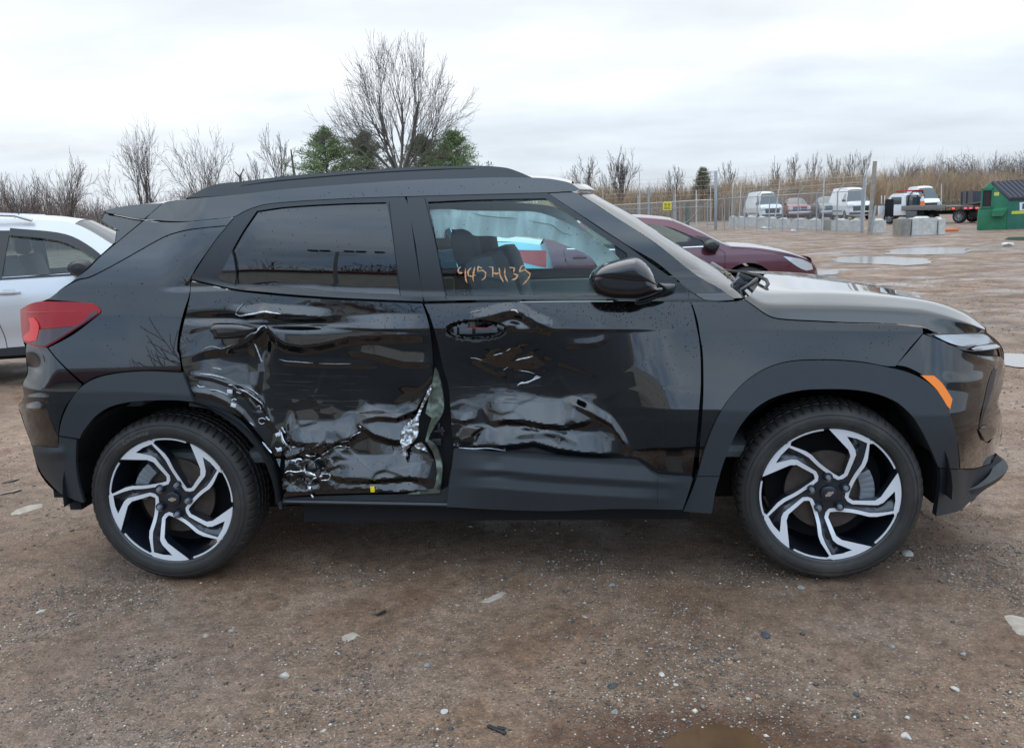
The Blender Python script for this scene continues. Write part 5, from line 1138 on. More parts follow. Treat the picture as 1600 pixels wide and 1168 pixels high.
def vehicle(name, label, cat, spec, loc, rz, body_m, glass_m, group=None, detail=True, flip_x=False):
    W, L = spec['W'], spec['L']; root = empty(name, loc, rz); tag(root, label, cat, group)
    Y = Yprof(spec['belt'], W, L, spec.get('tumble', .3), spec.get('nose', .16), spec.get('tail', .14), quad=spec.get('quad', .25))
    mp_ = lambda off=0.0: (lambda u, v: np.stack([np.asarray(u), Y(u, v)+off, np.asarray(v)], -1))
    def both(nm, outline, m, off=0, holes=(), step=.06, parent=root, thick=.02, corner=38, near_only=False):
        o = sheet(nm, outline, mp_(off), m, parent, holes=holes, step=step, thick=thick, corner=corner)
        if not near_only:
            o2 = bpy.data.objects.new(nm, o.data.copy()); COL.objects.link(o2); o2.parent = parent
            for v in o2.data.vertices: v.co.y = W-v.co.y
            o2.data.flip_normals()
        return o
    con = [p for s in spec['contour'] for p in s[1][(0 if s is spec['contour'][0] else 1):]]
    bot = []
    for ax in sorted(spec['axles'], reverse=True):
        r = spec['arch']; bot += [(ax+r*math.cos(t), max(spec['sill'], spec['wr']+r*math.sin(t)*1.02)) for t in np.linspace(-.12, math.pi+.12, 15)]
    con2 = con+[(con[-1][0]-.1, spec['sill'])]+bot+[(con[0][0]+.1, spec['sill'])]
    both('body_side', con2, body_m, holes=[w for w in spec['windows']], step=.07, corner=30)
    for w in spec['windows']: both('side_window', w, glass_m, .006, step=.3, thick=0)
    # bands across the car
    for nm, pts in spec['contour']:
        m = glass_m if ('window' in nm or 'windscreen' in nm) else body_m
        P = spline(pts, .06, closed=False, corner=60); E = np.stack([P[:, 0], Y(P[:, 0], P[:, 1]), P[:, 1]], 1); V = []; nu = 13
        nrm = np.gradient(P, axis=0); nrm = np.stack([-nrm[:, 1], nrm[:, 0]], 1); nrm /= np.linalg.norm(nrm, axis=1)[:, None]
        cb = .10 if 'bumper' in nm else .045
        for k in range(nu):
            u = k/(nu-1)*2-1; w = 1-abs(u)**2.4; row = E.copy(); row[:, 1] = W/2+(E[:, 1]-W/2)*(-u); row[:, 0] += nrm[:, 0]*w*cb; row[:, 2] += nrm[:, 1]*w*cb; V.append(row)
        V = np.array(V); a, b = V.shape[:2]
        F = [(i*b+j, (i+1)*b+j, (i+1)*b+j+1, i*b+j+1) for i in range(a-1) for j in range(b-1)]
        V = V.reshape(-1, 3); f0 = F[len(F)//2]; nn_ = np.cross(V[f0[1]]-V[f0[0]], V[f0[2]]-V[f0[0]])
        if nn_@(V[f0[0]]-np.array([L/2, W/2, .7])) < 0: F = [f[::-1] for f in F]
        mesh(nm, V, F, m, root)
    # lower trims, lamps, seams
    for nm, poly, m, off in spec.get('panels', []): both(nm, poly, m if not isinstance(m, str) else MATS[m], off, step=.08, thick=.012)
    if detail:
        for st, w_ in spec.get('seams', []):
            ribbon([st], w_, mp_(-.001), (0, -.0015, 0), step=.03, taper=False).build('door_seam', void, root, True)
        for (x, z) in spec.get('handles', []):
            h = MB().box((x, float(Y(x, z))-.022, z), (.20, .02, .028)).box((x, float(Y(x, z))-.006, z), (.10, .012, .055)); h.build('door_handle', spec.get('handle_m', body_m), root, bevel=.008)
    mx, mz = spec['mirror']
    for sgn in (1, -1):
        yb = float(Y(mx, mz)); cy = yb-.13 if sgn > 0 else W-yb+.13
        mo = MB(); nseg = 12
        mo.lathe([(0, -.11), (.055, -.10), (.085, -.05), (.09, .04), (.075, .10), (0, .105)], 14, (0, 0, 0)); o = mo.build('door_mirror', spec.get('mirror_m', blackpl), root, True)
        for v in o.data.vertices: v.co = (v.co.x*1.25+mx, v.co.y*1.0+cy, v.co.z*.95+mz)
        arm = MB().box((mx+.05, (cy+yb)/2 if sgn > 0 else (cy+W-yb)/2, mz-.07), (.07, .16, .04)).build('mirror_arm', blackpl, root)
    # wheels
    wt, wh, wsp = wheel_mesh(spec['wr'], .2, spec.get('spokes', 5))
    first = None
    for ax in spec['axles']:
        for sgn in (1, -1):
            if first is None:
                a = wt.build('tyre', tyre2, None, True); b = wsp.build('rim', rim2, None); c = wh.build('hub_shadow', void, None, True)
                wr_ = empty('wheel', parent=root); first = (a.data, b.data, c.data)
                for q in (a, b, c): q.parent = wr_
            else:
                wr_ = empty('wheel', parent=root)
                for nm, d in zip(('tyre', 'rim', 'hub_shadow'), first):
                    q = bpy.data.objects.new(nm, d); COL.objects.link(q); q.parent = wr_
            wr_.location = (ax, .03 if sgn > 0 else W-.03, spec['wr']); wr_.rotation_euler = (0, 0, 0 if sgn > 0 else math.pi)
    ub = MB().box((L/2, W/2, .36), (L-.5, W*.55, .28))
    for i in range(len(spec['axles'])-1): ub.box(((spec['axles'][i]+spec['axles'][i+1])/2, W/2, .38), (spec['axles'][i+1]-spec['axles'][i]-.95, W-.25, .25))
    ub.build('underbody', void, root)
    if spec.get('cabin'):
        x0, x1, zb = spec['cabin']; cb = MB().box(((x0+x1)/2, W/2, zb-.25), (x1-x0, W-.3, .45)); cb.build('cabin_floor', cabm, root)
        for sx in spec.get('seats', []):
            for sy in (.27, .73):
                s_ = MB().box((sx, W*sy, zb-.02), (.16, .48, .6), Matrix.Rotation(-.25, 3, 'Y')).box((sx-.12, W*sy, zb+.36), (.11, .26, .18)); s_.build('seat', seatm2, root, bevel=.05)
    return root, Y
seatm2 = mat('seat_grey', (.20, .21, .21), .8); cabm = mat('cabin_light', (.16, .17, .17), .8)
silverp = mat('silver_paint', (.58, .575, .575), rough=.3, metal=.35, coat=1, coat_rough=.03)
maroon = mat('maroon_paint', (.105, .020, .034), rough=.3, metal=.25, coat=1, coat_rough=.03)
bluep = mat('pale_blue_paint', (.22, .55, .66), rough=.3, metal=.1, coat=1)
SUV = dict(L=4.68, W=1.86, belt=1.06, wr=.36, arch=.42, sill=.30, axles=[.92, 3.72], mirror=(3.08, 1.14), spokes=10, tumble=.34,
  contour=[('rear_bumper', [(.12, .34), (.0, .5), (-.02, .72)]), ('tailgate', [(-.02, .72), (.02, .95), (.16, 1.2)]), ('rear_window', [(.16, 1.2), (.32, 1.42), (.44, 1.52)]), ('roof', [(.44, 1.52), (.7, 1.61), (1.4, 1.67), (2.1, 1.67), (2.7, 1.63), (2.98, 1.58)]),
    ('windscreen', [(2.98, 1.58), (3.32, 1.37), (3.66, 1.13), (3.76, 1.07)]), ('bonnet', [(3.76, 1.07), (4.05, 1.02), (4.4, .92), (4.56, .82)]), ('front_bumper', [(4.56, .82), (4.66, .66), (4.68, .45), (4.58, .28)])],
  windows=[[(2.35, 1.08), (3.24, 1.10), (3.32, 1.12), (3.12, 1.31), (2.88, 1.45), (2.4, 1.54)], [(1.32, 1.09), (2.24, 1.08), (2.29, 1.53), (1.8, 1.56), (1.42, 1.53), (1.24, 1.40)], [(.72, 1.20), (1.18, 1.12), (1.14, 1.40), (.98, 1.44)]],
  seams=[([(2.28, 1.06), (2.27, .8), (2.33, .5), (2.34, .34)], .007), ([(2.30, 1.065), (3.46, 1.085), (3.62, .9), (3.60, .5), (3.3, .40), (2.34, .38)], .006), ([(1.25, 1.06), (1.22, .9), (1.34, .62)], .007)], handles=[(2.42, .93), (1.48, .94)], cabin=(.6, 3.5, 1.0), seats=[2.35, 1.35],
  panels=[('sill_trim', [(1.4, .38), (3.25, .38), (3.25, .30), (1.4, .30)], blackpl, -.004), ('window_frame', [(2.30, 1.055), (3.40, 1.075), (3.40, 1.092), (2.30, 1.075)], blackpl, -.004), ('window_frame', [(2.24, 1.07), (2.36, 1.07), (2.40, 1.535), (2.28, 1.54)], blackpl, -.003), ('wind_deflector', [(2.40, 1.49), (2.86, 1.41), (3.10, 1.28), (3.32, 1.10), (3.38, 1.11), (3.15, 1.335), (2.90, 1.48), (2.40, 1.56)], blackpl, -.018), ('headlamp', [(4.25, .86), (4.55, .80), (4.6, .72), (4.45, .72), (4.28, .78)], lampc, -.006), ('tail_lamp', [(.0, .98), (.30, 1.02), (.22, .88), (0, .82)], lampr, -.006)])
SED = dict(L=4.78, W=1.83, belt=.98, wr=.33, arch=.38, sill=.24, axles=[.98, 3.74], mirror=(3.22, 1.00), spokes=9, tumble=.42, nose=.2,
  contour=[('rear_bumper', [(.12, .28), (.0, .45), (.0, .66)]), ('boot_back', [(.0, .66), (.04, .85), (.10, 1.03)]), ('boot_lid', [(.10, 1.03), (.4, 1.08), (.72, 1.10)]), ('rear_window', [(.72, 1.10), (1.05, 1.27), (1.36, 1.39)]), ('roof', [(1.36, 1.39), (1.8, 1.445), (2.2, 1.45), (2.6, 1.405), (2.72, 1.38)]),
    ('windscreen', [(2.72, 1.38), (3.1, 1.19), (3.42, 1.00), (3.5, .97)]), ('bonnet', [(3.5, .97), (3.9, .93), (4.3, .84), (4.58, .73), (4.66, .68)]), ('front_bumper', [(4.66, .68), (4.76, .52), (4.76, .36), (4.66, .22)])],
  windows=[[(2.12, .985), (3.12, 1.0), (3.2, 1.02), (2.92, 1.17), (2.62, 1.30), (2.16, 1.36)], [(1.22, 1.02), (2.02, .985), (2.07, 1.36), (1.7, 1.36), (1.42, 1.28)]],
  seams=[([(2.08, 1.37), (2.07, .97), (2.06, .7), (2.12, .3)], .008), ([(2.10, .975), (3.24, .985), (3.42, .88), (3.40, .6), (3.30, .45), (3.0, .28)], .007), ([(1.15, 1.0), (1.2, .8), (1.38, .55)], .008), ([(3.5, .955), (3.9, .90), (4.4, .78), (4.52, .70)], .006), ([(4.28, .62), (4.36, .70), (4.5, .72)], .006)], handles=[(2.26, .86), (1.38, .88)], cabin=(1.0, 3.2, .9), seats=[2.15, 1.3],
  panels=[('window_frame', [(2.02, .99), (2.14, .985), (2.18, 1.375), (2.06, 1.38)], blackpl, -.003), ('belt_trim', [(1.2, 1.005), (2.1, .965), (3.22, .978), (3.22, .992), (2.1, .98), (1.2, 1.02)], chrome, -.006), ('corner_trim', [(3.18, 1.005), (3.36, 1.0), (3.22, 1.10), (3.02, 1.15)], blackpl, -.004), ('headlamp', [(4.22, .80), (4.50, .74), (4.66, .655), (4.69, .57), (4.58, .56), (4.42, .64)], lampc, -.006), ('tail_lamp', [(.02, .95), (.40, .98), (.36, .82), (.02, .72)], lampr, -.006)])
def place(spec, lx, px, py, y, rz=0):
    """ground location so that local x = lx stands at the photo column px at distance y"""
    w = at(px, py, y); return (float(w[0])-lx*math.cos(rz)+0, y-lx*math.sin(rz), 0.0)
white_suv, _ = vehicle('parked_suv', 'silver white SUV parked at the left edge behind the black car', 'car', SUV, place(SUV, 3.08, 124, 400, 4.9, rad(18)), rad(18), silverp, g_car)
rk = MB()
for y in (.40, 1.46): rk.tube([(1.0, y, 1.69), (1.15, y, 1.735), (2.0, y, 1.75), (2.55, y, 1.70), (2.7, y, 1.63)], .022, 6)
rk_o = rk; 
for y in (.42, 1.44):
    MB().tube([(1.0, y, 1.66), (1.15, y, 1.705), (2.0, y, 1.72), (2.45, y, 1.685), (2.6, y, 1.63)], .02, 6).build('roof_rail', silverp, white_suv, True)
white_suv.scale = (1, 1, .958)
MB().tube([(2.35, .93, 1.70), (2.30, .93, 1.88)], .006, 5).build('aerial', blackpl, white_suv)
ribbon([[(3.10+.06*k, 1.455-.03*k), (3.12+.06*k, 1.42-.03*k)] for k in range(7)], .01, lambda u, v: np.stack([u+.02, np.full(np.shape(u), .75), np.asarray(v)+.03], -1)).build('screen_writing', mat('white_marker', (.6, .62, .65), .6), white_suv)
ms_, _ = vehicle('parked_sedan', 'dark maroon sedan parked nose right behind the black car bonnet', 'car', SED, place(SED, 3.22, 1111, 372, 9.45), 0, maroon, g_car); ms_.scale = (1, 1, .925)
bs, _ = vehicle('parked_sedan', 'pale blue car glimpsed through the black car front windows', 'car', SED, tuple(np.array(place(SED, .02, 852, 390, 8.6, math.pi))+np.array([0, 1.83, 0])), math.pi, bluep, g_car)

# ---- far vans and pickups, nose towards the yard
def box_front(root, W, z0, z1, x, items):
    for nm, (y0, y1, za, zb), m, d in items: MB().box((x+d/2, (y0+y1)/2, (za+zb)/2), (d+.08, y1-y0, zb-za)).build(nm, m, root, bevel=.02)
VAN = dict(quad=.03, L=5.6, W=2.0, belt=1.35, wr=.36, arch=.42, sill=.40, axles=[1.2, 4.65], mirror=(4.35, 1.55), spokes=6, tumble=.10, nose=.12, tail=.03,
  contour=[('rear_doors', [(.02, .45), (.0, 1.0), (.03, 2.2)]), ('roof', [(.03, 2.2), (.05, 2.42), (.22, 2.52), (1, 2.54), (3.2, 2.54), (3.9, 2.47), (4.2, 2.36)]), ('windscreen', [(4.2, 2.36), (4.5, 2.0), (4.85, 1.52), (4.95, 1.42)]), ('bonnet', [(4.95, 1.42), (5.2, 1.30), (5.42, 1.12)]), ('front_bumper', [(5.42, 1.12), (5.56, .8), (5.58, .5), (5.5, .35)])],
  windows=[[(3.7, 1.42), (4.5, 1.42), (4.62, 1.5), (4.2, 2.05), (3.72, 2.08)]], seams=[], panels=[('headlamp', [(5.1, 1.2), (5.36, 1.10), (5.50, .92), (5.36, .9), (5.2, 1.0)], lampc, -.01), ('rub_strip', [(.3, .75), (.9, .75), (.9, .66), (.3, .66)], blackpl, -.01), ('rub_strip', [(1.7, .75), (4.1, .75), (4.1, .66), (1.7, .66)], blackpl, -.01)])
PICK = dict(L=5.7, W=1.98, belt=1.28, wr=.40, arch=.48, sill=.45, axles=[1.1, 4.75], mirror=(3.85, 1.42), spokes=6, tumble=.3, nose=.08, tail=.03,
  contour=[('tailgate', [(.02, .6), (.0, 1.0), (.02, 1.32)]), ('bed_rail', [(.02, 1.32), (1.0, 1.34), (1.9, 1.34)]), ('rear_window', [(1.9, 1.34), (2.0, 1.6), (2.15, 1.82)]), ('roof', [(2.15, 1.82), (2.6, 1.9), (3.2, 1.88), (3.4, 1.82)]), ('windscreen', [(3.4, 1.82), (3.75, 1.6), (4.1, 1.36)]), ('bonnet', [(4.1, 1.36), (4.7, 1.30), (5.4, 1.22), (5.55, 1.15)]), ('front_bumper', [(5.55, 1.15), (5.66, .9), (5.68, .6), (5.6, .5)])],
  windows=[[(2.95, 1.34), (3.75, 1.34), (3.85, 1.4), (3.4, 1.72), (2.98, 1.76)], [(2.1, 1.36), (2.87, 1.34), (2.9, 1.76), (2.3, 1.74)]], seams=[], panels=[('headlamp', [(5.3, 1.14), (5.56, 1.12), (5.6, .92), (5.4, .92)], lampc, -.01)])
whitep = mat('van_white', (.72, .73, .74), .35, coat=.5, dirt=((.4, .38, .35), 1.2, .55, .3)); redp = mat('pickup_red', (.30, .018, .022), .35, coat=.6); greyp = mat('pickup_grey', (.20, .21, .22), .35, coat=.6, metal=.3); slate = mat('van_lower_grey', (.10, .11, .12), .5)
def far_vehicle(nm, label, cat, spec, px, D, yaw_deg, m, group, front=True):
    rz = rad(yaw_deg); w = at(px, 330, D)
    # the local nose centre stands at px
    nx, ny = spec['L'], spec['W']/2
    loc = (float(w[0])-(nx*math.cos(rz)-ny*math.sin(rz)), D-(nx*math.sin(rz)+ny*math.cos(rz)), 0)
    r_, _ = vehicle(nm, label, cat, spec, loc, rz, m, g_far, group, detail=False)
    W, L = spec['W'], spec['L']
    if spec is VAN: it = [('grille', (.40, 1.60, .70, 1.10), blackpl, .04), ('headlamp', (.10, .42, .95, 1.18), lampc, -.06), ('headlamp', (1.58, 1.90, .95, 1.18), lampc, -.06), ('bumper_strip', (.1, 1.9, .42, .60), blackpl, .03)]; x = L+.02
    else: it = [('grille', (.42, 1.56, .80, 1.12), blackpl, .03), ('headlamp', (.10, .40, .90, 1.14), lampc, -.02), ('headlamp', (1.58, 1.88, .90, 1.14), lampc, -.02), ('bumper', (.04, 1.94, .55, .76), chrome, .08), ('grille_bar', (.42, 1.56, .94, .98), chrome, .06), ('grille_bar', (.96, 1.02, .80, 1.12), chrome, .065)]; x = L+.0
    box_front(r_, W, 0, 0, x, it); return r_
far_vehicle('delivery_van', 'white high roof van left of the red pickup, behind the concrete blocks', 'van', VAN, 1207, 76, -84, whitep, 'vehicles parked behind the fence')
far_vehicle('pickup_truck', 'dark red pickup truck between the white van and a grey pickup', 'pickup', PICK, 1250, 76, -94, redp, 'vehicles parked behind the fence')
far_vehicle('pickup_truck', 'grey pickup truck with chrome grille right of the red one', 'pickup', PICK, 1301, 74, -94, greyp, 'vehicles parked behind the fence')
far_vehicle('delivery_van', 'white van with grey lower body beside the leaning wooden post', 'van', VAN, 1345, 70, -88, whitep, 'vehicles parked behind the fence')
far_vehicle('delivery_van', 'white van standing behind the flatbed tow truck cab', 'van', VAN, 1452, 78, -96, whitep, 'vehicles parked behind the fence')
far_vehicle('pickup_truck', 'pale grey pickup at the far right of the row, left of the dumpsters', 'pickup', PICK, 1492, 92, -98, mat('pickup_silver', (.42, .44, .45), .35, coat=.5), 'vehicles parked behind the fence')
# ---- flatbed tow truck seen from behind and to its left, door open
tw = empty('tow_truck', (float(at(1388, 330, 54)[0]), 54, 0), rad(-50)); tag(tw, 'white flatbed tow truck with open cab door and raised grey bed', 'tow truck')
D0 = float(tw.location.y); S_t = (at(1493, 330, D0)-at(1385, 330, D0))[0]
k_ = .86
def TB(nm, boxes, m, bev=.02):
    mb = MB()
    for b_ in boxes: mb.box(tuple(v*k_ for v in b_[0]), tuple(v*k_ for v in b_[1]), Matrix.Rotation(b_[2], 3, 'Y') if len(b_) > 2 else None)
    return mb.build(nm, m, tw, bevel=bev)
# the cab
cabp = MB().prism([(x*k_, z*k_) for x, z in ((-.75, .55), (-.8, 1.1), (-.5, 1.25), (-.1, 1.95), (.1, 2.1), (1.0, 2.12), (1.15, 1.9), (1.2, .6))], .25*k_, 2.1*k_).build('cab', whitep, tw, bevel=.03)
TB('cab_window', [((.45, .24, 1.62), (.75, .02, .5)), ((1.19, 1.15, 1.62), (.06, 1.75, .74))], g_far); TB('door_opening', [((-.1, .245, 1.15), (.7, .03, 1.2))], void)
TB('cab_door', [((-.45, -.15, .95), (.05, .8, .7)), ((-.48, -.15, 1.72), (.05, .06, .6)), ((-.44, .2, 1.72), (.05, .05, .6))], whitep)
TB('chassis', [((3.2, 1.15, .72), (5.4, .9, .25)), ((5.9, 1.15, .55), (.5, 1.6, .3)), ((2.1, .4, .65), (1.0, .5, .5))], void)
TB('flat_bed', [((3.6, 1.15, 1.12), (4.9, 2.3, .10), 0), ((2.6, .0, 1.08), (3.2, .06, .34), 0)], mat('bed_alloy', (.20, .19, .18), .5, metal=.4, var=.2))
TB('bed_tail', [((6.05, 1.15, 1.27), (1.5, 2.3, .10), -.12)], mat('bed_dark', (.09, .085, .085), .6))
TB('toolbox', [((1.75, .12, .62), (.8, .3, .5))], slate); TB('light_bar', [((.9, 1.15, 2.28), (1.9, .4, .10))], MATS['tail_lamp_red'])
hoop = MB().tube([(1.35*k_, .2*k_, 1.1*k_), (1.4*k_, .2*k_, 1.9*k_), (1.45*k_, .6*k_, 2.22*k_), (1.45*k_, 1.8*k_, 2.22*k_), (1.4*k_, 2.1*k_, 1.9*k_), (1.35*k_, 2.1*k_, 1.1*k_)], .05*k_, 6).build('headache_rack', void, tw)
for x in (-.1, 2.1, 5.0):
    for y in (.25, 1.95):
        w_ = empty('wheel', (x*k_, y*k_, .45*k_), 0, tw); a_, h_, s_ = wheel_mesh(.45*k_, .28, 8); a_.build('tyre', tyre2, w_, True); s_.build('rim', rim2, w_); h_.build('hub_shadow', void, w_)
lamp_on = mat('lit_tail_lamp', (.8, .05, .05), .3, emit=((1, .08, .05), 1.5))
for x in (4.75, 5.6, 5.95, 6.35): TB('tail_lamp', [((x, -.02 if x < 5 else -.03, .98 if x < 5 else .98), (.16, .06, .09))], lamp_on, .01)
TB('stinger', [((6.2, 1.1, .42), (1.2, 1.2, .10)), ((5.6, 1.1, .55), (.4, .3, .5))], mat('rusty_steel', (.14, .07, .04), .7, var=.3))
cone = empty('traffic_cone', (tw.location.x+1.9*.643+.5*.766, tw.location.y-1.9*.766+.5*.643, 1.17*k_)); tag(cone, 'orange and white traffic cone standing on the flatbed', 'traffic cone')
orange = mat('cone_orange', (.75, .16, .03), .5)
MB().lathe([(0, .75), (.03, .75), (.14, .04)], 16, axis='z').build('cone_body', orange, cone, True); MB().lathe([(.062, .58), (.105, .32)], 16, axis='z').build('white_band', whitep, cone, True); MB().box((0, 0, .02), (.4, .4, .04)).build('cone_base', orange, cone)
bb = cone.children[1]
for v in bb.data.vertices: v.co.x *= 1.06; v.co.y *= 1.06

# ---- dumpsters
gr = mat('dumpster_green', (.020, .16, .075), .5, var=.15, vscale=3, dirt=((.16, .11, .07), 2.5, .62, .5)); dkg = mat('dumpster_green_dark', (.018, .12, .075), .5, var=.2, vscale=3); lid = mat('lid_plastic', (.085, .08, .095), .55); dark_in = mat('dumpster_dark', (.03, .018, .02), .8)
ds = empty('dumpster', tuple(ground_at(1526, 359, 0)), rad(-22)); tag(ds, 'green dumpster with a sloping ribbed dark lid at the right edge', 'dumpster')
Dd = float(ds.location.y); mpp = np.linalg.norm(at(1540, 330, Dd)-at(1530, 330, Dd))/10
def Zd(x, y): return ((x/9.73-26.3)*mpp*.93, (100.2-y/9.73)*mpp)      # from the close view [1500,260] to metres in the side plane
side = [Zd(*p) for p in ((262, 975), (268, 640), (300, 632), (305, 350), (430, 245), (740, 505), (700, 520), (695, 985))]
MB().prism(side, 0, 2.0).build('bin_body', gr, ds, bevel=.01)
MB().prism([Zd(*p) for p in ((318, 622), (318, 375), (450, 372), (450, 620))], -.012, .02).build('side_opening', dark_in, ds)
for a, b in (((295, 635), (320, 350)), ((450, 635), (475, 335)), ((295, 640), (470, 618)), ((300, 365), (475, 335))):
    (x0, z0), (x1, z1) = Zd(*a), Zd(*b); MB().box(((x0+x1)/2, -.02, (z0+z1)/2), (abs(x1-x0), .06, abs(z1-z0))).build('door_frame', gr, ds)
# the front face runs away to the right
fx0, fz0 = Zd(700, 520); _, fz1 = Zd(695, 985)
front = MB().add([(fx0, 0, fz1), (fx0+2.4, .9, fz1), (fx0+2.4, .9, fz0), (fx0, 0, fz0)], [(0, 1, 2, 3)]).add([(fx0, 0, fz1), (fx0, .3, fz1), (fx0+2.4, 2.9, fz1), (fx0+2.4, 2.9, fz0), (fx0, .3, fz0)], [(0, 1, 2, 3, 4)])
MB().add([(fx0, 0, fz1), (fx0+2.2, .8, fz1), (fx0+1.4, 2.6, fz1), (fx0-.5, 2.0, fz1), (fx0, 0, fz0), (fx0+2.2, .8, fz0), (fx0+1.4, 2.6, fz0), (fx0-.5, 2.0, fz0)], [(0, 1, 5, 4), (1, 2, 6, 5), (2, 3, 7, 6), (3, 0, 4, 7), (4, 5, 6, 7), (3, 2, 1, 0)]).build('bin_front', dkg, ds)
# lid with ribs
lx0, lz0 = Zd(440, 240); lx1, lz1 = Zd(722, 500)
ax_ = Vector((2.2, .8, 0)).normalized()
lidm = MB(); nrb = 11
for k in range(nrb):
    o_ = ax_*(2.25*k/nrb); o2_ = ax_*(2.25*(k+.55)/nrb); n_ = Vector((.45, -.1, .55)).normalized()*.05
    A_, B_ = Vector((lx0, 0, lz0)), Vector((lx1, -.03, lz1))
    lid_k = MB().add([A_+o_+n_, A_+o2_+n_, B_+o2_+n_, B_+o_+n_, A_+o_-n_, A_+o2_-n_, B_+o2_-n_, B_+o_-n_], [(0, 1, 2, 3), (7, 6, 5, 4), (0, 4, 5, 1), (1, 5, 6, 2), (2, 6, 7, 3), (3, 7, 4, 0)]); lid_k.build('lid_rib', lid, ds)
A_, B_ = Vector((lx0, 0, lz0)), Vector((lx1, 0, lz1)); e_ = ax_*2.25
MB().add([A_, A_+e_, B_+e_, B_, A_-Vector((0, 0, .1)), A_+e_-Vector((0, 0, .1)), B_+e_-Vector((0, 0, .12)), B_-Vector((0, 0, .12))], [(0, 1, 2, 3), (7, 6, 5, 4), (0, 4, 5, 1), (1, 5, 6, 2), (2, 6, 7, 3), (3, 7, 4, 0)]).build('lid', mat('lid_dark', (.02, .02, .025), .6), ds)
p0, p1 = Zd(470, 770), Zd(715, 640)
MB().add([(p0[0], -.01, p0[1]), (p1[0]-.12, -.01, p0[1]+.02), (p1[0], -.01, p1[1]), (p0[0]+.15, -.01, p1[1]), (p0[0], -.28, p0[1]), (p1[0]-.22, -.28, p0[1]), (p1[0]-.22, -.28, p1[1]-.12), (p0[0], -.28, p1[1]-.12)], [(4, 5, 6, 7), (7, 6, 2, 3), (0, 4, 7, 3), (5, 1, 2, 6), (0, 1, 5, 4)]).build('lift_pocket', gr, ds)
yl = mat('sticker_yellow', (.62, .52, .12), .5); 
q0, q1 = Zd(485, 455), Zd(560, 402); MB().box(((q0[0]+q1[0])/2, -.008, (q0[1]+q1[1])/2), (q1[0]-q0[0], .01, q1[1]-q0[1])).build('yellow_sticker', yl, ds)
fr_dir = ax_; nfr = Vector((.8, -2.2, 0)).normalized()
def on_front(s, z): return Vector((fx0, 0, 0))+fr_dir*s+nfr*.01+Vector((0, 0, z))
_, za = Zd(0, 745); _, zb2 = Zd(0, 700); MB().add([on_front(.16, za), on_front(1.6, za), on_front(1.6, zb2), on_front(.18, zb2)], [(0, 1, 2, 3)]).build('yellow_stripe', mat('stripe_yellow', (.55, .55, .05), .5), ds)
_, za = Zd(0, 695); _, zb2 = Zd(0, 570); MB().add([on_front(.50, za), on_front(1.3, za), on_front(1.3, zb2), on_front(.48, zb2)], [(0, 1, 2, 3)]).build('white_sign', whitep, ds)
nfo = nfr*.008; MB().add([on_front(.60, za+.06)+nfo, on_front(1.2, za+.06)+nfo, on_front(1.2, zb2-.05)+nfo, on_front(.60, zb2-.05)+nfo], [(0, 1, 2, 3)]).build('sign_print', mat('sign_teal', (.01, .10, .10), .5), ds)
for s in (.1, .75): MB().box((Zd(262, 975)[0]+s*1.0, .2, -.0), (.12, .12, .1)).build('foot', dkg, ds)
ob = empty('open_container', tuple(ground_at(1510, 345, 0)), rad(-8)); tag(ob, 'dark grey container with scrap on top behind the green dumpster', 'container')
cdk = mat('container_dark', (.055, .058, .07), .6, var=.2); hh = 1.75
cb = MB().box((1.2, 1.2, 1.25), (2.6, .06, 1.1)).box((-.0, 0, 1.2), (.06, 2.4, 1.3)).box((1.2, -.0, 1.05), (2.6, .08, 1.5)); cb.build('container_wall', cdk, ob)
MB().box((1.9, -.1, 1.95), (1.3, .5, .16), Matrix.Rotation(-.1, 3, 'Y')).box((1.7, -.05, 1.82), (.7, .4, .12), Matrix.Rotation(-.4, 3, 'Y')).build('scrap_panel', whitep, ob)
ob2 = empty('open_container', (ds.location.x+5.6, ds.location.y+6, 0), rad(5)); tag(ob2, 'large black skip with a pale rim behind the lid of the green dumpster', 'container')
MB().box((1.5, .1, 1.2), (4.2, .1, 2.1)).box((-.5, 1.2, 1.2), (.1, 2.4, 2.1)).build('skip_wall', mat('skip_black', (.012, .012, .014), .7), ob2)
MB().box((1.5, .05, 2.28), (4.3, .14, .08)).build('skip_rim', mat('skip_rim', (.24, .24, .20), .6), ob2); MB().box((-.4, .05, 2.45), (.1, .1, .35)).build('skip_post', whitep, ob2)
# ------------------------------------------------------------------ trees and brush
bark = mat('bark_grey', (.115, .098, .085), .85, var=.25, vscale=4); twigm = mat('twig_brown', (.13, .105, .09), .85); twigr = mat('twig_reddish', (.15, .105, .085), .85)
def seg_mesh(S, sides=3):
    S = np.array(S, float); n = len(S); p0, p1, r0, r1 = S[:, 0:3], S[:, 3:6], S[:, 6], S[:, 7]
    d = p1-p0; L = np.linalg.norm(d, axis=1)[:, None]+1e-9; d = d/L
    ref = np.where(np.abs(d[:, 2:3]) < .9, np.array([[0, 0, 1.]]), np.array([[1., 0, 0]])); a = np.cross(d, ref); a /= np.linalg.norm(a, axis=1)[:, None]; b = np.cross(d, a)
    V = []
    for p, r in ((p0, r0), (p1, r1)):
        for k in range(sides):
            t = 2*math.pi*k/sides; V.append(p+(a*math.cos(t)+b*math.sin(t))*r[:, None])
    V = np.stack(V, 1).reshape(-1, 3); base = (np.arange(n)*2*sides)[:, None]
    F = []
    for k in range(sides):
        k2 = (k+1) % sides; F.append(np.stack([base[:, 0]+k, base[:, 0]+k2, base[:, 0]+sides+k2, base[:, 0]+sides+k], 1))
    return V, np.stack(F, 1).reshape(-1, 4)
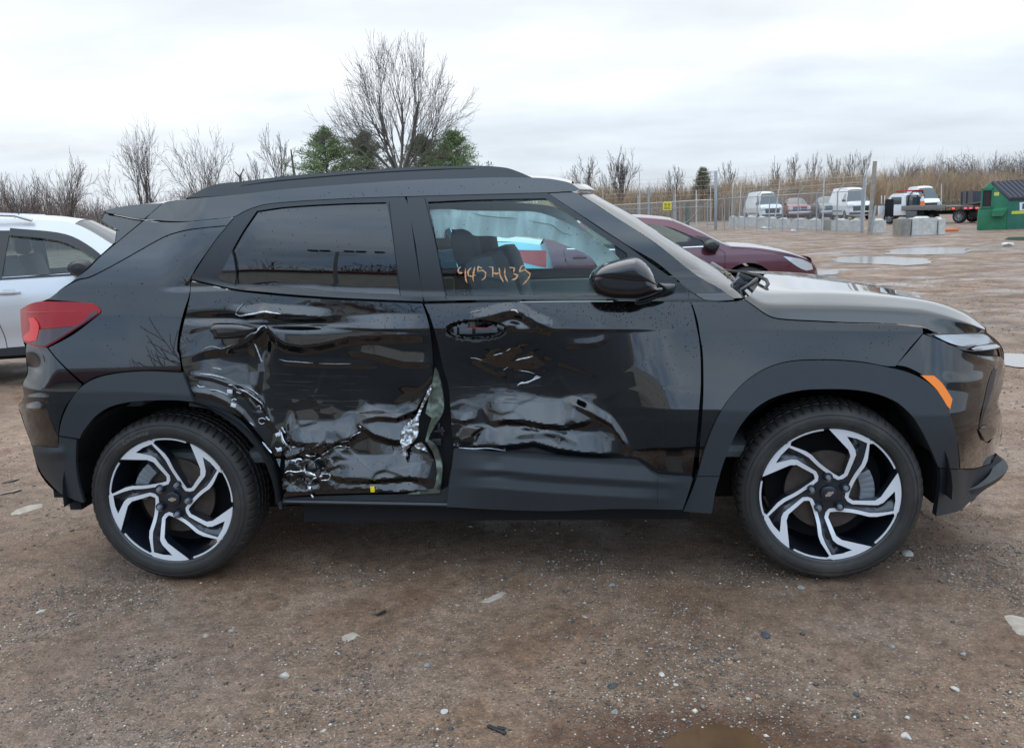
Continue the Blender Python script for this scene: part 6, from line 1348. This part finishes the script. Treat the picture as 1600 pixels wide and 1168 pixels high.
def grow(rg, p, d, L, r, lev, out, up=.12, spread=30, kids=4, minr=.006, curl=.16):
    n = 4 if lev < 2 else 3; pts = [np.array(p, float)]; d = d/np.linalg.norm(d)
    for i in range(n):
        d = d+rg.normal(0, curl, 3)*(.5 if lev == 0 else 1); d[2] += up; d /= np.linalg.norm(d)
        q = pts[-1]+d*L/n; ra = r*(1-.6*i/n); rb = r*(1-.6*(i+1)/n); out.append((lev, *pts[-1], *q, max(ra, minr), max(rb, minr*.8))); pts.append(q)
        if lev < 4:
            nk = kids if (lev < 3) else max(2, kids-1)
            for _ in range(1 if i < n-1 else 2) if lev >= 3 else range(max(1, int(round(nk*(i+1)/n*.75)))):
                ang = rad(spread*rg.uniform(.6, 1.3)); ax = rg.normal(0, 1, 3); ax = np.cross(d, ax); ax /= np.linalg.norm(ax)
                d2 = d*math.cos(ang)+ax*math.sin(ang)
                grow(rg, q, d2, L*rg.uniform(.42, .66), rb*.62, lev+1, out, up, spread, kids, minr, curl)
def bare_tree(label, px, D, ytop, width_px, fork=.35, stems=6, seed=1, m_tw=None, base_r=.16, group='bare trees on the skyline', levels=4, kids=3, name='bare_tree', lean=40, upv=.05, curl=.16):
    rg = np.random.default_rng(seed); base = at(px, 330, D); base[2] = 0; mpp_ = np.linalg.norm(at(px, 330, D)-CAM)/FPX
    top = at(px, ytop, D)[2]; Ht = top; wd = width_px*mpp_
    root = empty(name, tuple(base)); tag(root, label, 'tree', group)
    out = []; z0 = Ht*fork; out.append((0, 0, 0, -.3, 0, 0, z0, base_r*1.3, base_r))
    for k in range(stems):
        t = (k+.5)/stems*2-1; an = rad(lean*t+rg.normal(0, 4)); az = rg.uniform(-.5, .5); d = np.array([math.sin(an), math.sin(an)*az+rg.normal(0, .15), math.cos(an)])
        L = (Ht-z0)*(.70-.10*abs(t)); st = out[-1]
        grow(rg, (0, 0, z0*rg.uniform(.8, 1)), d, L, base_r*.55, 1, out, upv, 26, kids, .009 if D < 70 else .013, curl)
    S = np.array(out); ext = np.abs(S[:, 4]).max(); zt = S[:, 6].max(); sx = wd/2/np.percentile(np.abs(S[:, 4]), 99.3); sz = (Ht-z0)/(np.percentile(S[:, 6], 99.8)-z0)
    for c in (1, 4): S[:, c] *= sx; S[:, c+1] *= sx
    for c in (3, 6): S[:, c] = np.where(S[:, c] > z0, z0+(S[:, c]-z0)*sz, S[:, c])
    A = S[S[:, 0] <= 1][:, 1:]; B_ = S[S[:, 0] > 1][:, 1:]
    v, f = seg_mesh(A, 5); tri_mesh('trunk', v, f, bark, root, nper=4, smooth=True); v, f = seg_mesh(B_, 3); tri_mesh('crown', v, f, m_tw or twigm, root, nper=4)
    return root
bare_tree('tall bare tree with a fan of branches above the roof rail', 628, 58, 58, 232, fork=.31, stems=13, seed=5, base_r=.18, kids=4, lean=66, upv=.015, curl=.10, group=None)
bare_tree('bare tree with many upright stems left of the spoiler, tallest on the left', 228, 62, 183, 112, fork=.12, stems=7, seed=8, base_r=.15, lean=34)
bare_tree('wide bushy bare tree right behind the rear of the roof rail', 330, 62, 200, 125, fork=.1, stems=8, seed=12, base_r=.14, lean=38)
bare_tree('round reddish bare tree behind the silver SUV', 105, 60, 238, 100, fork=.15, stems=7, seed=21, m_tw=twigr, base_r=.14, lean=44)
bare_tree('low reddish bare tree at the left edge', 22, 60, 268, 100, fork=.12, stems=7, seed=22, m_tw=twigr, base_r=.12, lean=44)
bare_tree('slim pale bare tree between the wide tree and the evergreens', 440, 60, 196, 58, fork=.4, stems=4, seed=31, base_r=.10, kids=3, lean=30)
bare_tree('thin sapling beside a dead snag left of the evergreens', 402, 64, 240, 40, fork=.3, stems=3, seed=33, base_r=.06, lean=26)
bare_tree('rounded bare tree above the brush in the centre right', 972, 92, 231, 75, fork=.25, stems=8, seed=41, base_r=.17, lean=38)
bare_tree('sparse bare tree left of the rounded one in the centre', 918, 92, 243, 50, fork=.3, stems=4, seed=42, base_r=.10, lean=32)
bare_tree('small bare tree right of the tall white poles', 1056, 92, 258, 34, fork=.3, stems=3, seed=43, base_r=.10, lean=24)
for k, (px, yt, w, lab) in enumerate([(1137, 252, 30, 'thin bare tree over the white van'), (1212, 245, 22, 'narrow bare tree over the red pickup'), (1240, 240, 24, 'second narrow bare tree over the red pickup'), (1268, 238, 26, 'narrow bare tree over the grey pickup'), (1303, 240, 24, 'narrow bare tree right above the grey pickup'), (1330, 236, 30, 'bare tree left of the leaning wooden post'), (1345, 236, 26, 'bare tree touching the leaning wooden post'),
      (1420, 248, 44, 'dark bare tree over the tow truck cab'), (1470, 240, 54, 'dark bare tree over the tow truck bed'), (1510, 238, 58, 'wide dark bare tree over the pale pickup'), (1552, 237, 60, 'dark bare tree left of the dumpster lid'), (1598, 234, 60, 'dark bare tree at the right edge'), (890, 268, 26, 'faint thin bare tree right of the windscreen top')]):
    bare_tree(lab, px, 110, yt, w, fork=.3, stems=4, seed=60+k, base_r=.13, kids=2, lean=22 if w < 40 else 36, m_tw=twigm)
p = at(463, 330, 64); sn = MB().tube([(p[0], p[1], 0), (p[0]+.05, p[1], at(462, 270, 64)[2]), (p[0]-.05, p[1], at(461, 233, 64)[2])], [.14, .10, .05], 6); tag(sn.build('dead_snag', bark, None), 'upright dead snag left of the evergreens', 'tree')
p = at(378, 330, 64); sn = MB().tube([(p[0], p[1], 0), (p[0]+.1, p[1], at(380, 275, 64)[2]), (p[0]+.4, p[1], at(388, 264, 64)[2])], [.15, .10, .05], 6).tube([(p[0]+.08, p[1], at(380, 277, 64)[2]), (p[0]-.3, p[1], at(372, 268, 64)[2])], [.08, .04], 5); tag(sn.build('dead_snag', bark, None), 'short forked dead snag above the roof rail', 'tree')
# brush, joined: nobody could count it
def brush(name, label, x0, x1, D0_, D1_, ytop, n, cols, seed, lean=.10):
    rg = np.random.default_rng(seed); S = []; C = []
    xs, yt = np.array(ytop, float).T
    for _ in range(n):
        px = rg.uniform(x0, x1); D = rg.uniform(D0_, D1_); b_ = at(px, 330, D); zt = at(px, np.interp(px, xs, yt), D)[2]
        cl_ = mnoise.noise(Vector((px*.055, D*.12, seed*3.))); h = max(1.2, zt*(1-abs(rg.normal(0, .16)))*rg.uniform(.72, 1.02)*(1+.30*cl_)); q = np.array([b_[0], D, 0.]); d = np.array([rg.normal(0, lean), rg.normal(0, lean), 1.]); d /= np.linalg.norm(d)
        c = np.array(cols[rg.integers(len(cols))])*rg.uniform(.75, 1.25)*(1+.45*mnoise.noise(Vector((px*.03+9, D*.1, seed*5.)))); r = rg.uniform(.012, .030); mid_ = q+d*h*.55; d2 = d+rg.normal(0, .10, 3); d2 /= np.linalg.norm(d2); tp = mid_+d2*h*.45
        S += [(*q, *mid_, r, r*.7), (*mid_, *tp, r*.7, r*.35)]; C += [c, c]
        for _k in range(5):
            t = rg.uniform(.25, .95); o_ = q+d*h*t*.95; dd = d+rg.normal(0, .42, 3); dd[2] = abs(dd[2]); e = o_+dd*h*rg.uniform(.10, .26); S.append((*o_, *e, r*.5, r*.25)); C.append(c*1.08)
    v, f = seg_mesh(S, 3); cc = np.repeat(np.column_stack([np.array(C), np.ones(len(C))])[:, None], 6, 1).reshape(-1, 4)
    o = tri_mesh(name, v, f, mat('brush_stem', (.2, .15, .12), .9, attr=True), None, 'stuff', cc, nper=4); tag(o, label, 'brush'); return o
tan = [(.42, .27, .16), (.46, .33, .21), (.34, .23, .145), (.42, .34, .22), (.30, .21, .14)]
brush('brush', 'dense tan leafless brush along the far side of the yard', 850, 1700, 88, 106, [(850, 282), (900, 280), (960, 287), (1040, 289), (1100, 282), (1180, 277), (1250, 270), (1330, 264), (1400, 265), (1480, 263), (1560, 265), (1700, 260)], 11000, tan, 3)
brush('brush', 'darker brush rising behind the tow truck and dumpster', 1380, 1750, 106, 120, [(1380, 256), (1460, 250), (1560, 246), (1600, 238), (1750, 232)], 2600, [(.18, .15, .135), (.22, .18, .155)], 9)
brush('brush', 'reddish grey brush behind the silver SUV', -800, 470, 60, 74, [(-800, 280), (-150, 275), (0, 290), (60, 285), (120, 300), (170, 315), (230, 300), (300, 290), (400, 285), (470, 288)], 6500, [(.24, .175, .15), (.28, .215, .17), (.21, .17, .15)], 5)
brush('brush', 'low brush hidden behind the black car roof', 470, 860, 66, 90, [(470, 300), (860, 290)], 1500, tan, 6)
# evergreens
def evergreen(label, px, D, ytop, wpx, seed, tone, group='evergreens below the tall bare tree', name='evergreen_tree', squat=.75):
    rg = np.random.default_rng(seed); base = at(px, 330, D); base[2] = 0; mp2 = np.linalg.norm(at(px, 330, D)-CAM)/FPX; Ht = at(px, ytop, D)[2]; R = wpx*mp2/2
    root = empty(name, tuple(base)); tag(root, label, 'tree', group)
    MB().tube([(0, 0, 0), (0, 0, Ht*.95)], [.15, .03], 7).build('trunk', bark, root)
    V = []; C = []; n = 0; L_ = []
    for b in range(150):
        t = rg.uniform(.2, 1)**.6; z = Ht*t; rr0 = R*(1-t)**squat*rg.uniform(.35, 1.25)+.15; az = rg.uniform(0, 6.28); bx, by = math.cos(az), math.sin(az); L_.append((0, 0, z*.97, bx*rr0, by*rr0, z+rr0*.22, .03, .012))
        for k in range(int(18+rr0*12)):
            u = rg.uniform(.3, 1.05); c = np.array([bx*rr0*u, by*rr0*u, z+rr0*.22*u])+rg.normal(0, .13, 3); s = rg.uniform(.10, .27)
            for _q in range(3):
                d1 = rg.normal(0, 1, 3); d1[2] = abs(d1[2])*.8+.3; d1 /= np.linalg.norm(d1); d2 = rg.normal(0, 1, 3); d2 /= np.linalg.norm(d2); V += [c, c+d1*s+d2*s*.10, c+d1*s*.9-d2*s*.18]; g_ = np.array(tone)*rg.uniform(.55, 1.5); C += [g_]*3
    V = np.array(V); T = np.arange(len(V)).reshape(-1, 3); cc = np.column_stack([np.array(C), np.ones(len(C))])
    tri_mesh('needles', V, T, mat('needles', (.05, .08, .03), .7, attr=True), root, 'stuff', cc); v, f = seg_mesh(L_, 3); tri_mesh('limbs', v, f, bark, root, nper=4)
evergreen('bright green pine at the left end of the evergreen clump', 515, 60, 205, 230, 1, (.15, .215, .08)); evergreen('dull green pine left of the tall bare trunk', 577, 64, 210, 220, 2, (.14, .17, .08)); evergreen('pine just right of the tall bare trunk', 664, 64, 216, 220, 3, (.14, .18, .08)); evergreen('pine at the right end of the evergreen clump', 710, 62, 208, 220, 4, (.15, .22, .08))
evergreen('small dark cedar beside the tall gate post', 1098, 90, 266, 46, 5, (.17, .155, .09), group=None, name='cedar_tree', squat=.8)

# ------------------------------------------------------------------ fence, gate, posts, blocks
galv = mat('galvanised_steel', (.36, .38, .39), .45, metal=.5); palep = mat('pale_post', (.50, .49, .46), .6, var=.2); woodp = mat('weathered_wood', (.30, .26, .22), .8, var=.25, vscale=6)
link = bpy.data.materials.new('chain_link'); link.use_nodes = True; nt = link.node_tree; bs_ = nt.nodes['Principled BSDF']; bs_.inputs['Base Color'].default_value = (.33, .35, .36, 1); bs_.inputs['Roughness'].default_value = .5
tr = nt.nodes.new('ShaderNodeBsdfTransparent'); mx = nt.nodes.new('ShaderNodeMixShader'); geo2 = nt.nodes.new('ShaderNodeTexCoord'); sp_ = nt.nodes.new('ShaderNodeSeparateXYZ'); nt.links.new(geo2.outputs['Object'], sp_.inputs[0])
def mth(op, a, b):
    n = nt.nodes.new('ShaderNodeMath'); n.operation = op
    for i, v in enumerate((a, b)):
        if isinstance(v, (int, float)): n.inputs[i].default_value = v
        elif v is not None: nt.links.new(v, n.inputs[i])
    return n.outputs[0]
fr2 = []
for sgn in (1, -1):
    s = mth('ADD', sp_.outputs['X'], mth('MULTIPLY', sp_.outputs['Z'], sgn)); f = mth('FRACT', mth('MULTIPLY', s, 13.0), None); fr2.append(mth('LESS_THAN', f, .15))
nt.links.new(mth('MAXIMUM', fr2[0], fr2[1]), mx.inputs[0]); nt.links.new(tr.outputs[0], mx.inputs[1]); nt.links.new(bs_.outputs[0], mx.inputs[2]); nt.links.new(mx.outputs[0], nt.nodes['Material Output'].inputs[0])
posts_px = [(1117, 357), (1132, 353), (1147, 353.5), (1164, 354.5), (1183, 356), (1202, 357.5), (1223, 359), (1247, 361), (1276, 363), (1308, 364), (1346, 364.5)]
base_pts = [ground_at(x, y) for x, y in posts_px]
# keep the line straight: fit x against y through the ends
fe_ = empty('chain_link_fence', tuple(base_pts[-1])); tag(fe_, 'chain link fence with angled barbed wire arms in front of the vans', 'fence'); O = base_pts[-1]
Pn = []
for k, (x, y) in enumerate(posts_px):
    t = (x-posts_px[0][0])/(posts_px[-1][0]-posts_px[0][0]); D = 1/((1-t)/base_pts[0][1]+t/base_pts[-1][1]); w = at(x, 330, D); Pn.append(np.array([w[0], D, 0]))
hf = 1.95
for q in Pn:
    q0 = q-O; 
    o = MB().tube([tuple(q0+np.array([0, 0, -.1])), tuple(q0+np.array([0, 0, hf]))], .032, 6).build('fence_post', galv, fe_, True)
    MB().tube([tuple(q0+np.array([0, 0, hf])), tuple(q0+np.array([.30, -.25, hf+.38]))], .022, 5).build('post_arm', galv, o, True)
for a, b in zip(Pn[:-1], Pn[1:]):
    a0, b0 = a-O, b-O; MB().tube([tuple(a0+[0, 0, hf-.03]), tuple(b0+[0, 0, hf-.03])], .022, 5).build('top_rail', galv, fe_, True)
    e = b0-a0; L = np.linalg.norm(e); o = mesh('chain_link_panel', [(0, 0, .03), (L, 0, .03), (L, 0, hf-.05), (0, 0, hf-.05)], [(0, 1, 2, 3)], link, fe_, False); o.location = tuple(a0); o.rotation_euler = (0, 0, math.atan2(e[1], e[0]))
for k in range(3):
    f_ = (k+1)/3; MB().tube([tuple(q-O+np.array([.30*f_, -.25*f_, hf+.38*f_])) for q in Pn], .008, 3).build('barbed_wire', galv, fe_)
# gate running back to the left
gp = ground_at(1113, 360); GD = float(gp[1])
gate = empty('sliding_gate', tuple(gp)); tag(gate, 'long galvanised chain link gate running left from the tall post', 'gate')
g1 = at(940, 322, 80) - gp; g1[2] = 0
def gpt(t, z): return tuple(g1*t+np.array([0, 0, z]))
for z in (1.86, 1.45, .15): MB().tube([gpt(.0, z), gpt(1, z)], .035 if z > 1.5 else .022, 6).build('gate_rail', palep if z > 1.5 else galv, gate, True)
for t in (.03, .22, .45, .72, .98):
    MB().tube([gpt(t, .1), gpt(t, 1.86)], .03, 6).build('gate_upright', galv, gate, True)
for t0_, t1_ in ((.20, .02), (.46, .26), (.78, .60)): MB().tube([gpt(t0_, .2), gpt(t1_, 1.8)], .022, 5).build('gate_brace', palep, gate, True)
L = np.linalg.norm(g1); o = mesh('chain_link_panel', [(0, 0, .1), (L, 0, .1), (L, 0, 1.84), (0, 0, 1.84)], [(0, 1, 2, 3)], link, gate, False); o.rotation_euler = (0, 0, math.atan2(g1[1], g1[0]))
yw = at(1042, 321, 58.5); sg_ = empty('warning_sign', tuple(at(1042, 328, 58.5)-np.array([0, .3, 0]))); tag(sg_, 'yellow warning sign hung on the chain link gate', 'sign')
w0 = (at(1049.5, 321, 58)-at(1036, 321, 58))[0]; MB().box((0, 0, .25), (w0, .02, .52)).build('sign_plate', mat('sign_yellow', (.80, .66, .02), .5), sg_)
for r_, (a_, b_) in enumerate([((-.35, -.05), (.05, .36)), ((-.36, -.02), (.03, .38)), ((-.34, -.06), (.06, .33)), ((-.40, .40), (0, 0)), ((-.38, .38), (0, 0))]):
    for (u0, u1) in (a_, b_):
        if u1 > u0: MB().box(((u0+u1)/2*w0, -.014, .42-.085*r_), ((u1-u0)*w0, .006, .035)).build('sign_line', blackpl, sg_)
tp_ = empty('gate_post', tuple(ground_at(1118, 358))); tag(tp_, 'tall square galvanised gate post with rungs of barbed wire', 'post'); Dp = float(tp_.location.y)
zt = at(1113, 268, Dp)[2]; MB().box((0, 0, zt/2), (.17, .17, zt)).build('post', galv, tp_, bevel=.01)
MB().tube([(-.30, -.02, .2), (-.33, -.02, zt)], .03, 5).build('ladder_rail', palep, tp_)
for k in range(17): MB().tube([(-.62+.02*math.sin(k*2), -.03, .3+k*(zt-.4)/16), (-.02, -.03, .3+k*(zt-.4)/16+.03*math.sin(k))], .012, 4).build('rung', mat('rusty_wire', (.10, .07, .06), .7), tp_)
MB().tube([(-.9, 0, zt), (.15, 0, zt+.02)], .02, 5).build('cross_arm', galv, tp_)
def pole(label, xb, yb, xt, yt, r, m, D=None, grp='poles and posts around the fence', nm='post'):
    b = ground_at(xb, yb) if D is None else at(xb, 330, D); b[2] = 0; t = at(xt, yt, b[1]); o = MB().tube([(0, 0, -.1), tuple(t-b)], [r, r*.9], 7).build(nm, m, None, True); o.location = tuple(b); tag(o, label, 'post', grp); return o
pole('thin white pole left of the capped gate post', 1000, 0, 999, 268, .03, palep, 62); pole('capped grey post standing above the gate rail', 1013.5, 0, 1013, 293, .09, galv, 62); pole('thin white pole between the yellow sign and the cedar', 1056, 0, 1055, 261, .03, palep, 62); pole('short grey post behind the yellow sign', 1053, 0, 1053, 302, .06, galv, 66)
pole('short pale post left of the cedar', 1088, 0, 1088, 297, .06, palep, 66); pole('dark green post right of the yellow sign', 1074, 0, 1074, 317, .14, mat('green_post', (.01, .07, .06), .5), 60); pole('short post farthest left over the gate rail', 997, 0, 997, 305, .07, galv, 70); pole('thin pole at the far left of the fence line', 942, 0, 942, 276, .03, palep, 64)
pole('first thin pale stake right of the gate post', 1142.6, 0, 1145, 288, .035, palep, 56); pole('second thin pale stake right of the gate post', 1154, 0, 1158, 290, .035, palep, 56); pole('pale stake leaning right in front of the white van', 1209, 351, 1219, 282, .04, palep); pole('straight pale stake in front of the grey pickup', 1285, 363, 1288, 268, .035, palep)
pole('tall thin white stake left of the wooden post', 1347.7, 363, 1355, 256, .035, palep); pole('thick weathered wooden post leaning right', 1358, 366, 1367, 252, .10, woodp); pole('short galvanised end post of the fence', 1346, 364, 1350, 278, .06, galv); pole('broken grey pipe leaning on the wooden post', 1359.5, 366, 1368, 321, .07, galv); pole('thin stake behind the tow truck', 1471, 0, 1471, 287, .04, palep, 70)
wires = MB()
for z in (2.0, 2.3, 2.6, 2.9, 3.2):
    wires.tube([tuple(at(1145, 330, 56)*[1, 1, 0]+[0, 0, z]), tuple(at(1215, 330, 50)*[1, 1, 0]+[0, 0, z-.05]), tuple(ground_at(1286, 363)+[0, 0, z]), tuple(ground_at(1350, 363)+[0, 0, z])], .008, 3)
    wires.tube([tuple(at(942, 330, 64)*[1, 1, 0]+[0, 0, z+.3]), tuple(at(1000, 330, 62)*[1, 1, 0]+[0, 0, z+.3]), tuple(at(1056, 330, 62)*[1, 1, 0]+[0, 0, z+.3]), tuple(at(1113, 330, 56)*[1, 1, 0]+[0, 0, z+.2])], .008, 3)
tag(wires.build('strand_wires', galv, None), 'thin strands of wire strung between the pale poles', 'wire', kind='stuff')
conc = mat('concrete', (.56, .54, .49), .8, var=.22, vscale=2.5, dirt=((.20, .17, .13), 3, .5, .5), bump=.01, bscale=8); concd = mat('concrete_dirty', (.26, .235, .20), .85, var=.3, vscale=2.5)
blocks = [(1140, 1151, 351, 338), (1152, 1164, 352, 338.5), (1165, 1181, 353, 338.5), (1182, 1200, 354, 339), (1201, 1213, 355.5, 340), (1214, 1235, 357.5, 341), (1238, 1262, 359.5, 342), (1263, 1283, 361, 342.5), (1285, 1299, 362, 342.5), (1300, 1327, 362.5, 343), (1328, 1348, 363, 343.5), (1361, 1385, 364.5, 343.5), (1401, 1419, 365, 341), (1419, 1461, 366, 340), (1461, 1472, 365, 341)]
blab = ['first, half hidden block behind the gate post', 'small block second from the gate post', 'block below the gap left of the white van', 'block below the white van nose', 'narrow block below the red pickup headlamp', 'block with a broken corner below the red pickup', 'block below the gap between the two pickups', 'block below the grey pickup bumper', 'narrow dark block below the grey pickup', 'wide block left of the wooden post', 'block just left of the wooden post', 'block right of the wooden post below the tow truck cab', 'brownish side block at the left of the separate pair', 'largest pale block, standing alone in front of the tow truck', 'thin end block right of the largest one']
for k, (x0, x1, yb, yt) in enumerate(blocks):
    a = ground_at(x0, yb); D = a[1] if k < 12 else float(ground_at(1440, 366)[1])
    if k < 12: t = (x0-1140)/(1385-1140); D = 1/((1-t)/float(ground_at(1140, 352)[1])+t/float(ground_at(1385, 365)[1]))+.6
    A_ = at(x0, 330, D); B_ = at(x1, 330, D); h = at((x0+x1)/2, yt, D)[2]; wd = np.linalg.norm(B_-A_)*.93
    bm = bmesh.new(); bmesh.ops.create_cube(bm, size=1); bmesh.ops.subdivide_edges(bm, edges=bm.edges[:], cuts=5, use_grid_fill=True)
    for v in bm.verts:
        v.co = Vector((v.co.x*wd, v.co.y*.75, (v.co.z+.5)*h)); nn_ = mnoise.noise(v.co*2+Vector((k*9, 0, 0)))*.04; e = max(0, abs(v.co.x)/wd*2-.8)*max(0, v.co.z/h-.8)*1.2; v.co.z += (nn_-e*h*.5) if v.co.z > .1 else 0; v.co.y += mnoise.noise(v.co*1.5+Vector((0, k*5, 3)))*.05
        if v.co.z > h*.75 and abs(v.co.x) < wd*.28 and abs(v.co.y) < .2: v.co.z += .07
    me = bpy.data.meshes.new('concrete_block'); bm.to_mesh(me); bm.free(); me.materials.append(concd if k in (8, 12) else conc); o = bpy.data.objects.new('concrete_block', me); COL.objects.link(o); o.location = ((A_[0]+B_[0])/2, D, -.02); o.rotation_euler = (0, 0, rad(-20 if k < 12 else 4)); tag(o, blab[k], 'concrete block', 'concrete barrier blocks along the fence')
pa = ground_at(1480, 361); tag(MB().box((pa[0], pa[1], .05), (.9, .35, .1), Matrix.Rotation(.1, 3, 'Z')).build('orange_debris', orange, None, bevel=.02), 'flat piece of orange debris right of the largest concrete block', 'debris')
for k, (x, y, w, lab) in enumerate([(1193, 357, .5, 'white crumpled litter at the foot of the fence, left piece'), (1202, 358, .35, 'white crumpled litter at the foot of the fence, right piece'), (1240, 361, .3, 'white lump between the blocks and the fence'), (1575, 384, .35, 'white scrap lying on the wet yard in front of the dumpster')]):
    q = ground_at(x, y); me = rock(w/2, 70+k, .4); me.materials.append(whitep); o = bpy.data.objects.new('litter', me); COL.objects.link(o); o.location = (q[0], q[1], .05); tag(o, lab, 'litter', 'scraps of white litter')
# ------------------------------------------------------------------ what the car's flanks mirror: the building and a mast behind the photographer
wh_ = empty('warehouse', (0, -27, 0)); tag(wh_, 'grey metal warehouse with dark red eaves mirrored in the black car windows', 'building')
wallm = mat('warehouse_siding', (.80, .80, .76), .6, var=.12, vscale=1.2); redt = mat('eaves_red', (.16, .015, .02), .5)
MB().box((-32, -6, 3.7), (60, 12, 7.4)).build('wall', wallm, wh_); MB().box((-32, .12, 7.35), (60.4, .3, .34)).build('eaves', redt, wh_); MB().box((-32, -6, 7.6), (60.2, 12, .2)).build('roof', mat('roof_metal', (.3, .3, .3), .5), wh_)
for x in (-46, -34, -24, -15, -8.5): MB().box((x, .04, 2.0), (5.2, .1, 3.9)).build('roller_door', mat('roller_door_grey', (.66, .66, .62), .55), wh_, bevel=.02)
for x in range(-58, -2, 6): MB().box((x, .05, 3.2), (.12, .1, 6.3)).build('wall_rib', wallm, wh_)
ms = empty('floodlight_mast', (-5.3, -22, 0)); tag(ms, 'tall floodlight mast mirrored in the rear door glass', 'mast'); MB().tube([(0, 0, 0), (0, 0, 10.6)], [.09, .06], 8).build('mast', galv, ms, True); MB().tube([(-.9, 0, 10.5), (.9, 0, 10.5)], .05, 6).tube([(-.7, 0, 10.0), (.7, 0, 10.0)], .04, 6).build('cross_arm', galv, ms)
for x in (-.8, -.4, .4, .8): MB().box((x, .1, 10.75), (.32, .3, .26)).build('floodlight', blackpl, ms, bevel=.03)
for k, (x, y, h) in enumerate(((-13.4, -44, 14.3), (-11.4, -43, 14.8), (-9.4, -45, 13.8))):
    rg = np.random.default_rng(200+k); out = [(0, 0, 0, 0, 0, 0, h*.35, .22, .16)]
    for q in range(5): an = rad((q-2)*17); grow(rg, (0, 0, h*.33), np.array([math.sin(an), rg.normal(0, .2), math.cos(an)]), h*.48, .10, 1, out, .03, 26, 3, .03, .12)
    S = np.array(out); sc_z = h/S[:, 6].max(); S[:, [3, 6]] *= sc_z; t_ = empty('bare_tree', (x, y, 0)); tag(t_, ['bare tree mirrored over the warehouse roof in the rear door glass, left one', 'bare tree mirrored over the warehouse roof in the rear door glass, middle one', 'bare tree mirrored over the warehouse roof in the rear door glass, right one', 'bare tree mirrored over the warehouse roof beside the rear door frame'][k], 'tree', 'bare trees beyond the warehouse')
    v, f = seg_mesh(S[S[:, 0] <= 1][:, 1:], 5); tri_mesh('trunk', v, f, bark, t_, nper=4); v, f = seg_mesh(S[S[:, 0] > 1][:, 1:], 3); tri_mesh('crown', v, f, twigm, t_, nper=4)
bpy.context.view_layer.update()
